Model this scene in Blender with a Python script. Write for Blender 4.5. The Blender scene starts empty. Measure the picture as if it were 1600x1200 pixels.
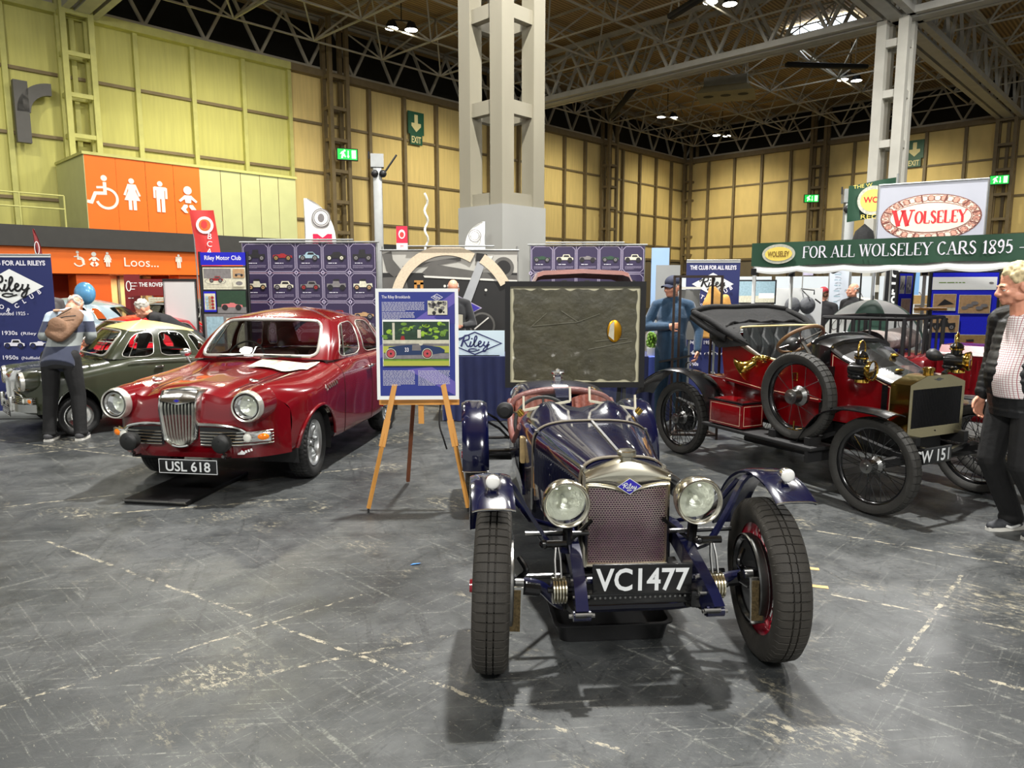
import bpy, bmesh, math, random
from mathutils import Vector, Matrix, Euler
random.seed(7)
SC = bpy.context.scene
COL = SC.collection
PI = math.pi
R = math.radians
def V(*a): return Vector(a)

# ------------------------------------------------------------------ camera
cam_d = bpy.data.cameras.new('camera'); cam = bpy.data.objects.new('camera', cam_d); COL.objects.link(cam)
cam_d.sensor_width = 36.0; cam_d.lens = 36.0 * 1109 / 1600; cam_d.clip_end = 300
cam.location = (0, 0, 1.62); cam.rotation_euler = (R(90 - 7.7), 0, 0)
SC.camera = cam
# ------------------------------------------------------------------ world, exposure
W = bpy.data.worlds.new('World'); SC.world = W; W.use_nodes = True
W.node_tree.nodes['Background'].inputs[0].default_value = (0.80, 0.82, 0.80, 1)
W.node_tree.nodes['Background'].inputs[1].default_value = 0.85
SC.view_settings.view_transform = 'Standard'; SC.view_settings.look = 'None'
SC.view_settings.gamma = 1; SC.view_settings.use_curve_mapping = False
SC.view_settings.exposure = -0.36
# ------------------------------------------------------------------ the hall's lamps and an added front fill
def area(loc, energy, size=1.4, col=(1, .98, .94), aim=None, spread=180):
    l = bpy.data.lights.new('lamp', 'AREA'); l.shape = 'DISK'; l.size = size; l.energy = energy; l.color = col; l.spread = R(spread)
    o = bpy.data.objects.new('lamp', l); COL.objects.link(o); o.location = loc
    if aim is not None: o.rotation_euler = (Vector(aim) - Vector(loc)).to_track_quat('-Z', 'Y').to_euler()
    return o
area((1.1, 7.4, 12.6), 4800, .5)
area((-8.5, 14.5, 12.6), 1100, 1.2)
area((9.5, 15.5, 12.6), 1300, 1.2)
area((4.5, 9.0, 12.6), 1100, 1.6)
area((-9.0, 6.5, 12.6), 800, 1.6)
area((-4.5, -7.0, 9.5), 1500, 2.0, aim=(-2, 6, .8))  # fill pair added behind the camera to brighten camera-facing surfaces
area((5.0, -7.0, 9.5), 1500, 2.0, aim=(3, 6, .8))  # second of the added fill pair
area((15, 22, 12.6), 1800, 1.4)
area((2, 26, 12.6), 1900, 1.4)
area((-9.0, 23.5, 12.6), 1300, 1.4, (1, .95, .72))
# added wall-wash spots
def wash(x, y, z, ax, ay, az, e, col, sz=70):
    l = bpy.data.lights.new('added_wash_spot', 'SPOT'); l.energy = e; l.spot_size = R(sz); l.spot_blend = .9; l.shadow_soft_size = .35; l.color = col
    o = bpy.data.objects.new('added_wash_spot', l); COL.objects.link(o); o.location = (x, y, z)
    o.rotation_euler = (V(ax, ay, az) - V(x, y, z)).to_track_quat('-Z', 'Y').to_euler()

# ------------------------------------------------------------------ materials
def lin(c):
    def g(x):
        x = x / 255.0
        return x / 12.92 if x <= .04045 else ((x + .055) / 1.055) ** 2.4
    return (g(c[0]), g(c[1]), g(c[2]), 1)
MATS = {}
def mat(name, rgb=(128, 128, 128), rough=.5, metal=0, coat=0, emit=0, noise=None, bump=None, spec=.5, sheen=0, trans=0, coatr=.03):
    if name in MATS: return MATS[name]
    m = bpy.data.materials.new(name); m.use_nodes = True; MATS[name] = m
    nt = m.node_tree; b = nt.nodes['Principled BSDF']
    b.inputs['Base Color'].default_value = lin(rgb); b.inputs['Roughness'].default_value = rough
    b.inputs['Metallic'].default_value = metal; b.inputs['Coat Weight'].default_value = coat; b.inputs['Coat Roughness'].default_value = coatr
    b.inputs['Specular IOR Level'].default_value = spec; b.inputs['Sheen Weight'].default_value = sheen
    b.inputs['Transmission Weight'].default_value = trans
    if emit:
        b.inputs['Emission Color'].default_value = lin(rgb); b.inputs['Emission Strength'].default_value = emit
    if noise or bump:
        tc = nt.nodes.new('ShaderNodeTexCoord')
    if noise:
        sc, amt = noise[0], noise[1]
        mp = nt.nodes.new('ShaderNodeMapping'); nt.links.new(tc.outputs['Object'], mp.inputs[0])
        if len(noise) > 2: mp.inputs['Scale'].default_value = noise[2]
        n = nt.nodes.new('ShaderNodeTexNoise'); n.inputs['Scale'].default_value = sc; n.inputs['Detail'].default_value = 5
        nt.links.new(mp.outputs[0], n.inputs['Vector'])
        r = nt.nodes.new('ShaderNodeMapRange'); r.inputs[1].default_value = .3; r.inputs[2].default_value = .7
        r.inputs[3].default_value = 1 - amt; r.inputs[4].default_value = 1 + amt * .5
        nt.links.new(n.outputs[0], r.inputs[0])
        hs = nt.nodes.new('ShaderNodeHueSaturation'); hs.inputs['Color'].default_value = lin(rgb)
        nt.links.new(r.outputs[0], hs.inputs['Value']); nt.links.new(hs.outputs[0], b.inputs['Base Color'])
    if bump:
        n2 = nt.nodes.new('ShaderNodeTexNoise'); n2.inputs['Scale'].default_value = bump[0]; n2.inputs['Detail'].default_value = 4
        mp2 = nt.nodes.new('ShaderNodeMapping'); nt.links.new(tc.outputs['Object'], mp2.inputs[0])
        if len(bump) > 2: mp2.inputs['Scale'].default_value = bump[2]
        nt.links.new(mp2.outputs[0], n2.inputs['Vector'])
        bp = nt.nodes.new('ShaderNodeBump'); bp.inputs['Strength'].default_value = bump[1]; bp.inputs['Distance'].default_value = .02
        nt.links.new(n2.outputs[0], bp.inputs['Height']); nt.links.new(bp.outputs[0], b.inputs['Normal'])
    return m
def glass(name, tint=(235, 240, 238), refl=1.0):
    if name in MATS: return MATS[name]
    m = bpy.data.materials.new(name); m.use_nodes = True; MATS[name] = m
    nt = m.node_tree; nt.nodes.clear()
    o = nt.nodes.new('ShaderNodeOutputMaterial'); t = nt.nodes.new('ShaderNodeBsdfTransparent'); g = nt.nodes.new('ShaderNodeBsdfGlossy')
    t.inputs[0].default_value = lin(tint); g.inputs['Roughness'].default_value = .02
    f = nt.nodes.new('ShaderNodeFresnel'); f.inputs[0].default_value = 1.5
    mu = nt.nodes.new('ShaderNodeMath'); mu.operation = 'MULTIPLY'; mu.inputs[1].default_value = refl; mu.use_clamp = True
    mx = nt.nodes.new('ShaderNodeMixShader')
    nt.links.new(f.outputs[0], mu.inputs[0]); nt.links.new(mu.outputs[0], mx.inputs[0])
    nt.links.new(t.outputs[0], mx.inputs[1]); nt.links.new(g.outputs[0], mx.inputs[2]); nt.links.new(mx.outputs[0], o.inputs[0])
    return m
CHROME = mat('chrome', (240, 240, 236), .16, 1, noise=(3, .05))
STEEL = mat('bare_steel', (150, 150, 148), .3, 1, noise=(20, .15))
ALLOY = mat('cast_alloy', (196, 198, 198), .32, .85, noise=(15, .08))
BRASS = mat('polished_brass', (214, 176, 84), .12, 1, noise=(6, .06))
NICKEL = mat('polished_nickel', (230, 224, 204), .18, 1, noise=(5, .05))
BLACK = mat('black_paint', (14, 14, 15), .22, 0, .4, noise=(5, .1))
MATTBLK = mat('matt_black', (20, 20, 21), .65, noise=(12, .2))
RUBBER = mat('tyre_rubber', (50, 47, 42), .72, noise=(25, .18), bump=(140, .12))
WHITE = mat('white_paint', (232, 232, 228), .5, noise=(4, .03))
SILVER = mat('silver_letter', (215, 218, 218), .45, .0, noise=(8, .05))
SKIN = mat('skin', (214, 150, 122), .5, noise=(14, .1), bump=(60, .15))
LEATHER = mat('brown_strap', (92, 84, 70), .75, noise=(20, .15))
LENS = glass('clear_glass', (240, 243, 240), 1.2)
AMBER = mat('amber_lens', (250, 130, 10), .15, 0, .6, noise=(20, .1))

# ------------------------------------------------------------------ mesh builder
_txt = {}
def text_geo(s, bold=0.0, shear=0.0, space=1.0):
    k = (s, bold, shear, space)
    if k in _txt: return _txt[k]
    c = bpy.data.curves.new('t', 'FONT'); c.body = s; c.offset = bold; c.shear = shear; c.fill_mode = 'FRONT'; c.space_character = space
    c.resolution_u = 3
    o = bpy.data.objects.new('t', c); COL.objects.link(o)
    dg = bpy.context.evaluated_depsgraph_get(); me = o.evaluated_get(dg).to_mesh()
    vs = [v.co.copy() for v in me.vertices]; fs = [tuple(p.vertices) for p in me.polygons]
    o.evaluated_get(dg).to_mesh_clear(); bpy.data.objects.remove(o); bpy.data.curves.remove(c)
    x0 = min(v.x for v in vs); x1 = max(v.x for v in vs); y0 = min(v.y for v in vs); y1 = max(v.y for v in vs)
    _txt[k] = (vs, fs, x0, x1, y0, y1); return _txt[k]

class MB:
    def __init__(s, m=None): s.v = []; s.f = []; s.fm = []; s.mats = []; s.cur = 0; s.xf = None; s.use(m or WHITE)
    def use(s, m):
        if m not in s.mats: s.mats.append(m)
        s.cur = s.mats.index(m); return s
    def add(s, vs, fs):
        b = len(s.v)
        if s.xf is not None: vs = [s.xf @ Vector(v) for v in vs]
        s.v += [tuple(v) for v in vs]
        for f in fs: s.f.append(tuple(b + i for i in f)); s.fm.append(s.cur)
        return s
    def box(s, c, d, rot=None):
        M = Matrix.Translation(c) @ (rot.to_matrix().to_4x4() if isinstance(rot, Euler) else (rot.to_4x4() if rot is not None else Matrix()))
        vs = [M @ V(x * d[0] / 2, y * d[1] / 2, z * d[2] / 2) for x in (-1, 1) for y in (-1, 1) for z in (-1, 1)]
        return s.add(vs, [(0, 1, 3, 2), (4, 6, 7, 5), (0, 4, 5, 1), (2, 3, 7, 6), (0, 2, 6, 4), (1, 5, 7, 3)])
    def bb(s, x0, x1, y0, y1, z0, z1): return s.box(((x0 + x1) / 2, (y0 + y1) / 2, (z0 + z1) / 2), (x1 - x0, y1 - y0, z1 - z0))
    def rbox(s, c, d, r=.01, rot=None, seg=2):
        bm = bmesh.new(); bmesh.ops.create_cube(bm, size=1)
        for v in bm.verts: v.co = V(v.co.x * d[0], v.co.y * d[1], v.co.z * d[2])
        bmesh.ops.bevel(bm, geom=list(bm.edges), offset=min(r, min(d) * .45), segments=seg, profile=.5, affect='EDGES')
        M = Matrix.Translation(c) @ (rot.to_matrix().to_4x4() if rot is not None else Matrix())
        bm.verts.index_update()
        s.add([M @ v.co for v in bm.verts], [tuple(v.index for v in f.verts) for f in bm.faces]); bm.free(); return s
    def bar(s, a, b, w, h=None, up=(0, 0, 1)):
        a = Vector(a); b = Vector(b); h = h or w; d = (b - a)
        if d.length < 1e-6: return s
        d.normalize(); u = Vector(up)
        if abs(d.dot(u)) > .98: u = V(1, 0, 0)
        x = d.cross(u).normalized(); y = x.cross(d)
        vs = [p + x * (i * w / 2) + y * (j * h / 2) for p in (a, b) for i, j in ((-1, -1), (1, -1), (1, 1), (-1, 1))]
        return s.add(vs, [(3, 2, 1, 0), (4, 5, 6, 7), (0, 1, 5, 4), (1, 2, 6, 5), (2, 3, 7, 6), (3, 0, 4, 7)])
    def tube(s, pts, r, n=8, closed=False, caps=True):
        pts = [Vector(p) for p in pts]; k = len(pts); rr = r if isinstance(r, (list, tuple)) else [r] * k
        vs = []; x = None
        for i, p in enumerate(pts):
            if closed: d = pts[(i + 1) % k] - pts[i - 1]
            else: d = pts[min(i + 1, k - 1)] - pts[max(i - 1, 0)]
            if d.length < 1e-9: d = V(0, 0, 1)
            d.normalize()
            if x is None:
                x = d.orthogonal().normalized()
            else:
                x = (x - d * x.dot(d))
                x = x.normalized() if x.length > 1e-6 else d.orthogonal().normalized()
            y = d.cross(x)
            for j in range(n):
                a = 2 * PI * j / n; vs.append(p + (x * math.cos(a) + y * math.sin(a)) * rr[i])
        fs = []
        for i in range(k if closed else k - 1):
            i2 = (i + 1) % k
            for j in range(n):
                j2 = (j + 1) % n; fs.append((i * n + j, i * n + j2, i2 * n + j2, i2 * n + j))
        if caps and not closed:
            fs.append(tuple(range(n - 1, -1, -1))); fs.append(tuple((k - 1) * n + j for j in range(n)))
        return s.add(vs, fs)
    def cyl(s, a, b, r, r2=None, n=16): return s.tube([a, b], [r, r if r2 is None else r2], n)
    def strap(s, pts, w, t, side):
        """flat ribbon of width w along pts; side = width direction (vector or list)"""
        pts = [Vector(p) for p in pts]; k = len(pts); vs = []
        for i, p in enumerate(pts):
            d = (pts[min(i + 1, k - 1)] - pts[max(i - 1, 0)]).normalized()
            u = Vector(side[i] if isinstance(side, list) else side); u = (u - d * u.dot(d)).normalized(); nrm = u.cross(d)
            for a, b in ((-1, -1), (1, -1), (1, 1), (-1, 1)): vs.append(p + u * (a * w / 2) + nrm * (b * t / 2))
        fs = []
        for i in range(k - 1):
            for j in range(4): fs.append((i * 4 + j, i * 4 + (j + 1) % 4, i * 4 + 4 + (j + 1) % 4, i * 4 + 4 + j))
        fs += [(3, 2, 1, 0), tuple(k * 4 - 4 + j for j in range(4))]
        return s.add(vs, fs)
    def lathe(s, prof, o=(0, 0, 0), ax=(0, 0, 1), n=32, a0=0, a1=2 * PI):
        o = Vector(o); d = Vector(ax).normalized(); x = d.orthogonal().normalized(); y = d.cross(x); full = abs(a1 - a0 - 2 * PI) < 1e-6
        vs = []; m = n if full else n + 1
        for r, h in prof:
            for j in range(m):
                a = a0 + (a1 - a0) * j / n; vs.append(o + d * h + (x * math.cos(a) + y * math.sin(a)) * max(r, 1e-5))
        fs = []
        for i in range(len(prof) - 1):
            for j in range(n):
                j2 = (j + 1) % m; fs.append((i * m + j, i * m + j2, (i + 1) * m + j2, (i + 1) * m + j))
        return s.add(vs, fs)
    def ball(s, c, r, n=16, m=10, M=None):
        r = (r, r, r) if not isinstance(r, (tuple, list)) else r
        vs = []; fs = []
        for i in range(m + 1):
            t = PI * i / m
            for j in range(n):
                p = 2 * PI * j / n; w = V(r[0] * math.sin(t) * math.cos(p), r[1] * math.sin(t) * math.sin(p), r[2] * math.cos(t))
                if M is not None: w = M @ w
                vs.append(Vector(c) + w)
        for i in range(m):
            for j in range(n): fs.append((i * n + j, (i + 1) * n + j, (i + 1) * n + (j + 1) % n, i * n + (j + 1) % n))
        return s.add(vs, fs)
    def prism(s, poly, M, t):
        """poly: 2D points; M maps (x,y,0..t)"""
        n = len(poly); vs = [M @ V(p[0], p[1], 0) for p in poly] + [M @ V(p[0], p[1], t) for p in poly]
        fs = [tuple(range(n - 1, -1, -1)), tuple(range(n, 2 * n))] + [(i, (i + 1) % n, n + (i + 1) % n, n + i) for i in range(n)]
        return s.add(vs, fs)
    def loft(s, secs, closed=True, caps=True):
        n = len(secs[0]); vs = [p for q in secs for p in q]; fs = []
        for i in range(len(secs) - 1):
            for j in range(n if closed else n - 1):
                j2 = (j + 1) % n; fs.append((i * n + j, i * n + j2, (i + 1) * n + j2, (i + 1) * n + j))
        if caps and closed: fs += [tuple(range(n - 1, -1, -1)), tuple((len(secs) - 1) * n + j for j in range(n))]
        return s.add(vs, fs)
    def grid(s, fn, nu, nv):
        vs = [fn(i / nu, j / nv) for i in range(nu + 1) for j in range(nv + 1)]
        fs = [(i * (nv + 1) + j, (i + 1) * (nv + 1) + j, (i + 1) * (nv + 1) + j + 1, i * (nv + 1) + j + 1) for i in range(nu) for j in range(nv)]
        return s.add(vs, fs)
    def build(s, name, parent=None, loc=None, rot=None, sharp=35, merge=0.0, mods=None):
        me = bpy.data.meshes.new(name)
        me.from_pydata(s.v, [], s.f); 
        for m in s.mats: me.materials.append(m)
        me.polygons.foreach_set('material_index', s.fm)
        me.validate(clean_customdata=False)
        bm = bmesh.new(); bm.from_mesh(me)
        if merge: bmesh.ops.remove_doubles(bm, verts=bm.verts, dist=merge)
        bmesh.ops.recalc_face_normals(bm, faces=bm.faces) if merge else None
        bm.to_mesh(me); bm.free()
        me.polygons.foreach_set('use_smooth', [True] * len(me.polygons))
        me.set_sharp_from_angle(angle=R(sharp))
        o = bpy.data.objects.new(name, me); COL.objects.link(o)
        if parent is not None: o.parent = parent
        if loc is not None: o.location = loc
        if rot is not None: o.rotation_euler = rot
        return o

def tag(o, label=None, cat=None, group=None, kind=None):
    if label: o['label'] = label
    if cat: o['category'] = cat
    if group: o['group'] = group
    if kind: o['kind'] = kind
    return o
def thing(name, label, cat, loc=(0, 0, 0), rz=0, group=None):
    o = bpy.data.objects.new(name, None); COL.objects.link(o); o.empty_display_size = .1
    o.location = loc; o.rotation_euler = (0, 0, rz)
    return tag(o, label, cat, group)
def kids(o): return [c for c in COL.objects if c.parent == o]
def copy_tree(o, parent=None):
    c = o.copy(); COL.objects.link(c)
    if parent is not None: c.parent = parent
    for ch in kids(o): copy_tree(ch, c)
    return c
def struct(o): o['kind'] = 'structure'; return o

def cr(p, t):
    """Catmull-Rom through list p, t in 0..len-1"""
    n = len(p); i = min(int(t), n - 2); u = t - i
    a = p[max(i - 1, 0)] if i > 0 else p[0] * 2 - p[1]
    b = p[i]; c = p[i + 1]; d = p[i + 2] if i + 2 < n else p[n - 1] * 2 - p[n - 2]
    return .5 * ((2 * b) + (c - a) * u + (2 * a - 5 * b + 4 * c - d) * u * u + (3 * b - a - 3 * c + d) * u * u * u)
def curve(pts, k=8):
    p = [Vector(q) for q in pts]; return [cr(p, i / k) for i in range((len(p) - 1) * k + 1)]
def arc(c, r, a0, a1, n, x=(1, 0, 0), y=(0, 0, 1)):
    c = Vector(c); x = Vector(x); y = Vector(y)
    return [c + (x * math.cos(a0 + (a1 - a0) * i / n) + y * math.sin(a0 + (a1 - a0) * i / n)) * r for i in range(n + 1)]

class Sign:
    """draws flat artwork in layers on a plane: o = origin, x / y = unit axes, normal = x cross y"""
    def __init__(s, mb, o, x=(1, 0, 0), y=(0, 0, 1), step=.0008):
        s.mb = mb; s.o = Vector(o); s.x = Vector(x); s.y = Vector(y); s.n = s.x.cross(s.y).normalized(); s.step = step; s.l = 0
    def p(s, x, y): return s.o + s.x * x + s.y * y + s.n * (s.l * s.step)
    def poly(s, pts, m, up=1):
        s.l += up; s.mb.use(m); s.mb.add([s.p(*q) for q in pts], [tuple(range(len(pts)))]); return s
    def rect(s, x0, y0, x1, y1, m, up=1): return s.poly([(x0, y0), (x1, y0), (x1, y1), (x0, y1)], m, up)
    def disc(s, cx, cy, rx, m, ry=None, n=24, up=1):
        ry = ry or rx; return s.poly([(cx + rx * math.cos(2 * PI * i / n), cy + ry * math.sin(2 * PI * i / n)) for i in range(n)], m, up)
    def stroke(s, pts, w, m, closed=False, up=1):
        s.l += up; s.mb.use(m); k = len(pts); L = []; P = [V(q[0], q[1]) for q in pts]
        for i in range(k):
            a = P[i - 1] if (closed or i > 0) else P[i]; b = P[(i + 1) % k] if (closed or i < k - 1) else P[i]
            d1 = (P[i] - a); d2 = (b - P[i])
            d1 = d1.normalized() if d1.length > 1e-9 else d2.normalized(); d2 = d2.normalized() if d2.length > 1e-9 else d1
            t = (d1 + d2); t = t.normalized() if t.length > 1e-6 else d1
            nn = V(-t.y, t.x); sc = 1 / max(.4, nn.dot(V(-d1.y, d1.x)))
            ww = (w[i] if isinstance(w, (list, tuple)) else w) / 2 * min(sc, 2)
            L.append((P[i] + nn * ww, P[i] - nn * ww))
        vs = []; 
        for a, b in L: vs += [s.p(b.x, b.y), s.p(a.x, a.y)]
        fs = [(2 * i, 2 * ((i + 1) % k), 2 * ((i + 1) % k) + 1, 2 * i + 1) for i in range(k if closed else k - 1)]
        s.mb.add(vs, fs); return s
    def ring(s, cx, cy, rx, w, m, ry=None, n=32, up=1):
        ry = ry or rx; return s.stroke([(cx + rx * math.cos(2 * PI * i / n), cy + ry * math.sin(2 * PI * i / n)) for i in range(n)], w, m, True, up)
    def text(s, t, x, y, h, m, w=None, align='l', bold=0.0, shear=0.0, rot=0, up=1, space=1.0):
        vs, fs, x0, x1, y0, y1 = text_geo(t, bold, shear, space); s.l += up; s.mb.use(m)
        k = h / .69; kx = k if w is None else w / (x1 - x0)
        wid = (x1 - x0) * kx; ox = {'l': 0, 'c': -wid / 2, 'r': -wid}[align]; ca, sa = math.cos(rot), math.sin(rot)
        out = []
        for q in vs:
            a = (q.x - x0) * kx + ox; b = q.y * k; out.append(s.p(x + a * ca - b * sa, y + a * sa + b * ca))
        s.mb.add(out, fs); return s
    def lines(s, x0, y1, x1, n, h, gap, m, seed=0):
        """small unreadable body copy as broken hairlines"""
        rr = random.Random(seed); s.l += 1
        for i in range(n):
            x = x0; end = x1 if i < n - 1 else x0 + (x1 - x0) * .55
            while x < end - h:
                ww = min(rr.uniform(1.2, 4.5) * h, end - x); y = y1 - i * gap
                s.poly([(x, y - h * .55), (x + ww, y - h * .55), (x + ww, y), (x, y)], m, 0); x += ww + h * .6
        return s
# ================================================================== THE HALL
HROT = R(-44); HM = Matrix.Translation((14.6, 61.8, 0)) @ Matrix.Rotation(HROT, 4, 'Z')
def hall(mb, name, parent=None, sharp=35):
    o = mb.build(name, parent, sharp=sharp)
    if parent is None: o.matrix_world = HM
    return struct(o)
YW = mat('beige_wall_panel', (226, 200, 132), .75, noise=(1.6, .10, (1, 5, .35)))
GW = mat('green_wall_panel', (196, 192, 116), .75, noise=(1.6, .09, (1, 5, .35)))
LOWW = mat('lower_wall_cladding', (128, 116, 94), .7, noise=(2, .12, (1, 9, .3)))
FRAMEG = mat('green_wall_steel', (192, 190, 116), .6, noise=(3, .12))
FRAMEB = mat('tan_wall_steel', (120, 104, 74), .6, noise=(3, .15))
COLP = mat('cream_steel_column', (134, 129, 112), .5, noise=(1.3, .12, (1, 1, .3)))
TRUSS = mat('grey_roof_steel', (172, 166, 150), .55, noise=(2, .15))
DARKGAP = mat('dark_gap', (16, 15, 14), .9, noise=(2, .2))

def floor_mat():
    m = bpy.data.materials.new('worn_grey_floor'); m.use_nodes = True; nt = m.node_tree; N = nt.nodes; L = nt.links; b = N['Principled BSDF']
    geo = N.new('ShaderNodeNewGeometry')
    def mapped(scale, rot=0):
        m0 = N.new('ShaderNodeMapping'); m0.inputs['Rotation'].default_value = (0, 0, rot); L.new(geo.outputs['Position'], m0.inputs[0]); mp = N.new('ShaderNodeMapping'); mp.inputs['Scale'].default_value = scale; L.new(m0.outputs[0], mp.inputs[0]); return mp.outputs[0]
    def noise(vec, sc, det=6, rough=.6):
        n = N.new('ShaderNodeTexNoise'); n.inputs['Scale'].default_value = sc; n.inputs['Detail'].default_value = det; n.inputs['Roughness'].default_value = rough; L.new(vec, n.inputs['Vector']); return n.outputs[0]
    def ramp(x, a, c, lo=0, hi=1):
        r = N.new('ShaderNodeMapRange'); r.inputs[1].default_value = a; r.inputs[2].default_value = c; r.inputs[3].default_value = lo; r.inputs[4].default_value = hi; L.new(x, r.inputs[0]); return r.outputs[0]
    def math2(op, x, y):
        q = N.new('ShaderNodeMath'); q.operation = op
        for i, k in enumerate((x, y)):
            if isinstance(k, (int, float)): q.inputs[i].default_value = k
            else: L.new(k, q.inputs[i])
        return q.outputs[0]
    def mix(f, c1, c2):
        q = N.new('ShaderNodeMix'); q.data_type = 'RGBA'; L.new(f, q.inputs[0])
        for i, k in ((6, c1), (7, c2)):
            if isinstance(k, tuple): q.inputs[i].default_value = k
            else: L.new(k, q.inputs[i])
        return q.outputs[2]
    P = mapped((1, 1, 1))
    c = mix(ramp(noise(P, .6, 6, .7), .40, .60), lin((42, 45, 46)), lin((76, 78, 78)))
    c = mix(ramp(noise(P, 5, 8, .8), .48, .66, 0, .75), c, lin((36, 38, 40)))
    fine = noise(P, 46, 6, .8)
    # scratches along the hall's two axes and traffic scuffs
    for rot, sc, th, colr, am in ((R(44), (1.0, 22, 1), .605, (130, 131, 123), .55), (R(-46), (.9, 26, 1), .605, (126, 126, 119), .5), (R(41), (1.4, 60, 1), .60, (116, 117, 112), .5), (R(-50), (1.4, 70, 1), .61, (114, 115, 111), .45), (R(-5), (1.5, 46, 1), .60, (134, 134, 126), .7), (R(75), (1.2, 18, 1), .585, (34, 36, 37), .8), (R(-62), (1.2, 16, 1), .585, (36, 38, 39), .8), (R(-20), (1.0, 14, 1), .585, (36, 38, 39), .7)):
        s = noise(mapped(sc, rot), 1.1, 5, .65); msk = math2('MULTIPLY', ramp(s, th, th + .05), ramp(fine, .44, .58))
        c = mix(math2('MULTIPLY', msk, am), c, lin(colr))
    # worn patches showing pale screed
    wear = math2('MULTIPLY', ramp(noise(P, 1.3, 4), .56, .66), ramp(noise(mapped((1, 2.2, 1), R(44)), 15, 8, .8), .52, .57))
    c = mix(math2('MULTIPLY', wear, .6), c, lin((170, 162, 138)))
    spk = ramp(noise(mapped((1, 2.5, 1), R(44)), 30, 5, .7), .645, .67); c = mix(math2('MULTIPLY', spk, .55), c, lin((168, 163, 146)))
    sx = N.new('ShaderNodeSeparateXYZ'); L.new(geo.outputs['Position'], sx.inputs[0]); X, Y = sx.outputs[0], sx.outputs[1]
    brk = ramp(noise(P, 14, 8, .8), .49, .55); wob = math2('MULTIPLY', math2('SUBTRACT', noise(P, 9, 6, .7), .5), .05)
    for (x0, y0), (x1, y1), w in FLOOR_LINES:
        dx, dy = x1 - x0, y1 - y0; ln = math.hypot(dx, dy); dx /= ln; dy /= ln
        t = math2('ADD', math2('MULTIPLY', math2('SUBTRACT', X, x0), dx), math2('MULTIPLY', math2('SUBTRACT', Y, y0), dy))
        d = math2('ABSOLUTE', math2('ADD', math2('SUBTRACT', math2('MULTIPLY', math2('SUBTRACT', X, x0), dy), math2('MULTIPLY', math2('SUBTRACT', Y, y0), dx)), wob), 0)
        msk = math2('MULTIPLY', math2('LESS_THAN', d, w * .75), math2('MULTIPLY', math2('GREATER_THAN', t, 0), math2('LESS_THAN', t, ln)))
        c = mix(math2('MULTIPLY', math2('MULTIPLY', msk, brk), .62), c, lin((176, 168, 145)))
    L.new(c, b.inputs['Base Color'])
    L.new(ramp(noise(P, 3.5, 6), .35, .65, .30, .50), b.inputs['Roughness'])
    bp = N.new('ShaderNodeBump'); bp.inputs['Strength'].default_value = .25; bp.inputs['Distance'].default_value = .004; L.new(fine, bp.inputs['Height']); L.new(bp.outputs[0], b.inputs['Normal'])
    return m
FLOOR_LINES = [((-3.0, 4.4), (.4, 2.3), .013), ((-4.6, 4.75), (-1.1, 6.4), .016), ((-3.2, 4.9), (-1.6, 5.35), .02), ((1.9, 4.7), (3.6, 3.6), .012),
               ((1.75, 2.9), (2.6, 2.4), .016), ((1.5, 2.7), (2.6, 3.9), .014), ((-1.3, 2.7), (-.2, 3.2), .012), ((-8, 8.5), (-2.4, 6.2), .02), ((1.7, 3.6), (3.0, 2.9), .010), ((-2.2, 2.4), (-.8, 3.6), .010), ((-3.5, 7.6), (-7.5, 5.2), .02)]
mb = MB(floor_mat()); mb.add([(-60, -60, 0), (90, -60, 0), (90, 90, 0), (-60, 90, 0)], [(0, 1, 2, 3)]); struct(mb.build('floor'))
TAPE = mat('yellow_floor_tape', (188, 160, 104), .6, noise=(30, .25))
fl = bpy.data.objects['floor']
for (x, y, l, w, a) in ((1.66, 3.98, .26, .035, R(-17)), (1.62, 3.72, .22, .035, R(-17))):
    q = MB(TAPE).box((x, y, .001), (l, w, .002), Euler((0, 0, a))).build('tape_strip', fl); struct(q)

# ---- walls
def make_wall(name, along, length, split, roty):
    """panels in the plane of the wall, posts every 2.28 m, rails"""
    m = MB(YW)
    def quad(a0, a1, z0, z1, mm):
        m.use(mm)
        P = [(0, -a0, z0), (0, -a1, z0), (0, -a1, z1), (0, -a0, z1)] if along == 'y' else [(a1, 0, z0), (a0, 0, z0), (a0, 0, z1), (a1, 0, z1)]
        m.add(P, [(0, 1, 2, 3)])
    n = int(length / 2.28)
    for i in range(n):
        a0, a1 = i * 2.28, (i + 1) * 2.28; g = along == 'y' and a0 >= split - .1
        zs = [3.9, 5.0, 7.35, 9.7, 12.0]
        for k in range(4): quad(a0, a1, zs[k], zs[k + 1], GW if g else YW)
        quad(a0, a1, 0, 3.9, GW if g else LOWW)
    w = hall(m, name)
    for i in range(n + 1):
        a = i * 2.28; g = along == 'y' and a >= split - .1
        p = MB(FRAMEG if g else FRAMEB)
        if along == 'y': p.bb(0, .22, -a - .09, -a + .09, 0, 12.1)
        else: p.bb(a - .09, a + .09, -.22, 0, 0, 12.1)
        hall(p, 'post', w)
    for z, hgt in ((3.9, .18), (5.0, .12), (7.35, .12), (9.7, .12), (12.05, .32)):
        for g in (0, 1):
            if along == 'x' and g: continue
            lo, hi = (split, length) if g else (0, split if along == 'y' else length)
            p = MB((FRAMEG if z > 11 else FRAMEB) if g else FRAMEB)
            if along == 'y': p.bb(0, .12 if z < 12 else .4, -hi, -lo, z - hgt / 2, z + hgt / 2)
            else: p.bb(lo, hi, -.12 if z < 12 else -.4, 0, z - hgt / 2, z + hgt / 2)
            hall(p, 'rail', w)
    return w
wl = make_wall('wall_left', 'y', 72.96, 36.48, 0)
wr = make_wall('wall_right', 'x', 54.72, 0, 0)
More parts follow.
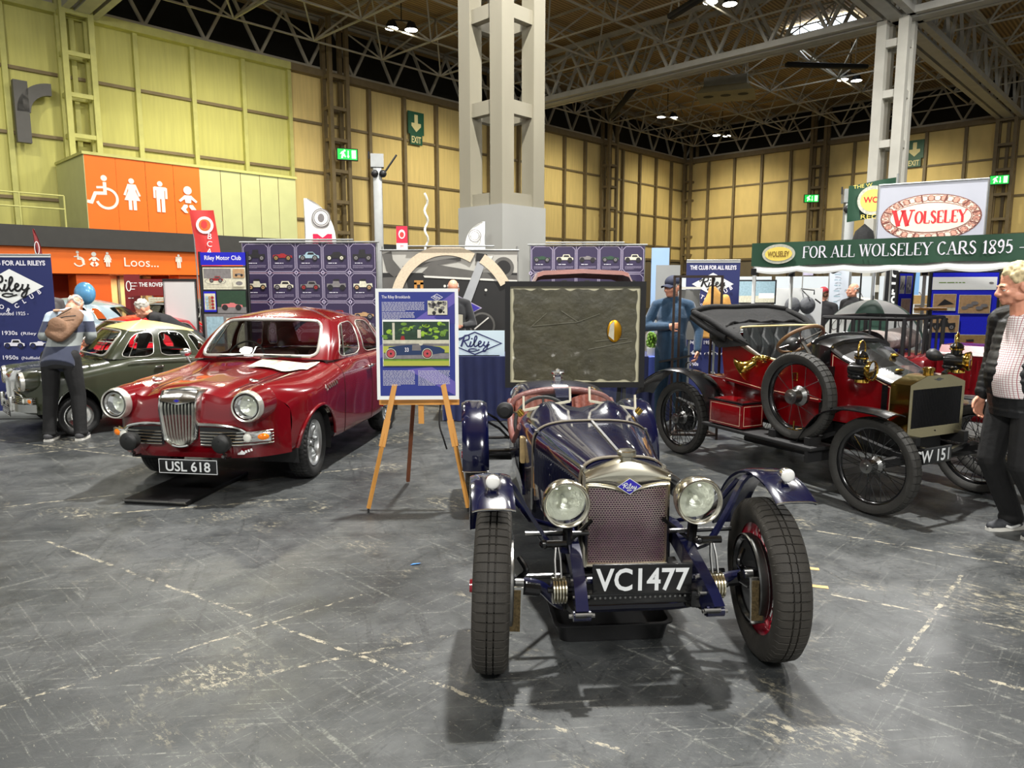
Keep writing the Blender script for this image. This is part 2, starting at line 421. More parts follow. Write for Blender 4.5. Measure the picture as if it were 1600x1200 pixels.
# ---- ceiling deck, dark attic strip above the walls
def deck_mat():
    m = mat('brown_roof_deck', (128, 104, 68), .8); nt = m.node_tree; b = nt.nodes['Principled BSDF']
    tc = nt.nodes.new('ShaderNodeTexCoord'); w = nt.nodes.new('ShaderNodeTexWave'); w.inputs['Scale'].default_value = 1.6; w.bands_direction = 'X'
    nt.links.new(tc.outputs['Object'], w.inputs['Vector'])
    mx = nt.nodes.new('ShaderNodeMix'); mx.data_type = 'RGBA'; mx.inputs[6].default_value = lin((140, 116, 78)); mx.inputs[7].default_value = lin((196, 166, 118))
    nt.links.new(w.outputs[0], mx.inputs[0]); nt.links.new(mx.outputs[2], b.inputs['Base Color'])
    bp = nt.nodes.new('ShaderNodeBump'); bp.inputs['Strength'].default_value = .6; bp.inputs['Distance'].default_value = .06; nt.links.new(w.outputs[0], bp.inputs['Height']); nt.links.new(bp.outputs[0], b.inputs['Normal'])
    return m
m = MB(deck_mat()); m.add([(-3, 3, 15), (58, 3, 15), (58, -80, 15), (-3, -80, 15)], [(0, 1, 2, 3)]); hall(m, 'ceiling')
m = MB(DARKGAP); m.bb(-1.8, -1.6, -75, 1.6, 12, 15); m.bb(-1.6, 56, 1.6, 1.8, 12, 15); hall(m, 'trim_1')

def truss(name, p0, p1, z0, z1, step, planes, chord, web, m, top=True):
    """lattice girder between hall points p0,p1"""
    a = V(p0[0], p0[1], 0); b = V(p1[0], p1[1], 0); L = (b - a).length; d = (b - a) / L; s = V(-d.y, d.x, 0); mb = MB(m)
    for o in planes:
        mb.bar(a + s * o + V(0, 0, z0), b + s * o + V(0, 0, z0), chord, chord)
        if top: mb.bar(a + s * o + V(0, 0, z1), b + s * o + V(0, 0, z1), chord * .8, chord * .8)
        n = max(1, int(L / step))
        for i in range(n):
            x0, xm, x1 = i * L / n, (i + .5) * L / n, (i + 1) * L / n
            mb.bar(a + d * x0 + s * o + V(0, 0, z0), a + d * xm + s * o + V(0, 0, z1), web, web)
            mb.bar(a + d * xm + s * o + V(0, 0, z1), a + d * x1 + s * o + V(0, 0, z0), web, web)
    return mb
# deep girders between the columns
WT = mat('pale_grey_girder', (176, 175, 168), .5, noise=(2, .12))
for p0, p1 in (((.3, -22.8), (22.8, -22.8)), ((22.8, -22.8), (52, -22.8)), ((.3, -45.4), (23, -45.4)), ((23, -45.4), (50, -45.4)), ((22.9, -45.4), (22.9, -22.8)), ((22.9, -22.8), (22.9, -.3)), ((22.9, -72), (22.9, -45.4))):
    mb = truss('', p0, p1, 12.1, 14.5, 2.28, (-.55, .55), .26, .13, WT)
    a = V(p0[0], p0[1], 12.0); b = V(p1[0], p1[1], 12.0); mb.bar(a, b, .5, .12)
    hall(mb, 'roof_girder')
# zigzag trusses along the walls
for p0, p1 in (((.1, -72), (.1, -45.4)), ((.1, -45.4), (.1, -22.8)), ((.1, -22.8), (.1, 0)), ((0, -.1), (22.8, -.1)), ((22.8, -.1), (54, -.1))):
    hall(truss('', p0, p1, 12.3, 14.6, 2.28, (0,), .16, .12, TRUSS), 'wall_truss')
# slender space frame under the deck
mb = MB(TRUSS); st = 3.8
sx = lambda i: i * st
for i in range(0, 15):
    for j in range(0, 15):
        x, y = i * st + 1.9, -j * st - 1.9
        wx = 14.6 + x * .719 - y * -.695; 
        c = HM @ V(x, y, 0)
        if c.y < 5 or abs(c.x) > c.y * .85 + 6: continue
        for (dx, dy) in ((-1, -1), (1, -1), (1, 1), (-1, 1)): mb.bar((x, y, 12.9), (x + dx * 1.9, y + dy * 1.9, 14.8), .07)
        mb.bar((x, y, 12.9), (x + st, y, 12.9), .07); mb.bar((x, y, 12.9), (x, y - st, 12.9), .07)
        mb.bar((x - 1.9, y - 1.9, 14.8), (x + 1.9, y - 1.9, 14.8), .09); mb.bar((x - 1.9, y - 1.9, 14.8), (x - 1.9, y + 1.9, 14.8), .09)
hall(mb, 'roof_space_frame')
# ---- columns
def column(name, x, y, w, leg, rungs, ztop, base=None, m=COLP, depth=None, panel=False):
    mb = MB(m); d = depth or w
    for sx_ in (-1, 1):
        for sy_ in (-1, 1): mb.box((x + sx_ * (w / 2 - leg / 2), y + sy_ * (d / 2 - leg / 2), ztop / 2), (leg, leg, ztop))
    for z in rungs:
        for s_ in (-1, 1):
            mb.box((x, y + s_ * (d / 2 - leg * .4), z), (w - leg, leg * .5, leg * .8)); mb.box((x + s_ * (w / 2 - leg * .4), y, z), (leg * .5, d - leg, leg * .8))
    o = hall(mb, name)
    return o
cb = (23.15, -45.25)
mb_c = column('column_1', cb[0], cb[1], 1.08, .29, [1.6 + 1.55 * k for k in range(1, 9)], 14.9)
CLAD = mat('grey_column_casing', (150, 150, 145), .5, noise=(1.5, .05))
hall(MB(CLAD).bb(cb[0] - .56, cb[0] + .56, cb[1] - .56, cb[1] + .56, 0, 3.05), 'column_casing')
column('column_2', 22.8, -22.8, 1.15, .36, [1.6 + 1.9 * k for k in range(0, 6)], 14.9, m=mat('grey_steel_column', (196, 194, 184), .5, noise=(1.3, .12)))
for i, y in enumerate((-45.6, -34.2, -22.8, -11.4, 0)):
    column('column_%d' % (3 + i), .55, y, .8, .2, [1.4 + 1.5 * k for k in range(8)], 14.6, m=FRAMEG if y < -36 else FRAMEB, depth=1.15)
for i, x in enumerate((11.4, 22.8, 34.2)):
    column('column_%d' % (8 + i), x, -.55, 1.15, .2, [1.4 + 1.5 * k for k in range(8)], 14.6, m=FRAMEB, depth=.8)
# wall-wash spots added out from the walls to brighten the panels
for y in (-40, -28.5, -17, -6):
    for dz in (0,):
        p = HM @ V(7.5, y, 11.2); q = HM @ V(0, y, 4.6); wash(p.x, p.y, p.z, q.x, q.y, q.z, 2500, (1, .93, .68), 95)
for x in (5.7, 17, 28.5, 40):
    p = HM @ V(x, -7.5, 11.2); q = HM @ V(x, 0, 4.6); wash(p.x, p.y, p.z, q.x, q.y, q.z, 2900, (1, .92, .68), 95)
p = HM @ V(8, -52, 11.2); q = HM @ V(0, -50, 5); wash(p.x, p.y, p.z, q.x, q.y, q.z, 1700, (1, .95, .68), 95)

# ---- toilets block, fascia and entrance
ORANGE = mat('orange_board', (244, 112, 12), .5, noise=(2, .04))
PALEG = mat('pale_green_board', (192, 194, 140), .6, noise=(2, .05))
CHAR = mat('charcoal_fascia', (58, 57, 56), .7, noise=(3, .1))
PALE = mat('sign_white', (240, 238, 226), .6, noise=(5, .02))
JOINT = mat('board_joint', (90, 60, 30), .8, noise=(5, .1))
mb = MB(PALEG); mb.bb(.2, 3.6, -46.5, -38.3, 3.68, 6.32); mb.use(FRAMEG); mb.bb(.2, 3.66, -46.55, -38.25, 6.3, 6.4)
S = Sign(mb, (3.605, -46.5, 3.7), (0, 1, 0), (0, 0, 1), .004)
S.rect(.02, .02, 4.05, 2.6, ORANGE)
for k in range(1, 4): S.rect(k * 1.01 + .01, .02, k * 1.01 + .03, 2.6, JOINT, 0)
for k in range(1, 5): S.rect(4.05 + k * .83, .02, 4.05 + k * .83 + .02, 2.6, JOINT, 0)
def picto(S, kind, x, y, h, m):
    """toilet pictograms: figures drawn h high around x, base y"""
    k = h
    def P(*q): return [(x + a * k, y + b * k) for a, b in q]
    if kind == 'man':
        S.disc(x, y + .91 * k, .085 * k, m); S.poly(P((-.22, .78), (-.22, .44), (-.15, .44), (-.15, .70), (-.13, .70), (-.13, 0), (-.02, 0), (-.02, .42), (.02, .42), (.02, 0), (.13, 0), (.13, .70), (.15, .70), (.15, .44), (.22, .44), (.22, .78), (.17, .81), (-.17, .81)), m)
    elif kind == 'woman':
        S.disc(x, y + .91 * k, .085 * k, m); S.poly(P((-.12, .81), (-.26, .46), (-.19, .44), (-.11, .68), (-.11, .60), (-.24, .30), (-.12, .30), (-.12, 0), (-.02, 0), (-.02, .30), (.02, .30), (.02, 0), (.12, 0), (.12, .30), (.24, .30), (.11, .60), (.11, .68), (.19, .44), (.26, .46), (.12, .81)), m)
    elif kind == 'baby':
        S.disc(x, y + .82 * k, .15 * k, m); S.poly(P((-.12, .64), (-.34, .44), (-.28, .38), (-.12, .50), (-.10, .36), (.10, .36), (.12, .50), (.28, .38), (.34, .44), (.12, .64)), m)
        for q in (-1, 1): S.poly([(x + q * a * k, y + b * k) for a, b in ((.04, .30), (.16, .30), (.28, .14), (.14, .0), (.02, .0), (.10, .13), (.02, .22))][::q], m)
    else:
        S.disc(x + .05 * k, y + .92 * k, .09 * k, m); S.stroke(P((.06, .80), (.06, .48), (.30, .46), (.36, .14), (.46, .14))if kind == 'wheelr' else P((.06, .80), (.06, .46), (-.22, .44), (-.34, .16), (-.46, .18)), .10 * k, m)
        S.stroke(P((.06, .64), (-.18, .62)), .07 * k, m)
        q = 1
        S.stroke([(x + .10 * k + .30 * k * math.cos(a), y + .30 * k + .30 * k * math.sin(a)) for a in [R(200 + 12 * i) for i in range(23)]], .08 * k, m)
picto(S, 'wheel', .55, .78, 1.15, PALE); picto(S, 'woman', 1.52, .78, 1.15, PALE); picto(S, 'man', 2.52, .78, 1.15, PALE); picto(S, 'baby', 3.54, .82, 1.05, PALE)
o = hall(mb, 'toilet_block')
mb = MB(CHAR); mb.bb(.3, 4.3, -64, -33.4, 3.0, 3.68); hall(mb, 'fascia')
mb = MB(ORANGE); mb.bb(.4, 4.1, -64, -37.2, 2.12, 3.0); S = Sign(mb, (4.102, -50, 2.12), (0, 1, 0), (0, 0, 1), .004)
for kd, xx in (('wheelr', 2.92), ('baby', 3.45), ('woman', 3.88), ('man', 6.35)): picto(S, kd, xx, .26, .52, PALE)
S.text('Loos...', 4.42, .28, .32, PALE, w=1.18)
hall(mb, 'loos_sign')
# entrance recess behind: orange side walls, lit cream lobby
LOBBY = mat('cream_lobby', (238, 214, 150), .7, noise=(1.5, .05)); RUST = mat('rust_panel', (196, 66, 18), .6, noise=(2, .06)); ODOOR = mat('orange_door', (236, 98, 14), .55, noise=(2, .05))
mb = MB(RUST); mb.bb(.6, .8, -56, -37.4, 0, 2.1); mb.use(ODOOR); mb.bb(.8, 3.9, -46.2, -46.0, 0, 2.1); mb.bb(2.9, 3.9, -47.1, -46.2, 0, 2.1); mb.bb(2.9, 3.9, -43.6, -37.4, 0, 2.1)
mb.use(LOBBY); mb.bb(.9, 1.0, -46, -43.6, 0, 2.1); mb.use(mat('lobby_frame', (120, 110, 90), .5)); mb.bb(1.0, 1.1, -44.9, -44.82, 0, 2.1); mb.bb(1.0, 1.1, -44.0, -43.94, 0, 2.1); mb.bb(1.0, 1.02, -45.7, -45.2, 1.55, 1.85)
hall(mb, 'toilet_entrance')
p = HM @ V(2.0, -44.8, 2.0); area(p, 60, .5, (1, .9, .7))
p = HM @ V(6.5, -44.8, 3.6); q = HM @ V(4, -44.8, 1.2)

# big wall lettering, extreme left
mb = MB(mat('grey_wall_letter', (84, 82, 84), .6, noise=(4, .08)))
def stroke3(pts, w, t, x0):
    for i in range(len(pts) - 1): mb.bar((x0, pts[i][0], pts[i][1]), (x0, pts[i + 1][0], pts[i + 1][1]), t, w, up=(1, 0, 0))
q0 = -47.75
mb.bb(.35, .62, q0 - .01, q0 + .44, 6.95, 9.15)
pts = [(.62, V(0, q0 + .22 + .95 - .95 * math.cos(a), 8.1 + .95 * math.sin(a))) for a in [R(5 * i) for i in range(0, 19)]]
ring = []
for a in [R(6 * i) for i in range(0, 16)]:
    cy, cz = q0 + 1.2, 8.05
    ring.append([V(.35, cy - 1.15 * math.cos(a), cz + 1.15 * math.sin(a)), V(.62, cy - 1.15 * math.cos(a), cz + 1.15 * math.sin(a)), V(.62, cy - .72 * math.cos(a), cz + .72 * math.sin(a)), V(.35, cy - .72 * math.cos(a), cz + .72 * math.sin(a))])
mb.loft(ring)
mb.bb(.35, .62, q0 - 1.5, q0 - 1.02, 6.4, 8.6)
o = mb.build('wall_lettering'); o.matrix_world = HM; tag(o, 'giant dark grey lowercase letter r standing off the green wall at far left', 'sign')
# gantry landing rails by the toilet block
mb = MB(FRAMEG)
for z in (4.3, 4.75): mb.tube([(4.0, -47.3, z), (4.0, -52, z)], .03, 6)
for y in (-47.3, -48.6, -49.9, -51.2): mb.tube([(4.0, y, 3.7), (4.0, y, 4.75)], .03, 6)
o = mb.build('landing_railing'); o.matrix_world = HM; tag(o, 'pale green tubular railing on the landing above the black fascia', 'railing')
mb = MB(MATTBLK); mb.bb(.1, .3, -53.5, -48.7, 3.7, 5.3); hall(mb, 'window_2')

# ---- roof fittings
GLOW = mat('lamp_glow', (255, 250, 235), .3, emit=30)
def bay_light(x, y, z):
    t = thing('high_bay_light', None, 'ceiling light', (x, y, z))
    for s_ in (-1, 1):
        b = MB(MATTBLK); b.lathe([(.02, .35), (.16, .3), (.3, .02), (.3, 0)], (s_ * .42, s_ * .1, 0), n=16); b.build('lamp_housing', t)
        d = MB(GLOW); d.lathe([(.0, -.01), (.28, -.01)], (s_ * .42, s_ * .1, 0), n=16); d.build('lamp_lens', t)
    b = MB(MATTBLK); b.tube([(-.42, -.1, .36), (.42, .1, .36)], .03, 6); b.tube([(0, 0, .36), (0, 0, 15 - z - .02)], .025, 6); b.build('hanger', t)
    return t
for (x, y, z), lb in (((-4.9, 33.3, 13), 'pair of lit ceiling lamps left of the tall cream column'), ((8.39, 30.4, 13), 'pair of lit ceiling lamps cut by the top edge of the photo'), ((18.65, 41.1, 13), 'pair of lit ceiling lamps just left of the grey right column'),
                      ((10.45, 49.7, 13), 'pair of lit ceiling lamps above the far truss, right of the hanging black tube'), ((15.8, 55.5, 13), 'lit ceiling lamps nearest the far corner of the hall')):
    tag(bay_light(x, y, z), lb)
# skylight
SKYL = mat('daylight_pane', (225, 238, 255), .4, emit=7)
m = MB(SKYL); m.bb(-1.6, 1.6, -1.3, 1.3, -.04, 0); o = struct(m.build('window_1', None, (16.2, 38.6, 14.9), (0, 0, HROT)))
m = MB(TRUSS)
for k in range(-2, 3): m.bb(k * .8 - .03, k * .8 + .03, -1.3, 1.3, -.1, -.04)
for k in (-1.3, 0, 1.3): m.bb(-1.6, 1.6, k - .03, k + .03, -.1, -.04)
struct(m.build('window_frame', o))
# unit heater under the girder
t = thing('air_heater', 'grey hanging fan heater with sloped cowl below the roof girder', 'heater', (11.6, 40.2, 12.0), HROT + .4)
b = MB(mat('grey_heater', (120, 118, 106), .5, noise=(4, .1))); b.bb(-1.1, 1.1, -.9, .9, .3, .75); b.build('casing', t)
b = MB(mat('cream_cowl', (126, 118, 90), .5, noise=(4, .1))); b.loft([[V(-1.1, -.9, .3), V(1.1, -.9, .3), V(1.1, .9, .3), V(-1.1, .9, .3)], [V(-1.5, -1.2, -.1), V(1.5, -1.2, -.1), V(1.5, 1.2, -.1), V(-1.5, 1.2, -.1)]]); b.build('cowl', t)
for a in range(3): MB(MATTBLK).lathe([(0, -.11), (.28, -.11)], (-.9 + a * .9, -.3, 0), n=12).build('outlet', t)
b = MB(TRUSS); 
for x in (-1, 1):
    for y in (-.8, .8): MB(TRUSS).tube([(x, y, .75), (x, y, 2.95)], .03, 6).build('hanger', t)
def rad_tube(x, y, z, rz, ry, L, lb):
    t = thing('radiant_heater', lb, 'heater', (x, y, z), rz)
    b = MB(MATTBLK); b.rbox((0, 0, 0), (L, .34, .22), .08, Euler((0, ry, 0))); b.build('tube_casing', t)
    for q in (-1, 1): MB(TRUSS).tube([(q * L * .35, 0, .1 - q * math.tan(ry) * L * .35), (q * L * .35, 0, 14.95 - z)], .025, 6).build('hanger', t)
rad_tube(15.4, 36.5, 12.4, .1, 0, 4.2, 'long black tube heater hanging left of the grey right column')
rad_tube(6.6, 44.5, 12.6, HROT - .5, -.3, 3.2, 'short black tube heater hanging above the far trusses')
rad_tube(7.3, 29.0, 12.7, HROT - .2, -.15, 3.4, 'black tube heater beside the lamps at the top edge of the photo')

# ---- emergency exit signs
GREEN = mat('lit_green_sign', (20, 190, 70), .4, emit=1.6); LITW = mat('lit_white', (240, 255, 240), .4, emit=1.8); DKGREEN = mat('dark_green_sign', (22, 84, 62), .5, noise=(4, .08)); CREAMT = mat('cream_sign', (226, 214, 160), .6, noise=(4, .05))
def lit_exit(hx, hy, hz, rz, lb, w=.95, h=.5):
    t = HM @ V(hx, hy, hz); mb = MB(MATTBLK); mb.bb(-w / 2 - .04, w / 2 + .04, 0, .12, -.04, h + .04)
    S = Sign(mb, (-w / 2, -.002, 0), step=.003); S.rect(0, 0, w, h, GREEN)
    S.poly([(.18 * w, .12 * h), (.26 * w, .12 * h), (.30 * w, .4 * h), (.38 * w, .2 * h), (.42 * w, .26 * h), (.34 * w, .58 * h), (.30 * w, .82 * h), (.2 * w, .72 * h), (.12 * w, .5 * h), (.22 * w, .55 * h)], LITW); S.disc(.36 * w, .84 * h, .05 * w, LITW)
    S.rect(.52 * w, .15 * h, .56 * w, .85 * h, LITW); S.poly([(.48 * w, .35 * h), (.54 * w, .12 * h), (.6 * w, .35 * h)], LITW); S.rect(.72 * w, .12 * h, .93 * w, .9 * h, LITW)
    mb.use(TRUSS); mb.bb(-.04, .04, .12, .5, h * .4, h * .6)
    o = mb.build('exit_sign', None, (t.x, t.y, t.z), (0, 0, rz)); return tag(o, lb, 'exit sign')
lit_exit(1.45, -34.2, 7.9, R(20), 'lit green running man exit sign on the left wall column')
lit_exit(11.4, -1.6, 7.8, R(-8), 'lit green exit sign on the right wall column, left of the big oval sign')
lit_exit(22.8, -1.6, 7.95, R(-30), 'lit green exit sign at the right edge of the big oval sign')
def exit_board(hx, hy, hz, rz, lb):
    t = HM @ V(hx, hy, hz); mb = MB(DKGREEN); mb.bb(-.55, .55, 0, .06, .55, 1.75); mb.bb(-.42, .42, 0, .06, 0, .55)
    S = Sign(mb, (0, -.002, 0), step=.003); S.poly([(-.12, 1.6), (-.12, 1.15), (-.33, 1.15), (-.33, .98), (0, .68), (.33, .98), (.33, 1.15), (.12, 1.15), (.12, 1.6)], CREAMT); S.text('EXIT', 0, .1, .34, CREAMT, w=.66, align='c', bold=.02)
    o = mb.build('exit_board', None, (t.x, t.y, t.z), (0, 0, rz)); return tag(o, lb, 'exit sign')
exit_board(.24, -28.9, 9.5, R(46), 'dark green EXIT board with down arrow high on the left wall')
exit_board(17.6, -.3, 9.7, R(-44), 'dark green EXIT board partly hidden behind the grey right column')
# ================================================================== WHEELS AND SHARED CAR PARTS
NAVY = mat('navy_coach_paint', (6, 9, 40), .16, 0, 1, noise=(4, .06), coatr=.02)
NAVYM = mat('navy_chassis_paint', (10, 13, 44), .25, 0, .4, noise=(6, .15))
REDW = mat('red_wheel_paint', (158, 14, 40), .28, 0, .6, noise=(6, .1))
def tyre_geo(mb, R_, w, rim, n=56, groove=.007, ribs=(-.22, .22), smooth_side=True):
    """tyre around the x axis; blocks cut by cross grooves, ribs = running grooves as share of tread half width"""
    hw = w / 2; tr = hw * .80
    prof = [(-hw * .62, rim - .004, 0), (-hw * .9, rim + (R_ - rim) * .25, 0), (-hw, rim + (R_ - rim) * .52, 0), (-hw * .96, R_ - (R_ - rim) * .24, 0), (-tr * 1.06, R_ - .016, .5), (-tr * .93, R_ - .006, 1)]
    xs = [-.93]
    for r_ in ribs: xs += [r_ - .06, r_ - .05, r_ + .05, r_ + .06]
    for x in xs[1:]:
        k = xs.index(x); 
        prof.append((tr * x, R_ - .004 * x * x, 1))
    # mark the inside of each running groove
    out = []
    for x, r_, t in prof:
        g = 0
        for rb in ribs:
            if abs(x - tr * rb) < tr * .055: g = groove
        out.append((x, r_ - g, t))
    prof = out + [(tr * .93, R_ - .006, 1), (tr * 1.06, R_ - .016, .5), (hw * .96, R_ - (R_ - rim) * .24, 0), (hw, rim + (R_ - rim) * .52, 0), (hw * .9, rim + (R_ - rim) * .25, 0), (hw * .62, rim - .004, 0)]
    vs = []; fs = []; k = len(prof); ang = []
    for i in range(n):
        a = 2 * PI * i / n; d = 2 * PI / n
        ang += [(a, 0), (a + d * .80, 0), (a + d * .83, 1), (a + d * .97, 1)]
    for a, g in ang:
        for x, r_, t in prof:
            rr = r_ - g * groove * t; vs.append(V(x, rr * math.cos(a), rr * math.sin(a)))
    m = len(ang)
    for i in range(m):
        for j in range(k - 1): fs.append((i * k + j, i * k + j + 1, ((i + 1) % m) * k + j + 1, ((i + 1) % m) * k + j))
    mb.add(vs, fs)
def wire_wheel(parent, loc, side, R_, w, rim, rimm, spokem, hubm, rz=0, ry=0, n=48, drum=None, tread=56, ribs=(-.22, .22), camber=0, hubr=.055, name='wheel', rubber=None):
    """side = +1 / -1: which way (x) the outer face looks"""
    mb = MB(rubber or RUBBER); tyre_geo(mb, R_, w, rim, tread, ribs=ribs); o = mb.build(name, parent, loc, (0, camber, rz), sharp=50)
    mb = MB(rimm); h = w * .36
    mb.lathe([(rim + .012, -h), (rim + .014, -h + .008), (rim - .004, -h + .016), (rim - .022, -h * .4), (rim - .026, 0), (rim - .022, h * .4), (rim - .004, h - .016), (rim + .014, h - .008), (rim + .012, h)], (0, 0, 0), (1, 0, 0), 48)
    mb.build('rim', o, sharp=60)
    mb = MB(spokem); rr = rim - .02
    for i in range(n):
        a = 2 * PI * i / n; b = a + (1 if (i // 2) % 2 else -1) * .42; s_ = -1 if i % 2 else 1
        x1 = side * (.055 if s_ > 0 else -.02); hr = hubr * (.8 if s_ > 0 else 1.25)
        mb.tube([(x1, hr * math.cos(b), hr * math.sin(b)), (.008 * s_, rr * math.cos(a), rr * math.sin(a))], .0026, 4, caps=False)
    mb.build('spokes', o)
    mb = MB(hubm)
    mb.lathe([(0, -.05 * side), (hubr * 1.3, -.05 * side), (hubr * 1.35, -.02 * side), (hubr * .9, 0), (hubr * .85, .06 * side), (hubr * .98, .062 * side), (hubr * .98, .074 * side), (hubr * .55, .078 * side), (hubr * .5, .098 * side), (0, .10 * side)], (0, 0, 0), (1, 0, 0), 24)
    mb.build('hub', o)
    if drum:
        mb = MB(BLACK); r_ = drum
        mb.lathe([(0, -.035 * side), (r_, -.035 * side), (r_ + .004, -.045 * side), (r_ + .004, -.085 * side), (r_ - .012, -.09 * side), (r_ - .02, -.075 * side), (.05, -.072 * side), (.04, -.10 * side), (0, -.10 * side)], (0, 0, 0), (1, 0, 0), 36)
        mb.use(STEEL); mb.lathe([(r_ + .006, -.05 * side), (r_ + .011, -.055 * side), (r_ + .011, -.085 * side), (r_ + .006, -.09 * side)], (0, 0, 0), (1, 0, 0), 36)
        mb.build('brake_drum', o)
    return o
def headlamp(parent, loc, r, rimm, shellm, name='headlamp', depth=.14, aim=None, rz=0):
    """faces -y"""
    b = MB(shellm); b.lathe([(r * .98, 0), (r * .99, depth * .25), (r * .85, depth * .6), (r * .5, depth * .92), (0.001, depth)], (0, 0, 0), (0, 1, 0), 32)
    o = b.build(name, parent, loc, (0, 0, rz), sharp=60)
    b = MB(rimm); b.lathe([(r * .86, -.012), (r * .9, -.022), (r * .98, -.024), (r * 1.04, -.014), (r * 1.05, .006), (r * 1.0, .02)], (0, 0, 0), (0, 1, 0), 36); b.build('lamp_rim', o, sharp=70)
    b = MB(mat('lamp_reflector', (240, 240, 232), .34, .7, noise=(9, .1), bump=(22, .5))); b.lathe([(r * .9, -.004), (r * .78, depth * .3), (r * .45, depth * .62), (r * .12, depth * .72), (0, depth * .72)], (0, 0, 0), (0, 1, 0), 32)
    b.build('reflector', o, sharp=70)
    b = MB(mat('lamp_bulb', (240, 240, 225), .2, coat=.5)); b.ball((0, depth * .28, 0), r * .13, 10, 8); b.cyl((0, depth * .3, 0), (0, depth * .7, 0), r * .09, n=10); b.build('bulb', o)
    b = MB(LENS); b.lathe([(r * .9, -.012), (r * .7, -.026), (r * .4, -.034), (0, -.037)], (0, 0, 0), (0, 1, 0), 32); b.build('lens', o)
    return o
def number_plate(parent, loc, txt, w, h, th, m, tm, rz=0, rx=0, border=None, bold=.03, inset=.045, charh=.64):
    b = MB(m); b.rbox((0, 0, 0), (w, .012, h), .008); S = Sign(b, (-w / 2, -.0065, -h / 2))
    if border: S.stroke([(.006, .006), (w - .006, .006), (w - .006, h - .006), (.006, h - .006)], .005, border, True)
    S.text(txt, w / 2, h * (1 - charh) / 2, h * charh, tm, w=w - 2 * inset, align='c', bold=bold)
    return b.build('number_plate', parent, loc, (rx, 0, rz))

def riley_script(S, cx, cy, w, m, k=1.0):
    """handwritten five letter name with a curl beneath; w = overall width"""
    q = w / 5.6
    def C(pts, wd=.28):
        c = curve([(a, b, 0) for a, b in pts], 6); S.stroke([(cx + (p.x - 2.8) * q, cy + (p.y - .75) * q) for p in c], wd * q * k, m)
    C([(.55, 1.55), (.1, 1.45), (.2, 1.15), (.7, 1.5), (1.1, 1.9)], .16)
    C([(1.0, 1.85), (.75, .9), (.45, .05)], .34)
    C([(1.0, 1.9), (1.75, 1.95), (1.75, 1.3), (.85, 1.0)], .26)
    C([(1.0, 1.0), (1.3, .5), (1.6, .08), (1.95, .2)], .26)
    C([(2.15, .95), (1.95, .3), (2.1, .05), (2.45, .3)], .26); S.disc(cx + (2.3 - 2.8) * q, cy + (1.4 - .75) * q, .15 * q * k, m, n=10)
    C([(2.45, .3), (3.1, 1.4), (3.05, 1.85), (2.8, 1.6), (2.65, .5), (2.85, .05), (3.2, .25)], .24)
    C([(3.2, .25), (3.85, .75), (3.65, 1.0), (3.4, .65), (3.5, .1), (3.9, .1), (4.3, .5)], .24)
    C([(4.45, .95), (4.3, .35), (4.6, .15), (5.0, .5), (5.15, .95)], .24); C([(5.15, .95), (4.95, .1), (4.6, -.65), (4.2, -.7), (4.35, -.25), (5.3, .45)], .2)
    C([(3.6, -.45), (2.4, -.75), (1.7, -.55), (2.2, -.3), (3.1, -.38)], .18)
def riley_diamond(S, cx, cy, w, h, edge, fill, script, lw=.05):
    P = [(cx - w / 2, cy), (cx, cy - h / 2), (cx + w / 2, cy), (cx, cy + h / 2)]
    S.poly(P, edge); s_ = 1 - lw * 2; S.poly([(cx - w / 2 * s_, cy), (cx, cy - h / 2 * s_), (cx + w / 2 * s_, cy), (cx, cy + h / 2 * s_)], fill)
    riley_script(S, cx, cy + h * .01, w * .60, script)
# ================================================================== THE BLUE RACING CAR (foreground)
def secpts(y, hw, zb, zs, zt, e=.75, k=10, hump=0, peak=0):
    """closed body section at station y: flat sides to zs then a crowned top; twin humps optional"""
    pts = [V(-hw * .92, y, zb)]
    for i in range(2 * k + 1):
        a = PI - PI * i / (2 * k); c, s_ = math.cos(a), math.sin(a)
        x = hw * math.copysign(abs(c) ** e, c); z = zs + (zt - zs) * abs(s_) ** e
        z += peak * max(0, 1 - abs(x) / .1) if peak else 0
        z += hump * math.exp(-((abs(x) - hw * .52) / .11) ** 2)
        pts.append(V(x, y, z))
    pts.append(V(hw * .92, y, zb)); return pts
t = thing('vintage_racing_car', 'navy blue vintage open racing car with red wire wheels at the front', 'car', (.520, 2.95, 0), R(4.5))
car = t
# bonnet
bon = [(.17, .190, .40, .735, .855), (.35, .22, .40, .735, .862), (.6, .265, .40, .735, .870), (.85, .31, .40, .735, .878), (1.0, .33, .40, .735, .882)]
mb = MB(NAVY); mb.loft([secpts(*b, e=.62) for b in bon]); bo = mb.build('bonnet', t, sharp=40)
for s_ in (-1, 1):
    mb = MB(mat('dark_louvre', (6, 8, 34), .3, 0, .6))
    for i in range(22):
        y = .30 + i * .03; hw = .190 + (y - .17) / .83 * .14
        mb.box((s_ * (hw + .001), y, .64), (.008, .010, .20), Euler((0, 0, s_ * .5)))
    mb.build('louvres', bo)
mb = MB(STEEL); mb.strap([(0, .17, .859), (0, .6, .874), (0, 1.0, .886)], .014, .008, (1, 0, 0))
mb.build('hinge', bo)
for b in ((.20, .195, .40, .735, .857), (.97, .326, .40, .735, .881)):
    p = secpts(*b, e=.62); p = [q + (q - V(0, q.y, .5)).normalized() * .006 for q in p[1:-1]]
    p = [V(p[0].x, p[0].y, .50)] + p + [V(p[-1].x, p[-1].y, .50)]
    mb = MB(LEATHER); mb.strap(p, .030, .006, (0, 1, 0))
    mb.use(STEEL); mb.box(p[4], (.02, .036, .012)); mb.box(p[-5], (.02, .036, .012)); mb.cyl(p[0], p[0] - V(0, 0, .12), .010, n=8); mb.cyl(p[-1], p[-1] - V(0, 0, .12), .010, n=8); mb.build('bonnet_strap', bo)
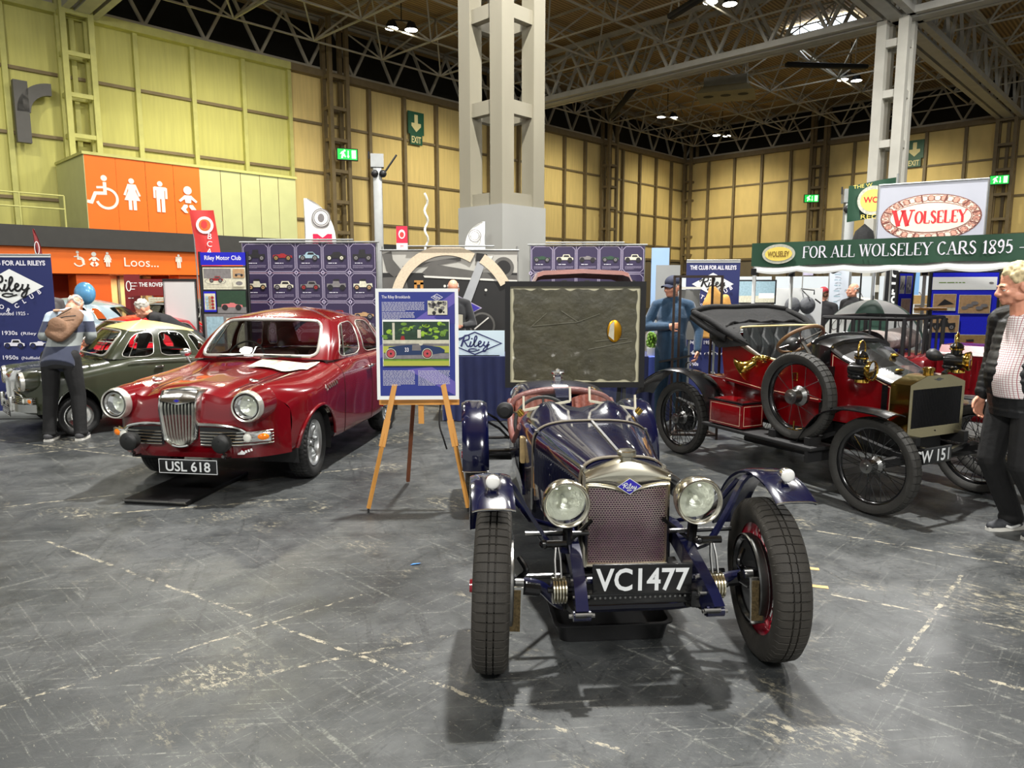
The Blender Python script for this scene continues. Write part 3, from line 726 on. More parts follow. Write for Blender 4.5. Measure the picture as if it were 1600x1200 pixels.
# scuttle with twin cowls, cockpit sides, tail
st = [(1.0, .33, .38, .735, .882, 0), (1.1, .343, .38, .74, .884, .008), (1.2, .355, .38, .74, .886, .028), (1.3, .363, .38, .745, .886, .048), (1.38, .37, .38, .745, .885, .052)]
mb = MB(NAVY); mb.loft([secpts(a, b, c, d, e_, .66, 14, h) for a, b, c, d, e_, h in st]); sc = mb.build('scuttle', t, sharp=40)
mb = MB(mat('dash_black', (10, 10, 14), .4, noise=(6, .1))); mb.rbox((0, 1.40, .79), (.62, .02, .16), .01); mb.build('dashboard', sc)
# cockpit sides: outside skin dropping to a low cut-away
mb = MB(NAVY)
side = [(1.38, .37, .76), (1.5, .378, .68), (1.65, .385, .62), (1.85, .388, .64), (2.0, .385, .72), (2.15, .375, .80)]
for s_ in (-1, 1):
    o_ = [[V(s_ * hw * .92, y, .36), V(s_ * hw, y, .5), V(s_ * hw, y, z), V(s_ * (hw - .025), y, z + .004), V(s_ * (hw - .03), y, .42)] for y, hw, z in side]
    mb.loft(o_, closed=False, caps=False)
mb.bb(-.35, .35, 1.38, 2.2, .34, .38)
mb.build('cockpit_tub', t, sharp=40)
TRIM = mat('red_brown_leather', (92, 42, 34), .5, noise=(18, .12), bump=(60, .2)); SEATL = mat('rose_brown_leather', (140, 80, 66), .5, noise=(14, .1), bump=(40, .3))
mb = MB(TRIM)
for s_ in (-1, 1): mb.tube(curve([(s_ * (hw - .012), y, z + .012) for y, hw, z in side]), .026, 10)
mb.tube(curve([(-.362, 2.10, .78), (-.30, 2.12, .84), (-.15, 2.13, .878), (0, 2.13, .885), (.15, 2.13, .878), (.30, 2.12, .84), (.362, 2.10, .78)]), .030, 10)
mb.build('cockpit_trim', t, sharp=60)
for s_ in (-1, 1):
    mb = MB(SEATL)
    def sf(u, v, s_=s_): 
        x = (u - .5) * .30; return V(s_ * .185 + x, 2.09 - .14 * (1 - v) + .012 * abs(math.sin(u * PI * 6)) * -1, .40 + v * .465 - .05 * (2 * u - 1) ** 2 * v)
    mb.grid(sf, 36, 8); mb.use(TRIM); mb.rbox((s_ * .185, 1.82, .43), (.31, .40, .10), .03); mb.build('seat', t, sharp=60)
# tail
ta = [(2.14, .372, .38, .75, .89, 0), (2.35, .365, .40, .76, .925, 0), (2.6, .34, .43, .76, .905, 0), (2.85, .29, .48, .73, .85, 0), (3.1, .20, .54, .68, .765, 0), (3.25, .10, .58, .64, .69, 0), (3.29, .03, .6, .63, .645, 0)]
mb = MB(NAVY); mb.loft([secpts(a, b, c, d, e_, .66, 14, h) for a, b, c, d, e_, h in ta]); tl = mb.build('tail', t, sharp=40)
mb = MB(NAVY); mb.loft([[V(-.062, y, z0), V(.062, y, z0), V(.055, y, z1), V(-.055, y, z1)] for y, z0, z1 in ((1.98, .5, .86), (2.06, .5, .90), (2.2, .6, .92))]); mb.build('centre_fairing', t)
mb = MB(CHROME); mb.lathe([(.034, 0), (.036, .03), (.024, .04), (.05, .05), (.05, .062), (.02, .068), (.018, .085), (0, .092)], (.03, 2.5, .915), n=20); mb.box((.03, 2.5, .985), (.10, .02, .012)); mb.build('filler_cap', tl)
# aero screens
BONE = mat('cream_screen_frame', (214, 208, 186), .4, .2, .2, noise=(8, .06))
for s_ in (-1, 1):
    a = V(s_ * .345, 1.34, .882); b = V(s_ * .06, 1.34, .935); up = V(0, .018, .085)
    mb = MB(BONE); mb.bar(a, b, .012, .014); mb.bar(a, a + up, .012, .014); mb.bar(b, b + up, .012, .014)
    mb.use(BRASS); mb.cyl(a + V(s_ * .01, 0, -.03), a + V(s_ * .035, 0, .0), .02, n=12)
    o = mb.build('aero_screen', t)
    g = MB(LENS); g.add([a, b, b + up, a + up], [(0, 1, 2, 3)]); g.build('screen_glass', o)
mb = MB(MATTBLK); mb.lathe([(0, 0), (.03, .002), (.05, .02), (.052, .035), (.048, .04), (0, .042)], (-.465, 1.28, .885), (.15, 1, .1), 24); mb.use(CHROME); mb.tube([(-.45, 1.31, .885), (-.36, 1.34, .86)], .007, 6); mb.build('mirror', t)
# steering wheel just showing over the scuttle
mb = MB(MATTBLK); c = V(-.185, 1.60, .74); mb.tube(arc(c, .19, 0, 2 * PI, 36, (1, 0, 0), (0, .45, .89))[:-1], .012, 8, True); [mb.tube([c, c + V(math.cos(a), .45 * math.sin(a), .89 * math.sin(a)) * .185], .008, 6) for a in (R(90), R(210), R(330))]; mb.tube([c, c + V(0, -.25, -.13)], .018, 8); mb.build('steering_wheel', t)
# radiator shell
def rshell(z): return .198
mb = MB(NICKEL)
top = lambda u: .862 - .058 * (abs(u) ** 1.5)           # outer top edge, u -1..1
vee = lambda u: .760 - .040 * (1 - abs(u)) ** 2   # grille top edge dipping to the badge
mb.grid(lambda i, j: V((2 * i - 1) * .190, .10 - .022 * math.sin(PI * min(1, j * 1.0)) * (1 - .3 * abs(2 * i - 1)), vee(2 * i - 1) + (top(2 * i - 1) - vee(2 * i - 1)) * j), 32, 8)
mb.grid(lambda i, j: V((2 * i - 1) * .190, .10 + .09 * j, top(2 * i - 1) + .004 * math.sin(PI * j)), 32, 4)
for s_ in (-1, 1):
    mb.loft([[V(s_ * .172, .098, z), V(s_ * .179, .088, z), V(s_ * .189, .092, z), V(s_ * .192, .105, z), V(s_ * .192, .19, z), V(s_ * .172, .19, z)] for z in (.385, .5, .65, .765, .802)])
mb.tube([(x * .183, .095, vee(x)) for x in [i / 12 - 1 for i in range(25)]], .008, 8)
mb.tube([(-.183, .095, .392), (.183, .095, .392)], .010, 8)
mb.bb(-.19, .19, .12, .19, .375, .40)
rad = mb.build('radiator_shell', t, sharp=40)
def mesh_mat():
    m = mat('woven_wire_mesh', (150, 140, 128), .3, .9); nt = m.node_tree; b = nt.nodes['Principled BSDF']
    tc = nt.nodes.new('ShaderNodeTexCoord'); mp = nt.nodes.new('ShaderNodeMapping'); mp.inputs['Rotation'].default_value = (R(90), 0, 0); nt.links.new(tc.outputs['Object'], mp.inputs[0])
    br = nt.nodes.new('ShaderNodeTexBrick'); br.inputs['Scale'].default_value = 1; br.inputs['Brick Width'].default_value = .0125; br.inputs['Row Height'].default_value = .0098; br.inputs['Mortar Size'].default_value = .0020; br.inputs['Mortar Smooth'].default_value = .35
    br.inputs['Color1'].default_value = lin((46, 14, 38)); br.inputs['Color2'].default_value = lin((70, 20, 60)); br.inputs['Mortar'].default_value = lin((236, 226, 214))
    nt.links.new(mp.outputs[0], br.inputs['Vector']); nt.links.new(br.outputs[0], b.inputs['Base Color']); nt.links.new(br.outputs[1], b.inputs['Metallic'])
    bp = nt.nodes.new('ShaderNodeBump'); bp.inputs['Strength'].default_value = 1; bp.inputs['Distance'].default_value = .004; nt.links.new(br.outputs[1], bp.inputs['Height']); nt.links.new(bp.outputs[0], b.inputs['Normal'])
    return m
mb = MB(mesh_mat()); mb.grid(lambda i, j: V((2 * i - 1) * .174, .106 - .012 * (1 - (2 * i - 1) ** 2), .39 + (vee(2 * i - 1) + .004 - .39) * j), 20, 20); mb.build('radiator_mesh', rad)
mb = MB(NICKEL); mb.lathe([(.030, 0), (.030, .032), (.040, .034), (.043, .040), (.043, .055), (.038, .060), (0, .062)], (0, .135, .848), n=10); mb.build('filler_cap', rad, sharp=30)
ENAM = mat('blue_enamel', (44, 34, 160), .25, 0, .6, noise=(10, .05))
mb = MB(NICKEL); S = Sign(mb, (-.06, .068, .702)); riley_diamond(S, .06, .058, .112, .074, SILVER, ENAM, SILVER, .04); mb.build('badge', rad)
# chassis rails and dumb irons
for s_ in (-1, 1):
    mb = MB(NAVYM); x = s_ * .25
    pts = curve([(x, 3.0, .46), (x, 1.2, .42), (x, .45, .47), (x, .22, .50), (x, .02, .47), (x + s_ * .008 + (s_ > 0) * .008, -.16, .40), (x + s_ * .012 + (s_ > 0) * .02, -.25, .325)], 5)
    mb.strap(pts, .085, .05, (0, .3, 1)); 
    e = V(x + s_ * .012 + (s_ > 0) * .02, -.25, .325); mb.cyl(e - V(.035, 0, 0), e + V(.035, 0, 0), .022, n=12)
    o = mb.build('chassis_rail', t)
    mb = MB(STEEL); [mb.cyl(V(x + s_ * .01, -.262 + k * .06, .345 + k * .045) - V(.034, .02, 0), V(x + s_ * .01, -.262 + k * .06, .345 + k * .045) + V(.034, -.02, 0), .007, n=6) for k in range(3)]; mb.cyl(e - V(.052, 0, 0), e + V(.052, 0, 0), .009, n=6); mb.build('bolts', o)
    # leaf spring
    mb = MB(mat('oily_spring_steel', (44, 43, 42), .4, .6, noise=(20, .2)))
    for k in range(5):
        L = .30 - k * .05; mb.strap(curve([(x + s_ * .02, .02 - L, .315 + .02 * (1 - k / 5) - k * .012 + (.03 if k == 0 else .02) * 0), (x + s_ * .02, .02, .285 - k * .010), (x + s_ * .02, .02 + L, .33 - k * .012)], 6), .045, .008, (1, 0, 0))
    mb.box((x + s_ * .02, .02, .275), (.06, .09, .07)); mb.build('leaf_spring', t)
    # friction damper: stack of brass discs and two arms
    mb = MB(NICKEL); cx = x + s_ * .085
    for k in range(5): mb.lathe([(0, 0), (.052, 0), (.056, .002), (.056, .008), (.052, .010), (0, .010)], (cx - .028 + k * .0125, -.10, .37), (1, 0, 0), 28)
    mb.use(BLACK); mb.cyl((cx - .045, -.10, .37), (cx + .055, -.10, .37), .013, n=8)
    o = mb.build('friction_damper', t, sharp=40)
    mb = MB(STEEL)
    for q in (-.012, .012): mb.strap([(cx + q, -.10, .42), (cx + q, -.07, .49), (cx + q * .4, -.045, .545)], .014, .005, (0, 1, .3))
    mb.use(BLACK); mb.cyl((cx - .055, -.045, .55), (cx + .04, -.045, .55), .016, n=10); mb.ball((cx - .055, -.045, .55), .02, 10, 8); mb.strap([(cx, -.10, .34), (cx, -.02, .29)], .02, .008, (0, 1, 1)); mb.build('damper_arm', o)
mb = MB(NAVYM); mb.bb(-.17, .17, .24, .95, .26, .66); mb.tube([(-.25, -.14, .425), (.25, -.14, .425)], .014, 8); mb.build('cross_tube', t)
mb = MB(NAVYM); mb.tube(curve([(-.53, .02, .36), (-.40, .02, .335), (-.28, .02, .245), (0, .02, .235), (.28, .02, .245), (.40, .02, .335), (.53, .02, .36)]), .026, 10); mb.build('front_axle', t)
mb = MB(BLACK); mb.tube([(-.47, .14, .33), (.47, .14, .33)], .013, 8); mb.tube([(.36, .16, .34), (.30, .5, .40), (.26, .8, .46)], .012, 8); mb.build('track_rod', t)
# black slotted cross-beam under the plate
mb = MB(BLACK); mb.rbox((.0, -.13, .345), (.44, .05, .05), .008); mb.use(STEEL); [mb.cyl((-.19 + k * .021, -.157, .352), (-.19 + k * .021, -.150, .352), .005, n=6) for k in range(19)]; mb.build('cross_beam', t)
number_plate(t, (.0, -.175, .440), 'VC1477', .412, .130, 0, BLACK, SILVER, rz=R(-2.5), bold=.02, inset=.014, charh=.70)
mb = MB(BLACK); mb.rbox((.26, -.14, .345), (.11, .09, .075), .01); mb.use(STEEL); mb.box((.26, -.19, .39), (.06, .01, .03)); mb.build('horn_bracket', t)
# headlamps on posts
for s_ in (-1, 1):
    headlamp(t, (s_ * .285 - .012, -.04, .722), .099, NICKEL, NICKEL, depth=.15)
    mb = MB(BLACK); mb.tube([(s_ * .278, .03, .625), (s_ * .275, .05, .50)], .022, 10); mb.tube([(s_ * .18, .06, .555), (s_ * .46, .06, .56)], .011, 8); mb.tube([(s_ * .27, .05, .52), (s_ * .16, .10, .60)], .010, 6); mb.build('lamp_post', t)
# wheels
wl_ = []
for x, y in ((-.605, .0), (.605, 0)):
    s_ = 1 if x > 0 else -1
    o = wire_wheel(t, (x, y, .352), s_, .352, .150, .245, REDW, REDW, REDW, rz=R(-4.5), drum=.185, camber=R(1.5) * -s_, n=60, tread=58)
    mb = MB(CHROME); q = -s_
    mb.loft([[V(q * a, -.155 - .012, z), V(q * b, -.155 - .012, z), V(q * b, -.155, z), V(q * a, -.155, z)] for a, b, z in ((.062, .118, -.13), (.062, .128, .07))])
    mb.use(mat('brass_gauze', (112, 96, 66), .5, .5, noise=(120, .5))); mb.bb(min(q * .070, q * .118), max(q * .070, q * .118), -.170, -.166, -.118, .058); mb.build('brake_scoop', o)
    mb = MB(BLACK); mb.tube(curve([(q * .11, -.03, .05), (q * .14, -.06, .10), (q * .11, -.02, .14)]), .012, 8); mb.tube([(q * .09, 0, 0), (q * .2, .02, -.02)], .03, 10); mb.lathe([(.03, 0), (.045, .02), (.02, .05)], (q * .09, -.06, .03), (q, 0, 0), 12); mb.use(STEEL); mb.cyl((q * .095, -.10, .06), (q * .13, -.10, .06), .02, n=12); mb.build('brake_lever', o)
for x in (-.62, .62): wire_wheel(t, (x, 2.44, .352), 1 if x > 0 else -1, .352, .140, .245, REDW, REDW, REDW, drum=.185, n=48, tread=52)
mb = MB(BLACK); mb.tube([(-.58, 2.44, .352), (.58, 2.44, .352)], .045, 12); mb.ball((0, 2.44, .34), .13); mb.build('rear_axle', t)
# cycle wings
def wing(x, y, R_, a0, a1, w, name, lamp=True, crown=.012):
    mb = MB(NAVY); n = 28; secs = []
    for i in range(n + 1):
        a = a0 + (a1 - a0) * i / n; row = []
        for k in range(13):
            f = k / 12 * 2 - 1; r_ = R_ + crown * (1 - f ** 4)
            row.append(V(x + f * w / 2, y - r_ * math.cos(a), .352 + r_ * math.sin(a)))
        for k in range(12, -1, -1):
            f = k / 12 * 2 - 1; r_ = R_ - .010 + crown * (1 - f ** 4)
            row.append(V(x + f * (w / 2 - .003), y - r_ * math.cos(a), .352 + r_ * math.sin(a)))
        secs.append(row)
    mb.loft(secs); o = mb.build(name, t, sharp=50)
    mb = MB(CHROME)
    for i in (0,):
        a = a0; mb.tube([V(x + f * w / 2, y - (R_ + crown * (1 - f ** 4)) * math.cos(a), .352 + (R_ + crown * (1 - f ** 4)) * math.sin(a)) for f in [k / 6 - 1 for k in range(13)]], .004, 6)
    mb.build('wing_edge', o)
    if lamp:
        c = V(x - .0, y - (R_ + .05) * math.cos(R(76)), .352 + (R_ + .045) * math.sin(R(76)))
        mb = MB(CHROME); mb.lathe([(.012, .055), (.026, .04), (.030, .015), (.029, 0)], c - V(0, .02, 0), (0, 1, 0), 18); mb.cyl(c - V(0, 0, .045), c, .008, n=8); mb.use(mat('milky_lens', (225, 225, 220), .25, 0, .5)); mb.ball(c - V(0, .02, 0), (.029, .014, .029), 16, 10); mb.build('side_lamp', o)
    return o
for s_ in (-1, 1):
    o = wing(s_ * .61, .0, .47, R(60), R(168), .17, 'front_wing')
    mb = MB(NAVYM); mb.strap(curve([(s_ * .24, .02, .485), (s_ * .31, .02, .50), (s_ * .36, .02, .535), (s_ * .44, .05, .65), (s_ * .53, .08, .79), (s_ * .66, .08, .81)], 4), .035, .014, (0, 1, 0)); mb.tube([(s_ * .25, .45, .45), (s_ * .42, .25, .56), (s_ * .55, .22, .74)], .012, 8); mb.build('wing_stay', o)
    o = wing(s_ * .62, 2.44, .40, R(-4), R(150), .19, 'rear_wing', False, .02)
    mb = MB(BLACK); [mb.tube([(s_ * .30, yy, .45), (s_ * .44, yy, .6), (s_ * .54, yy, .66)], .010, 6) for yy in (2.2, 2.6)]; [mb.tube([(s_ * .36, 2.12, z), (s_ * .54, 2.12, z)], .012, 6) for z in (.45, .55)]; mb.build('wing_stay', o)
# undertray, side valance with rivets, exhaust on the far side
mb = MB(mat('dark_valance', (14, 16, 30), .45, .1, .1, noise=(6, .15)))
for s_ in (-1, 1): mb.loft([[V(s_ * .245, y, .34), V(s_ * .262, y, .34), V(s_ * .262, y, .50), V(s_ * .245, y, .50)] for y in (.3, 1.0)]); mb.loft([[V(s_ * .26, y, .30), V(s_ * .33, y, .30), V(s_ * .33, y, .42), V(s_ * .26, y, .42)] for y in (1.0, 2.2)])
mb.bb(-.25, .25, .2, 2.3, .30, .32); mb.rbox((0, .5, .27), (.26, .5, .12), .03); mb.build('undertray', t)
mb = MB(STEEL)
for k in range(4):
    mb.tube(curve([(.23, .42 + k * .11, .70), (.29, .42 + k * .11, .70), (.34, .46 + k * .11, .66), (.36, .6 + k * .10, .60)]), .020, 10)
mb.tube(curve([(.36, .5, .60), (.37, 1.0, .56), (.44, 1.5, .42), (.46, 3.0, .40)]), .034, 12); mb.build('exhaust', t)
mb = MB(STEEL); mb.tube([(-.46, .05, .56), (-.26, .06, .565)], .006, 6); mb.tube(curve([(-.42, .10, .56), (-.36, .14, .48), (-.28, .2, .46)]), .005, 6); mb.build('brake_cable', t)
mb = MB(mat('wicker_tan', (176, 150, 104), .6, noise=(30, .3))); mb.rbox((-.36, 1.25, .66), (.03, .06, .16), .008); mb.build('handbrake_grip', t)
# drip tray under the engine
tr = thing('drip_tray', 'shallow black drip tray on the floor under the blue racing car', 'tray', (.455, 3.31, .0), R(4.5))
mb = MB(mat('black_plastic', (22, 22, 23), .38, noise=(8, .12)))
w, d, h = .54, .46, .085
def rr(w, d, z, r=.05, n=5):
    o_ = []
    for cx, cy, a0 in ((w / 2 - r, d / 2 - r, 0), (-w / 2 + r, d / 2 - r, 90), (-w / 2 + r, -d / 2 + r, 180), (w / 2 - r, -d / 2 + r, 270)):
        o_ += [V(cx + r * math.cos(R(a0 + 90 * i / n)), cy + r * math.sin(R(a0 + 90 * i / n)), z) for i in range(n + 1)]
    return o_
mb.loft([rr(w * .92, d * .9, .004), rr(w * .93, d * .91, .002), rr(w * .99, d * .98, h), rr(w * 1.04, d * 1.05, h + .002), rr(w * 1.04, d * 1.05, h + .008), rr(w * .97, d * .96, h + .006), rr(w * .91, d * .88, .010)]); mb.build('pan', tr, sharp=50)
# ================================================================== FIFTIES SALOON (red one at left, green one behind)
STN = [
 (-.70, [(.60, .345), (.67, .37), (.70, .47), (.71, .60), (.68, .72), (.53, .835), (.34, .785), (.20, .815), (0, .835)]),
 (-.55, [(.66, .335), (.72, .37), (.745, .49), (.752, .62), (.722, .765), (.555, .872), (.36, .825), (.22, .858), (0, .880)]),
 (-.30, [(.68, .31), (.75, .35), (.77, .49), (.775, .64), (.745, .79), (.575, .885), (.37, .848), (.24, .880), (0, .902)]),
 (.05, [(.70, .29), (.76, .33), (.775, .49), (.78, .66), (.75, .81), (.59, .900), (.39, .872), (.26, .905), (0, .928)]),
 (.40, [(.70, .27), (.755, .30), (.77, .48), (.775, .68), (.745, .84), (.61, .920), (.45, .912), (.30, .940), (0, .958)]),
 (.68, [(.70, .26), (.75, .29), (.765, .48), (.77, .70), (.745, .86), (.64, .940), (.50, .962), (.34, .980), (0, .990)]),
 (1.05, [(.70, .26), (.75, .29), (.765, .48), (.77, .70), (.748, .86), (.70, .945), (.52, .955), (.3, .96), (0, .96)]),
 (1.6, [(.70, .26), (.75, .29), (.765, .48), (.77, .70), (.748, .86), (.70, .942), (.52, .95), (.3, .95), (0, .95)]),
 (2.15, [(.68, .28), (.735, .32), (.755, .50), (.762, .69), (.738, .85), (.69, .935), (.52, .945), (.3, .945), (0, .945)]),
 (2.65, [(.63, .33), (.69, .37), (.72, .53), (.722, .69), (.69, .82), (.61, .895), (.45, .918), (.3, .925), (0, .93)]),
 (3.02, [(.52, .40), (.60, .44), (.635, .57), (.635, .68), (.60, .76), (.51, .80), (.4, .81), (.25, .815), (0, .82)]),
 (3.12, [(.40, .44), (.46, .47), (.49, .57), (.49, .65), (.46, .69), (.4, .71), (.3, .715), (.2, .72), (0, .72)])]
STN = [(y if y < .1 else (y - .10 * min(1, (y - .1) / .6)) if y < 1.5 else y - .14, [(x * 1.03, z - (.03 if (y < -.2 and z < .5) else 0)) for x, z in q]) for y, q in STN]
def warp(x, y):
    if y > .1: return y
    return y + .44 * (abs(x) / .80) ** 4.6 * ((.1 - y) / .8)
GB = [V(0, .56, .985), V(.32, .585, .98), V(.60, .70, .965), V(.695, .82, .955), V(.705, 1.5, .945), V(.69, 2.2, .94), V(.60, 2.58, .93), V(.33, 2.80, .925), V(0, 2.85, .925)]
GT = [V(0, 1.03, 1.345), V(.27, 1.045, 1.343), V(.49, 1.11, 1.325), V(.555, 1.21, 1.305), V(.57, 1.55, 1.33), V(.55, 2.02, 1.305), V(.49, 2.25, 1.275), V(.28, 2.38, 1.28), V(0, 2.40, 1.285)]
GB = [V(p.x, p.y - .20, p.z) for p in GB]; GT = [V(p.x, p.y - .22, p.z) for p in GT]
def gh(u, v, inset=0):
    u = (u + 16) % 16 if u < -8 or u > 16 else u
    s_ = 1
    if u < 0: u = -u; s_ = -1
    if u > 8: u = 16 - u; s_ = -1
    b = cr(GB, u); t_ = cr(GT, u); p = b.lerp(t_, v); c = V(0, 1.4, p.z); d = (p - c); d.z = 0; d.normalize()
    p = p + d * (.035 * math.sin(PI * v) - inset); return V(p.x * s_, p.y, p.z)
GHOLES = [(-1.86, 1.86, .07, .93), (3.14, 3.92, .06, .90), (4.10, 4.86, .06, .90), (5.1, 5.55, .12, .82), (6.4, 9.6, .10, .90)]
def rpath(u0, u1, v0, v1, r=.16, ru=None, n=5):
    """rounded rectangle in the (u,v) sheet"""
    ru = ru or min((u1 - u0) * .28, .3); out = []
    for cu, cv, a0 in ((u1 - ru, v1 - r, 0), (u0 + ru, v1 - r, 90), (u0 + ru, v0 + r, 180), (u1 - ru, v0 + r, 270)):
        out += [(cu + ru * math.cos(R(a0 + 90 * i / n)), cv + r * math.sin(R(a0 + 90 * i / n))) for i in range(n + 1)]
    dense = []
    for i in range(len(out)):
        a, b = out[i], out[(i + 1) % len(out)]; k = max(1, int(max(abs(b[0] - a[0]) / .12, abs(b[1] - a[1]) / .12)))
        for j in range(k): dense.append((a[0] + (b[0] - a[0]) * j / k, a[1] + (b[1] - a[1]) * j / k))
    return dense
def in_round(u, v, h, r=.16):
    u0, u1, v0, v1 = h; ru = min((u1 - u0) * .28, .3)
    if not (u0 < u < u1 and v0 < v < v1): return False
    du = max(u0 + ru - u, u - (u1 - ru), 0) / ru; dv = max(v0 + r - v, v - (v1 - r), 0) / r
    return du * du + dv * dv < 1
def alloy_wheel(parent, loc, side, rz=0, R_=.30, w=.175, rim=.185, kind='alloy'):
    mb = MB(mat('black_tyre', (24, 24, 24), .6, noise=(25, .2))); tyre_geo(mb, R_, w, rim + .01, 44, groove=.004, ribs=(-.45, 0, .45)); o = mb.build('wheel', parent, loc, (0, 0, rz), sharp=50)
    if kind == 'alloy':
        mb = MB(ALLOY); s_ = side
        mb.lathe([(rim - .02, -s_ * .06), (rim - .02, s_ * .045), (rim - .012, s_ * .06), (rim + .012, s_ * .07), (rim + .016, s_ * .062)], (0, 0, 0), (1, 0, 0), 40)
        mb.lathe([(0, s_ * .05), (.03, s_ * .05), (.034, s_ * .04), (.06, s_ * .035), (.066, s_ * .0)], (0, 0, 0), (1, 0, 0), 24)
        for k in range(8):
            a = 2 * PI * k / 8; rad_ = V(0, math.cos(a), math.sin(a)); tan = V(0, -math.sin(a), math.cos(a))
            mb.loft([[rad_ * q + tan * (-w_) + V(s_ * x0, 0, 0), rad_ * q + tan * w_ + V(s_ * x0, 0, 0), rad_ * q + tan * w_ * .5 + V(s_ * x1, 0, 0), rad_ * q - tan * w_ * .5 + V(s_ * x1, 0, 0)] for q, w_, x0, x1 in ((.045, .022, 0, .036), (.09, .015, 0, .034), (.14, .020, .0, .036), (rim - .008, .036, .0, .045))])
        mb.use(STEEL)
        for k in range(4): a = 2 * PI * k / 4 + .4; mb.cyl((s_ * .03, .045 * math.cos(a), .045 * math.sin(a)), (s_ * .055, .045 * math.cos(a), .045 * math.sin(a)), .009, n=6)
        mb.build('alloy_rim', o, sharp=40)
        mb = MB(MATTBLK); mb.lathe([(0, s_ * -.02), (rim - .02, s_ * -.02)], (0, 0, 0), (1, 0, 0), 24); mb.build('brake_disc', o)
    else:
        mb = MB(CHROME); s_ = side
        mb.lathe([(0, s_ * .085), (.03, s_ * .084), (.07, s_ * .07), (.10, s_ * .055), (.105, s_ * .045), (rim * .8, s_ * .055), (rim, s_ * .065), (rim + .015, s_ * .06)], (0, 0, 0), (1, 0, 0), 32); mb.build('hub_cap', o)
    return o
def saloon(t, paint, roofm, interior, wheel='alloy', full=True, lampx=.54, trimm=None, glass_=None, steer=0):
    trimm = trimm or mat('bright_trim', (226, 224, 214), .25, .7, noise=(6, .05)); glass_ = glass_ or glass('car_glass', (246, 249, 246), .8)
    k1, k2 = 9, 6; n1, n2 = (len(STN) - 1) * k1, 8 * k2
    cols = [[V(p[0], s[0], p[1]) for p in s[1]] for s in STN]
    ctl = [[c[j] for c in cols] for j in range(9)]
    half = []
    for i in range(n1 + 1):
        row = [cr(ctl[j], i / k1) for j in range(9)]; half.append([cr(row, q / k2) for q in range(n2 + 1)])
    for row in half:
        for i, p in enumerate(row): row[i] = V(max(0, p.x) if i < n2 else 0, warp(p.x, p.y), p.z)
    arches = ((0.0, .30, .335), (2.04, .30, .325))
    mb = MB(paint); vid = {}; lips = {}
    allv = []; grid_ = []
    for s_ in (1, -1):
        g = []
        for row in half:
            r_ = []
            for p in row: allv.append(V(p.x * s_, p.y, p.z)); r_.append(len(allv) - 1)
            g.append(r_)
        grid_.append((s_, g))
    faces = []
    for s_, g in grid_:
        for i in range(n1):
            for j in range(n2):
                f = (g[i][j], g[i][j + 1], g[i + 1][j + 1], g[i + 1][j])
                c = (allv[f[0]] + allv[f[2]]) / 2
                if abs(c.x) < .66 and .50 < c.y < 2.35 and c.z > .9: continue        # open cabin
                ins = [any(math.hypot(allv[q].y - a[0], allv[q].z - a[1]) < a[2] for a in arches) and allv[q].z < .75 and abs(allv[q].x) > .55 for q in f]
                if all(ins): continue
                if any(ins):
                    for q, b in zip(f, ins):
                        if b: lips.setdefault(q, 0)
                faces.append(f if s_ < 0 else f[::-1])
    for q in lips:
        p = allv[q]
        for ai, a in enumerate(arches):
            d = math.hypot(p.y - a[0], p.z - a[1])
            if d < a[2] + .02:
                allv[q] = V(p.x, a[0] + (p.y - a[0]) / d * a[2], a[1] + (p.z - a[1]) / d * a[2]); lips[q] = ai + 1
    mb.add(allv, faces)
    # front face
    first = half[0]
    tops = sorted([(p.x, p.z, p.y) for p in first[int(2.5 * k2):]], key=lambda a: a[0])
    def topz(x):
        x = abs(x)
        for a, b in zip(tops, tops[1:]):
            if a[0] <= x <= b[0] + 1e-9: 
                f = (x - a[0]) / max(1e-6, b[0] - a[0]); return a[1] + (b[1] - a[1]) * f
        return tops[-1][1]
    mb.grid(lambda u, v: V((2 * u - 1) * .726, warp((2 * u - 1) * .726, -.70) - .055 * math.sin(PI * v) ** .7 * (1 - abs(2 * u - 1) ** 4), .315 + (topz((2 * u - 1) * .726) - .315) * v), 44, 16)
    # tail panel
    mb.grid(lambda u, v: V((2 * u - 1) * .484, 2.98 + .04 * math.sin(PI * v) * (1 - (2 * u - 1) ** 4), .44 + (.715 - .44) * v), 12, 6)
    body = mb.build('body_shell', t, sharp=50, merge=.0008)
    # arch lips
    lm = MB(paint)
    for s_ in (1, -1):
        for ai, a in enumerate(arches):
            P = sorted([allv[q] for q in lips if lips[q] == ai + 1 and allv[q].x * s_ > 0], key=lambda p: math.atan2(p.z - a[1], p.y - a[0]))
            P = [p for p in P if p.z > .305]
            Q = []
            for p in P:
                if not Q or (p - Q[-1]).length > .03: Q.append(p)
            if len(Q) > 3: lm.tube([q + V(s_ * .004, 0, 0) for q in Q], .013, 6)
    lm.build('arch_lips', body)
    wb = MB(MATTBLK)
    for s_ in (1, -1):
        for a in arches:
            wb.loft([[V(s_ * x, a[0] + (a[2] + .01) * math.cos(R(q)), a[1] + (a[2] + .01) * math.sin(R(q))) for q in range(-20, 201, 12)] for x in (.40, .745)], closed=False, caps=False)
            wb.add([V(s_ * .40, a[0] + (a[2] + .01) * math.cos(R(q)), a[1] + (a[2] + .01) * math.sin(R(q))) for q in range(-20, 201, 12)], [tuple(range(19))])
    wb.bb(-.66, .66, -.30, 2.7, .24, .30)
    wb.build('wheel_housings', t)
    # greenhouse
    mb = MB(paint); gl = MB(glass_); N, M = 24, 18
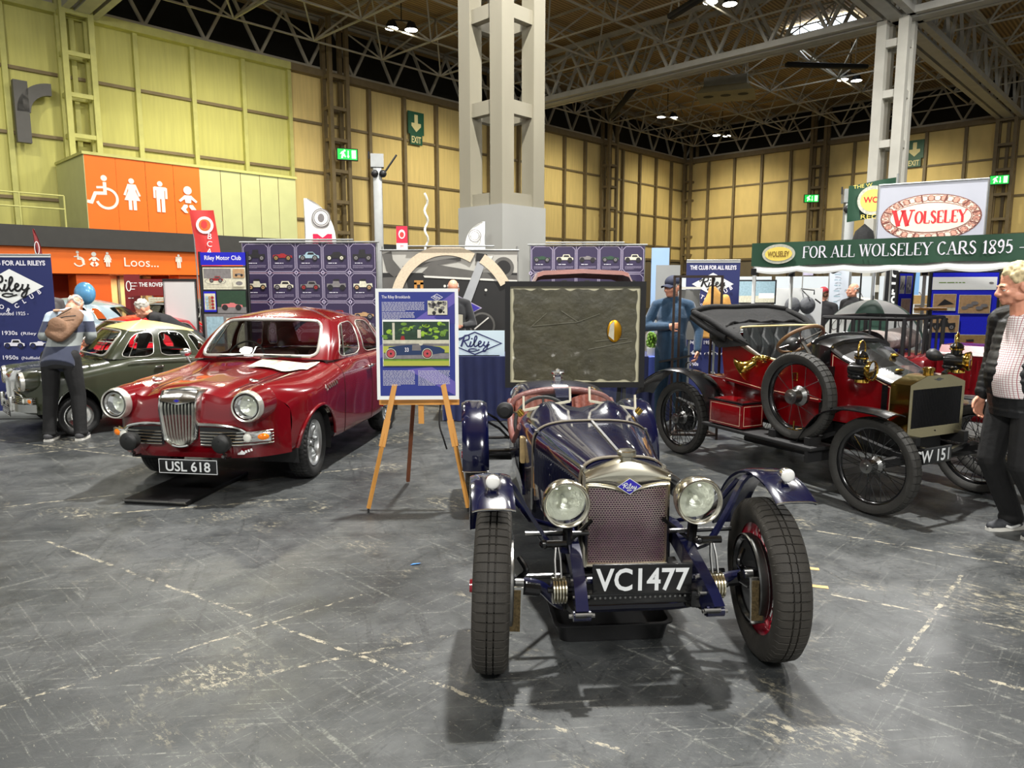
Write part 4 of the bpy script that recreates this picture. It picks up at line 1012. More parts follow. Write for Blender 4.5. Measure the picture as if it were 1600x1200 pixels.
    for i in range(-8 * N, 8 * N):
        for j in range(M):
            uc, vc = (i + .5) / N, (j + .5) / M; uu = uc if uc >= -1.9 else uc
            hit = False
            for h in GHOLES:
                for q in ((uu, -uu) if h[0] > 0 else (uu,)):
                    if in_round(q, vc, h) or (h[1] > 8 and in_round(16 - abs(q), vc, h)): hit = True
            q = [(i / N, j / M), ((i + 1) / N, j / M), ((i + 1) / N, (j + 1) / M), (i / N, (j + 1) / M)]
            (gl if hit else mb).add([gh(a, b, .004 if hit else 0) for a, b in q], [(0, 1, 2, 3)])
    ring = [gh(i / 6, 1) for i in range(-48, 48)]; ct = V(0, 1.40, 0); K = 10
    def dome(k): return [V(ct.x + (p.x - ct.x) * k, ct.y + (p.y - ct.y) * k, p.z * k + 1.345 * (1 - k) + .085 * (1 - k * k)) for p in ring]
    secs = [dome(1 - (i / K) ** 1.3 * .999) for i in range(K + 1)]
    mb.use(roofm); mb.loft(secs, True, False)
    cab = mb.build('roof', t, sharp=45, merge=.0008)
    for nme, sel in (('windscreen', lambda y, x: y < .90 and abs(x) < .62), ('side_glass', lambda y, x: not (y < .90 and abs(x) < .62))):
        gg = MB(glass_); 
        for f in gl.f:
            c = sum((V(*gl.v[q]) for q in f), V(0, 0, 0)) / 4
            if sel(c.y, c.x): gg.add([gl.v[q] for q in f], [(0, 1, 2, 3)])
        gg.build(nme, t, merge=.0005)
    tm = MB(trimm); tm.tube([gh(a, b) for a, b in rpath(*GHOLES[0])], .016, 8, True)
    tm.build('windscreen_surround', t)
    tm = MB(trimm)
    for h in GHOLES[1:4]:
        for s_ in (1, -1): tm.tube([gh(a * s_, b) for a, b in rpath(*h)], .006, 6, True)
    for s_ in (1, -1): tm.tube([gh(s_ * 3.36, .08, .006), gh(s_ * 3.36, .88, .006)], .007, 6)
    tm.build('window_frames', t)
    if full:
        for s_ in (-1, 1):
            for yy in (1.2, 2.0):
                sm = MB(interior); sm.rbox((s_ * .30, yy, .60), (.48, .5, .22), .06); sm.rbox((s_ * .30, yy + .24, .78 if yy < 1.5 else .74), (.48, .14, .40), .05, Euler((-.2, 0, 0))); sm.build('seat', t)
        sm = MB(interior); sm.bb(-.66, .66, .5, 2.4, .29, .34); sm.build('cabin_floor', t)
        dm = MB(interior); dm.rbox((0, .58, .89), (1.2, .16, .12), .04); dm.build('dashboard', t)
        sw = MB(MATTBLK); c = V(-.30, .80, .93); sw.tube(arc(c, .19, 0, 2 * PI, 28, (1, 0, 0), (0, .45, .89))[:-1], .010, 6, True); sw.tube([c - V(.19, 0, 0), c + V(.19, 0, 0)], .008, 6); sw.tube([c, c + V(0, -.22, -.1)], .014, 6); sw.build('steering_wheel', t)
    for x, y, s_, rz in ((.665, 0, 1, steer), (-.665, 0, -1, steer), (.655, 2.04, 1, 0), (-.655, 2.04, -1, 0)):
        alloy_wheel(t, (x, y, .30), s_, rz, kind=wheel)
    # headlamps in hooded rims
    for s_ in (-1, 1):
        y = warp(lampx, -.70) + .0
        o = headlamp(t, (s_ * lampx, y - .115, .733), .092, CHROME, paint, depth=.055, rz=s_ * .06)
        hb = MB(trimm); hb.lathe([(.125, .12), (.122, 0), (.112, -.035), (.102, -.03)], (0, 0, 0), (0, 1, 0), 32); hb.build('lamp_hood', o)
        hb = MB(paint); hb.lathe([(.124, .02), (.135, .10), (.14, .22)], (0, 0, 0), (0, 1, 0), 32); hb.build('lamp_bowl', o)
    return body
REDP = mat('maroon_car_paint', (108, 4, 16), .2, 0, 1, noise=(4, .05), coatr=.02)
REDI = mat('dark_red_trim', (74, 16, 18), .5, noise=(9, .15))
t = thing('classic_saloon_car', 'shiny dark red fifties saloon with upright chrome grille and plate USL 618', 'car', (-2.43, 6.10, 0), R(-8))
rc = t
body = saloon(t, REDP, REDP, REDI, steer=R(6))
# grille: waterfall shell with vertical bars
def gout(z):   # half width of the grille shell at height z
    f = (z - .415) / .43; return .112 + .046 * min(1, f * 1.5) ** .6 - .05 * max(0, .12 - f) / .12 - .008 * max(0, f - .6)
mb = MB(CHROME); GY = -.80
zs = [.415 + .43 * i / 20 for i in range(21)]
gy = lambda z: GY + .09 * max(0, (z - .70) / .18) ** 2 + .02 * max(0, (.5 - z) / .1)
for s_ in (-1, 1): mb.loft([[V(s_ * (gout(z) - .020), gy(z) + .006, z), V(s_ * (gout(z) - .008), gy(z) - .008, z), V(s_ * gout(z), gy(z) + .004, z), V(s_ * (gout(z) + .012), gy(z) + .14, z), V(s_ * (gout(z) - .02), gy(z) + .14, z)] for z in zs])
def gtop(u): return .846 + .018 * (1 - abs(u) ** 1.4)
mb.grid(lambda i, j: V((2 * i - 1) * .158, gy(.77) - .006 + .19 * j ** 1.5, .772 + (gtop(2 * i - 1) - .772) * math.sin(PI / 2 * j) - .03 * (1 - abs(2 * i - 1)) * (1 - j)), 20, 10)
mb.tube([(x * .065, gy(.415), .415 + .012 * x * x) for x in [i / 6 - 1 for i in range(13)]], .012, 8)
gr = mb.build('grille_shell', t, sharp=45)
mb = MB(MATTBLK); mb.loft([[V(-gout(z), gy(z) + .05, z), V(gout(z), gy(z) + .05, z)] for z in zs], False, False); mb.build('grille_backing', gr)
mb = MB(CHROME)
for k in range(11):
    f = (k - 5) / 5.6; mb.loft([[V(f * gout(z) - .006, gy(z) + .035, z), V(f * gout(z), gy(z) + .010, z), V(f * gout(z) + .006, gy(z) + .035, z)] for z in zs[:-3]], True)
mb.build('grille_bars', gr)
mb = MB(ENAM); S = Sign(mb, (-.03, gy(.77) - .012, .755)); S.poly([(0, .018), (.03, .002), (.06, .018), (.03, .034)], NICKEL); S.poly([(.004, .018), (.03, .005), (.056, .018), (.03, .031)], ENAM); mb.build('grille_badge', gr)
# side grilles with eyebrows
for s_ in (-1, 1):
    f = lambda x, d=0: warp(x, -.70) - .058 - d
    mb = MB(MATTBLK); mb.loft([[V(s_ * x, f(x, .0), .425), V(s_ * x, f(x, .002), .567 - .03 * ((x - .15) / .32) ** 3)] for x in [.15 + .03 * k for k in range(12)]], False, False); o = mb.build('side_grille', t)
    mb = MB(CHROME)
    for z in (.432, .456, .480, .504, .528): mb.tube([(s_ * x, f(x, .010), z) for x in [.16 + .05 * k for k in range(10 + (s_ > 0))]], .0065, 6)
    mb.build('grille_slats', o)
    mb = MB(CHROME); mb.tube(curve([(s_ * x, f(x, .012), z) for x, z in ((.15, .590), (.27, .590), (.38, .578), (.46, .556), (.50, .53))], 5), .013, 8); mb.build('chrome_eyebrow', o)
    b = MB(CHROME); x = .575; b.rbox((s_ * x, f(x, .004), .485), (.20, .03, .075), .012, Euler((0, 0, s_ * .42))); o2 = b.build('lamp_plinth', t)
    b = MB(mat('clear_side_lamp', (225, 225, 215), .15, 0, .8, noise=(30, .1))); b.ball((s_ * .515, f(.515, .022), .485), (.034, .018, .034), 16, 10); b.build('side_lamp', o2)
    b = MB(AMBER); b.ball((s_ * .615, f(.615, .024), .487), (.052, .024, .030), 16, 10, Matrix.Rotation(s_ * .5, 3, 'Z')); b.build('indicator_lamp', o2)
    # covered spot lamps
    b = MB(mat('black_lamp_cover', (24, 25, 24), .5, noise=(12, .15))); b.lathe([(0, -.04), (.045, -.038), (.060, -.03), (.066, -.022), (.070, -.018), (.070, .012), (.06, .05), (.03, .075), (0, .08)], (0, 0, 0), (0, 1, 0), 28); b.cyl((0, -.043, .028), (0, -.036, .028), .005, n=8)
    o3 = b.build('spot_lamp', t, (s_ * .375, -.85, .462), sharp=40)
    b = MB(BLACK); b.tube([(0, .02, -.06), (0, .04, -.12), (0, .12, -.13)], .008, 6); b.use(STEEL); b.cyl((0, .01, -.10), (0, .05, -.10), .012, n=8); b.build('lamp_bracket', o3)
mb = MB(mat('white_sticker', (232, 232, 232), .5, noise=(40, .1))); S = Sign(mb, (.43, -.722, .352), (math.cos(.32), math.sin(.32), 0), (0, 0, 1)); S.poly([(0, 0), (.05, .0), (.06, .012), (.03, .035), (.02, .02), (.0, .012)], mb.mats[0]); [S.poly([(.058 + .02 * k, .012 + .006 * k), (.072 + .02 * k, .014 + .006 * k), (.066 + .02 * k, .034 + .006 * k), (.052 + .02 * k, .030 + .006 * k)], mb.mats[0], 0) for k in range(3)]; mb.build('sticker', t)
number_plate(t, (.085, -.83, .275), 'USL 618', .485, .118, 0, BLACK, SILVER, border=SILVER, bold=.015, inset=.06, charh=.62)
mb = MB(BLACK); mb.bar((-.1, -.70, .30), (-.1, -.82, .27), .02); mb.bar((.19, -.70, .30), (.19, -.82, .27), .02); mb.build('plate_bracket', t)
# wipers, door seams, handles, mirrors, bonnet lines
for x in (-.34, .10): mb = MB(BLACK); mb.tube([gh(x / .32, 0) + V(0, -.03, .012), gh((x + .28) / .32, 0) + V(0, -.03, .03)], .007, 6); mb.tube([gh((x + .02) / .32, 0) + V(0, -.01, .03), gh((x + .36) / .32, .05) + V(0, -.02, .0)], .006, 6); mb.build('wiper', t)
for s_ in (-1, 1):
    mb = MB(CHROME); mb.rbox((s_ * .808, 1.28, .83), (.03, .13, .022), .008); mb.rbox((s_ * .798, 1.35, .83), (.035, .03, .035), .01); mb.build('door_handle', t)
mb = MB(CHROME); mb.tube([(-.66, .45, .93), (-.69, .43, 1.0)], .009, 6); mb.ball((-.69, .43, 1.025), (.055, .04, .04), 14, 10); mb.build('wing_mirror', t)
dk = mat('shut_line', (40, 4, 8), .6)
mb = MB(dk)
def side_pt(y, jj):
    row = [cr([V(s[1][q][0], s[0], s[1][q][1]) for s in STN], yi(y)) for q in range(9)]; p = cr(row, jj); return V(p.x + .0015, warp(p.x, p.y), p.z)
def yi(y):
    for i in range(len(STN) - 1):
        if STN[i][0] <= y <= STN[i + 1][0]: return i + (y - STN[i][0]) / (STN[i + 1][0] - STN[i][0])
    return len(STN) - 1
for s_ in (-1, 1):
    for y in (.60, 1.36):
        P = [side_pt(y, .9 + 4.1 * k / 14) for k in range(15)]; mb.strap([V(p.x * s_, p.y, p.z) for p in P], .006, .003, (0, 1, 0))
    P = [side_pt(.60 + .76 * k / 8, .95) for k in range(9)]; mb.strap([V(p.x * s_, p.y, p.z) for p in P], .006, .003, (0, 0, 1))
    P = [side_pt(-.62 + 1.05 * k / 14, 6.25) for k in range(15)]; mb.strap([V(p.x * s_, p.y, p.z + .002) for p in P], .006, .003, (1, 0, 0))
mb.build('shut_lines', t)
mb = MB(CHROME)
P = [side_pt(.60 + 1.4 * k / 12, 3.75) for k in range(13)]
for s_ in (-1, 1): mb.tube([V((p.x - .004) * s_, p.y, p.z) for p in P], .004, 5)
S_ = [side_pt(.12 + .3 * k / 30, 3.55 + .12 * math.sin(k * 1.3) * (1 if k > 3 else 2)) for k in range(31)]
mb.tube([p + V(.004, 0, 0) for p in S_], .005, 5); mb.build('wing_script', t)
for s_ in (-1, 1):
    mb = MB(CHROME); mb.ball((s_ * .42, -.40, .878), (.035, .05, .018), 12, 8); mb.ball((s_ * .42, -.44, .893), (.015, .03, .014), 10, 6); mb.build('bonnet_emblem', t)
# ramp/drip board under the nose and the papers on the bonnet
b = MB(mat('black_drip_board', (16, 16, 17), .4, noise=(6, .1))); b.rbox((0, 0, .02), (.52, .9, .04), .01); b.use(STEEL); b.tube([(-.26, -.46, .03), (.26, -.46, .03)], .008, 6)
o = b.build('drip_board', None, (-2.62, 5.62, 0), (0, 0, R(-8.5))); tag(o, 'flat black drip board on the floor below plate USL 618', 'tray')
PAPER = mat('printed_paper', (232, 226, 196), .6, noise=(12, .06))
b = MB(PAPER)
def pf(u, v):
    x = .10 + .52 * u; y = .10 + .28 * v + .06 * u
    row = [cr([V(s[1][q][0], s[0], s[1][q][1]) for s in STN], yi(min(.5, y))) for q in range(9)]
    best = max((cr(row, 4.5 + 3.5 * k / 40) for k in range(41)), key=lambda p: -abs(p.x - x)); return V(x, y, best.z + .016 + .006 * math.sin(5 * u + 2 * v))
b.grid(pf, 16, 10)
for k in range(9): 
    u0 = .08 + .1 * k
    b.use(mat('paper_print_%s' % ('blue', 'green', 'red')[k % 3], ((150, 180, 200), (160, 200, 160), (214, 150, 140))[k % 3], .6)); b.grid(lambda u, v: pf(u0 + .07 * u, .15 + .6 * v + .1 * (k % 3)) + V(0, 0, .003), 2, 4)
o = b.build('paper_map', None, rc.location, (0, 0, R(-8.5))); tag(o, 'cream printed map sheet laid on the red saloon bonnet below the windscreen', 'paper')

# ---- dark green saloon with cream roof, nose to the left
GREENP = mat('dark_olive_paint', (56, 60, 46), .22, 0, .9, noise=(4, .06)); CREAM = mat('cream_roof_paint', (228, 206, 138), .3, 0, .6, noise=(3, .03))
t = thing('classic_saloon_car', 'dark green small saloon with cream roof and chrome grille behind the man with backpack', 'car', (-5.2, 8.15, 0), R(-46))
t.scale = (.86, .86, .86)
saloon(t, GREENP, CREAM, mat('dark_seat', (30, 26, 24), .6, noise=(9, .15)), wheel='cap', lampx=.55)
for ob in [rc]:
    for ch in kids(ob):
        if ch.name.split('.')[0] in ('grille_shell', 'side_grille', 'lamp_plinth', 'wiper', 'door_handle'): copy_tree(ch, t)
number_plate(t, (.0, -.86, .33), '434 HLP', .50, .12, 0, BLACK, SILVER, border=SILVER, bold=.01, inset=.06)
mb = MB(CHROME); mb.strap([(x, warp(x, -.70) - .12, .40) for x in [k * .07 - .70 for k in range(21)]], .10, .025, (0, 0, 1))
for s_ in (-1, 1): mb.rbox((s_ * .30, -.84, .44), (.06, .07, .20), .025)
for s_ in (-1, 1): mb.tube([(s_ * .785, .34 * math.cos(R(q)), .30 + .34 * math.sin(R(q))) for q in range(-10, 191, 10)], .009, 6); mb.tube([(s_ * .78, y, .90) for y in (.8, 1.6, 2.3)], .007, 6)
mb.build('bumper', t)
for ch in kids(t):     # the green car is shorter than the red one
    if ch.name.split('.')[0] == 'wheel': ch.location.y *= .76; ch.location.z = .255; ch.scale = (.85, .85, .85)
    else: ch.location.y *= .76; ch.scale = (1, .76, 1)
# ================================================================== EDWARDIAN TWO-SEATER (right)
WRED = mat('crimson_coach_paint', (112, 4, 10), .2, 0, .9, noise=(4, .06), coatr=.03)
PIN = mat('cream_pinstripe', (226, 190, 160), .5, noise=(9, .05))
HOODC = mat('black_hood_cloth', (12, 12, 13), .85, noise=(14, .25), bump=(22, .35))
BUTT = mat('black_buttoned_leather', (36, 39, 40), .38, noise=(9, .15), bump=(70, .1))
WOODW = mat('brown_wood_rim', (112, 84, 56), .4, 0, .3, noise=(9, .25, (1, 1, 6)))
t = thing('edwardian_car', 'crimson and black open Edwardian motor car with brass lamps and side spare wheel', 'car', (3.15, 5.25, 0), R(26))
ec = t
TY = mat('old_tyre_rubber', (42, 41, 38), .7, noise=(20, .2), bump=(90, .1))
for x, y in ((-.62, 0), (.62, 0), (-.62, 2.12), (.62, 2.12)):
    wire_wheel(t, (x, y, .355), 1 if x > 0 else -1, .355, .098, .285, BLACK, BLACK, STEEL, n=36, tread=40, ribs=(-.5, .5), hubr=.05, drum=.13 if y > 1 else None, rubber=TY)
sp = wire_wheel(t, (-.68, .655, .775), -1, .350, .105, .275, BLACK, STEEL, STEEL, n=10, tread=44, ribs=(-.5, .5), hubr=.06, name='spare_wheel', rubber=TY)
mb = MB(MATTBLK)
for a in (-.18, .18): mb.box((-.01, a, -.345), (.13, .05, .10))
mb.use(BRASS); mb.cyl((-.02, 0, -.30), (-.02, 0, -.20), .006, n=8); mb.cyl((-.02, -.2, -.27), (-.02, .2, -.27), .005, n=6); mb.build('wheel_clamp', sp)
mb = MB(MATTBLK)
for s_ in (-1, 1): mb.bar((s_ * .28, -.10, .50), (s_ * .28, 2.5, .50), .05, .09); mb.strap(curve([(s_ * .33, -.20, .44), (s_ * .33, 0, .40), (s_ * .33, .40, .47)]), .05, .04, (1, 0, 0)); mb.strap(curve([(s_ * .36, 1.7, .47), (s_ * .36, 2.12, .42), (s_ * .36, 2.5, .47)]), .05, .04, (1, 0, 0))
mb.bar((-.55, 0, .36), (.55, 0, .36), .05, .06); mb.tube([(-.5, 2.12, .36), (.5, 2.12, .36)], .05, 10); mb.ball((0, 2.12, .36), .14, 14, 10); mb.rbox((0, .35, .42), (.34, .7, .22), .05); mb.tube([(-.4, -.12, .38), (.4, -.12, .38)], .014, 6); mb.tube([(-.36, .6, .27), (-.36, 1.5, .25)], .035, 8)
for k in range(5): mb.box((-.30 + .15 * k, 1.05, .30), (.06, .8, .05))
mb.build('chassis', t)
# wings and running boards
for s_ in (-1, 1):
    for pth, w in ((curve([(y, z, 0) for y, z in ((.60, .41), (.50, .57), (.38, .69), (.18, .745), (-.05, .75), (-.17, .735))], 5), .20), (curve([(y, z, 0) for y, z in ((1.56, .43), (1.66, .66), (1.86, .80), (2.1, .83), (2.35, .79), (2.58, .66), (2.70, .52))], 5), .24)):
        secs = []; mb = MB(BLACK)
        for p in pth:
            row = [V(s_ * .64 + f * w / 2, p.x, p.y + .022 * (1 - f * f)) for f in [k / 5 - 1 for k in range(11)]]; row += [q - V(0, 0, .008) for q in row[::-1]]; secs.append(row)
        mb.loft(secs); mb.build('mudguard', t, sharp=50)
    mb = MB(mat('black_running_board', (24, 24, 25), .6, noise=(16, .15))); mb.rbox((s_ * .67, 1.0, .405), (.27, 1.22, .03), .008); mb.use(MATTBLK); mb.bb(s_ * .67 - .13, s_ * .67 + .13, .42, .45, .30, .40)
    for y in (.6, 1.0, 1.45): mb.bar((s_ * .28, y, .46), (s_ * .72, y, .39), .03)
    mb.build('running_board', t)
# toolbox on the near board
def striped_box(name, c, d, parent):
    mb = MB(WRED); mb.rbox(c, d, .006); x0, y0, z0 = [c[i] - d[i] / 2 for i in range(3)]; x1, y1, z1 = [c[i] + d[i] / 2 for i in range(3)]
    mb.use(BLACK); mb.box((c[0], c[1], z1 + .004), (d[0] + .02, d[1] + .02, .014)); mb.use(WRED); mb.box((c[0] + .01, c[1], z1 + .012), (d[0] - .05, d[1] - .05, .006))
    S = Sign(mb, (x0 - .001, y1, z0), (0, -1, 0), (0, 0, 1)); i = .022; S.stroke([(i, i), (d[1] - i, i), (d[1] - i, d[2] - i), (i, d[2] - i)], .004, PIN, True)
    S = Sign(mb, (x0, y0 - .001, z0), (1, 0, 0), (0, 0, 1)); S.stroke([(i, i), (d[0] - i, i), (d[0] - i, d[2] - i), (i, d[2] - i)], .004, PIN, True)
    return mb.build(name, parent)
striped_box('tool_box', (-.665, 1.33, .535), (.25, .40, .21), t)
# lower body, tub sides
mb = MB(WRED); mb.bb(-.40, .40, .62, 1.66, .46, .76); mb.use(BLACK); mb.bb(-.41, .41, .62, 1.68, .44, .47); mb.use(WRED)
mb.rbox((0, 1.80, .66), (.9, .42, .26), .02); mb.build('lower_body', t)
side = [(1.66, .775), (1.70, 1.0), (1.72, 1.215), (1.66, 1.24), (1.56, 1.19), (1.44, 1.10), (1.28, 1.035), (1.05, 1.005), (.66, 1.0), (.60, 1.0), (.60, .72), (1.2, .735)]
for s_ in (-1, 1):
    mb = MB(WRED); M = Matrix(((0, 0, 1, s_ * .49 - .015), (1, 0, 0, 0), (0, 1, 0, 0), (0, 0, 0, 1))); mb.prism(side, M, .03)
    x = s_ * .49 + s_ * .0165
    mb.use(PIN); mb.tube([(x, y, z) for y, z in ((1.645, .80), (1.2, .757), (.60, .742))], .003, 4)
    mb.use(mat('pale_piping', (206, 190, 140), .5, noise=(9, .08))); mb.tube([(s_ * .49, y, z + .006) for y, z in side[2:8]], .012, 6)
    mb.use(BRASS); mb.tube([(x, y, z) for y, z in ((.86, .93), (.86, .87), (.82, .87), (.82, .93))], .006, 6, True)
    mb.build('tub_side', t)
mb = MB(WRED); mb.prism([(-.47, .76), (.47, .76), (.49, 1.21), (-.49, 1.21)], Matrix(((1, 0, 0, 0), (0, 0, 1, 1.66), (0, 1, 0, 0), (0, 0, 0, 1))), .03); mb.build('tub_back', t)
# buttoned bench
def tuft(u, v, nu=6, nv=2.5):
    a = u * nu; b = v * nv; row = math.floor(b); best = 9
    for rr in (row - 1, row, row + 1, row + 2):
        off = .5 if rr % 2 else 0
        for cc in (math.floor(a - off), math.floor(a - off) + 1): best = min(best, math.hypot((a - cc - off), (b - rr) * .9))
    seam = min(abs(math.sin(PI * (a - .5 * b))), abs(math.sin(PI * (a + .5 * b))))
    return .030 * min(1, best * 1.9) ** .6 - .012 * (1 - min(1, seam * 3))
mb = MB(BUTT); mb.grid(lambda u, v: V((u - .5) * .96, 1.58 + .10 * v - .07 - tuft(u, v) - .03 * math.sin(PI * v) - .10 * abs(2 * u - 1) ** 4, .80 + .46 * v + .015 * math.sin(PI * min(1, v))), 96, 48)
mb.grid(lambda u, v: V((u - .5) * .96, 1.595 + .10 * v, 1.262 - .02 * v), 20, 3)
mb.use(mat('pale_piping')); mb.tube([((u / 20 - .5) * .97, 1.60 - .10 * abs(u / 10 - 1) ** 4, 1.268) for u in range(21)], .010, 6)
bs = mb.build('seat_back', t, sharp=80)
mb = MB(BUTT); mb.rbox((0, 1.28, .84), (.92, .50, .16), .05); mb.build('seat_cushion', t)
mb = MB(mat('black_rubber_ball', (30, 31, 31), .5, noise=(8, .1))); mb.ball((-.18, 1.19, 1.13), .062, 20, 14); mb.use(BRASS); mb.tube(curve([(-.18, 1.19, 1.07), (-.19, 1.18, 1.0), (-.30, 1.17, .97), (-.50, 1.17, .98)]), .009, 8); mb.build('horn_bulb', t)
# brass boa horn on the near side
mb = MB(BRASS); mb.tube(curve([(-.52, 1.12, 1.02), (-.57, 1.13, 1.03), (-.60, 1.19, 1.02), (-.60, 1.21, .97)], 5), [.022] * 6 + [.026] * 5 + [.032] * 5, 12); mb.lathe([(.030, 0), (.040, .04), (.058, .08), (.09, .115), (.118, .13), (.116, .133), (.09, .12), (.03, .05)], (-.60, 1.20, .99), (-.45, .70, -.55), 24); mb.build('horn_trumpet', t, sharp=60)
# folded hood
mb = MB(HOODC)
def hoodf(u, v):
    a = PI * (u - .5); x = .60 * math.sin(a); e = abs(2 * u - 1)
    y0, z0 = 1.60 - .30 * e ** 3, 1.285 - .16 * e ** 3; y1, z1 = 2.05 - .04 * e, 1.43 - .04 * e ** 2
    bulge = .05 * math.sin(PI * v) ; wob = .02 * math.sin(4 * u + 5 * v + 1) * math.sin(PI * v) + .005 * math.sin(17 * u + 3 * v)
    return V(x * (.93 + .07 * v), y0 + (y1 - y0) * v, z0 + (z1 - z0) * v - bulge * .6 + wob)
mb.grid(hoodf, 40, 14)
mb.grid(lambda u, v: hoodf(u, 1) + V(0, .05 * math.sin(PI * v), -.16 * v) + V(0, -.30 * v * abs(2 * u - 1) ** 2, 0), 40, 6)
mb.grid(lambda u, v: hoodf(u, 0) + V(0, .40 * v, -.05 * v), 40, 3)
mb.tube([hoodf(k / 30, 1) + V(0, 0, .008) for k in range(31)], .028, 8)
mb.tube(curve([hoodf(0, 1), (-.60, 1.80, 1.33), (-.57, 1.62, 1.24), (-.53, 1.40, 1.14)], 6), .030, 8); mb.tube(curve([(-.60, 2.02, 1.35), (-.60, 1.80, 1.25), (-.56, 1.60, 1.17)], 6), .036, 8)
mb.tube(curve([hoodf(1, 1), (.60, 1.80, 1.33), (.57, 1.62, 1.24), (.53, 1.40, 1.14)], 6), .030, 8)
for k in range(1): mb.tube([hoodf(.08 + .84 * j / 20, .35 + .2 * k) + V(0, 0, .012 + .012 * math.sin(j * 1.7 + k)) for j in range(21)], .016, 6)
hd = mb.build('folded_hood', t, sharp=70)
mb = MB(mat('ash_hood_stick', (92, 84, 74), .5, noise=(12, .2, (1, 1, 8))))
for s_ in (-1, 1): mb.tube([(s_ * .55, 1.72, 1.27), (s_ * .53, 1.20, 1.03)], .016, 8); mb.tube([(s_ * .545, 1.62, 1.19), (s_ * .52, 1.15, 1.0)], .012, 8)
mb.build('hood_stick', hd)
# scuttle and bonnet
def bsec(y, hw, z0, zs, zt): return [V(-hw, y, z0), V(-hw, y, zs), V(-hw * .92, y, zs + (zt - zs) * .35), V(-hw * .6, y, zs + (zt - zs) * .82), V(0, y, zt), V(hw * .6, y, zs + (zt - zs) * .82), V(hw * .92, y, zs + (zt - zs) * .35), V(hw, y, zs), V(hw, y, z0)]
bst = [(.08, .30, .56, .895, .955), (.30, .315, .56, .965, 1.02), (.55, .335, .56, 1.07, 1.13), (.66, .345, .56, 1.135, 1.20)]
sec = [bsec(*b) for b in bst]
mb = MB(WRED)
for i in range(3):
    a, b = sec[i], sec[i + 1]
    for q in (0, 7): mb.add([a[q], a[q + 1], b[q + 1], b[q]], [(0, 1, 2, 3)])
for s_ in (-1, 1): 
    f = lambda y, z: V(s_ * (.30 + (y - .08) * .0776 + .003), y, z)
    mb.use(PIN); mb.tube([f(.13, .60), f(.13, .885), f(.62, 1.09), f(.62, .60)], .0035, 4); mb.use(WRED)
mb.use(BLACK)
for i in range(3):
    a, b = sec[i], sec[i + 1]
    for q in range(1, 7): mb.add([a[q], a[q + 1], b[q + 1], b[q]], [(0, 1, 2, 3)])
for s_ in (-1, 1): mb.box((s_ * .306, .17, .73), (.02, .045, .34)); mb.tube([V(s_ * b[1], b[0], b[3]) for b in bst], .012, 6)
mb.build('bonnet', t, sharp=50)
mb = MB(BLACK); mb.loft([bsec(.64, .36, .90, 1.15, 1.215), bsec(.72, .375, .90, 1.165, 1.235), bsec(.80, .375, .90, 1.165, 1.235), bsec(.82, .36, .90, 1.15, 1.21)]); mb.tube([p + V(0, .0, .005) for p in bsec(.80, .375, 1.0, 1.165, 1.235)[1:-1]], .018, 8)
mb.use(BRASS); mb.ball((.12, .42, 1.085), (.035, .03, .018), 10, 8); mb.ball((-.25, .38, 1.04), (.03, .025, .02), 10, 8); mb.ball((-.12, .20, 1.0), (.05, .02, .012), 10, 8); mb.build('scuttle', t, sharp=50)
mb = MB(BLACK); mb.bb(-.45, .45, .60, .64, .46, 1.0); mb.build('bulkhead', t)
# brass radiator
rx0, rx1, rz0, rz1, pk = -.345, .285, .53, .925, .985
cx = (rx0 + rx1) / 2
out = [(rx0, rz0), (rx1, rz0), (rx1, rz1), (cx + .13, pk), (cx - .13, pk), (rx0, rz1)]
MXZ = lambda y: Matrix(((1, 0, 0, 0), (0, 0, 1, y), (0, 1, 0, 0), (0, 0, 0, 1)))
mb = MB(BRASS); mb.prism(out, MXZ(-.05), .15); rd = mb.build('radiator', t)
mb = MB(mat('pale_brass', (242, 228, 184), .2, 1, noise=(5, .06))); bw = .045
inn = [(rx0 + .032, rz0 + .075), (rx1 - .032, rz0 + .075), (rx1 - .032, rz1 - .035), (rx0 + .032, rz1 - .035)]
S = Sign(mb, (0, -.054, 0), step=.001)
fm = mb.mats[0]
S.poly([out[0], out[1], inn[1], inn[0]], fm); S.poly([out[1], out[2], inn[2], inn[1]], fm, 0); S.poly([out[5], out[0], inn[0], inn[3]], fm, 0); S.poly([inn[3], inn[2], out[2], out[3], out[4], out[5]], fm, 0)
mb.use(STEEL); S.disc(cx, .955, .03, STEEL, .012); S.rect(cx - .05, .952, cx + .05, .958, STEEL); S.disc(cx, .57, .006, MATTBLK)
mb.build('radiator_frame', rd)
CORE = mat('black_radiator_core', (16, 16, 18), .5, .2)
mb = MB(CORE); mb.bb(inn[0][0], inn[1][0], -.0515, -.045, inn[0][1], inn[2][1])
for k in range(34): x = inn[0][0] + (inn[1][0] - inn[0][0]) * (k + .5) / 34; mb.bar((x, -.055, inn[0][1]), (x, -.055, inn[2][1]), .006, .008)
mb.build('radiator_core', rd)
mb = MB(BRASS); mb.lathe([(.035, 0), (.035, .03), (.042, .032), (.042, .05), (.03, .056), (0, .058)], (cx, .03, pk - .005), n=14); mb.build('filler_cap', rd, sharp=30)
number_plate(t, (-.385, -.27, .462), 'CW 151', .44, .12, 0, BLACK, SILVER, bold=.02, inset=.03, charh=.68)
mb = MB(BLACK); mb.bar((-.28, -.10, .47), (-.30, -.25, .46), .03); mb.bar((.28, -.12, .46), (-.2, -.25, .46), .03); mb.build('plate_bar', t)
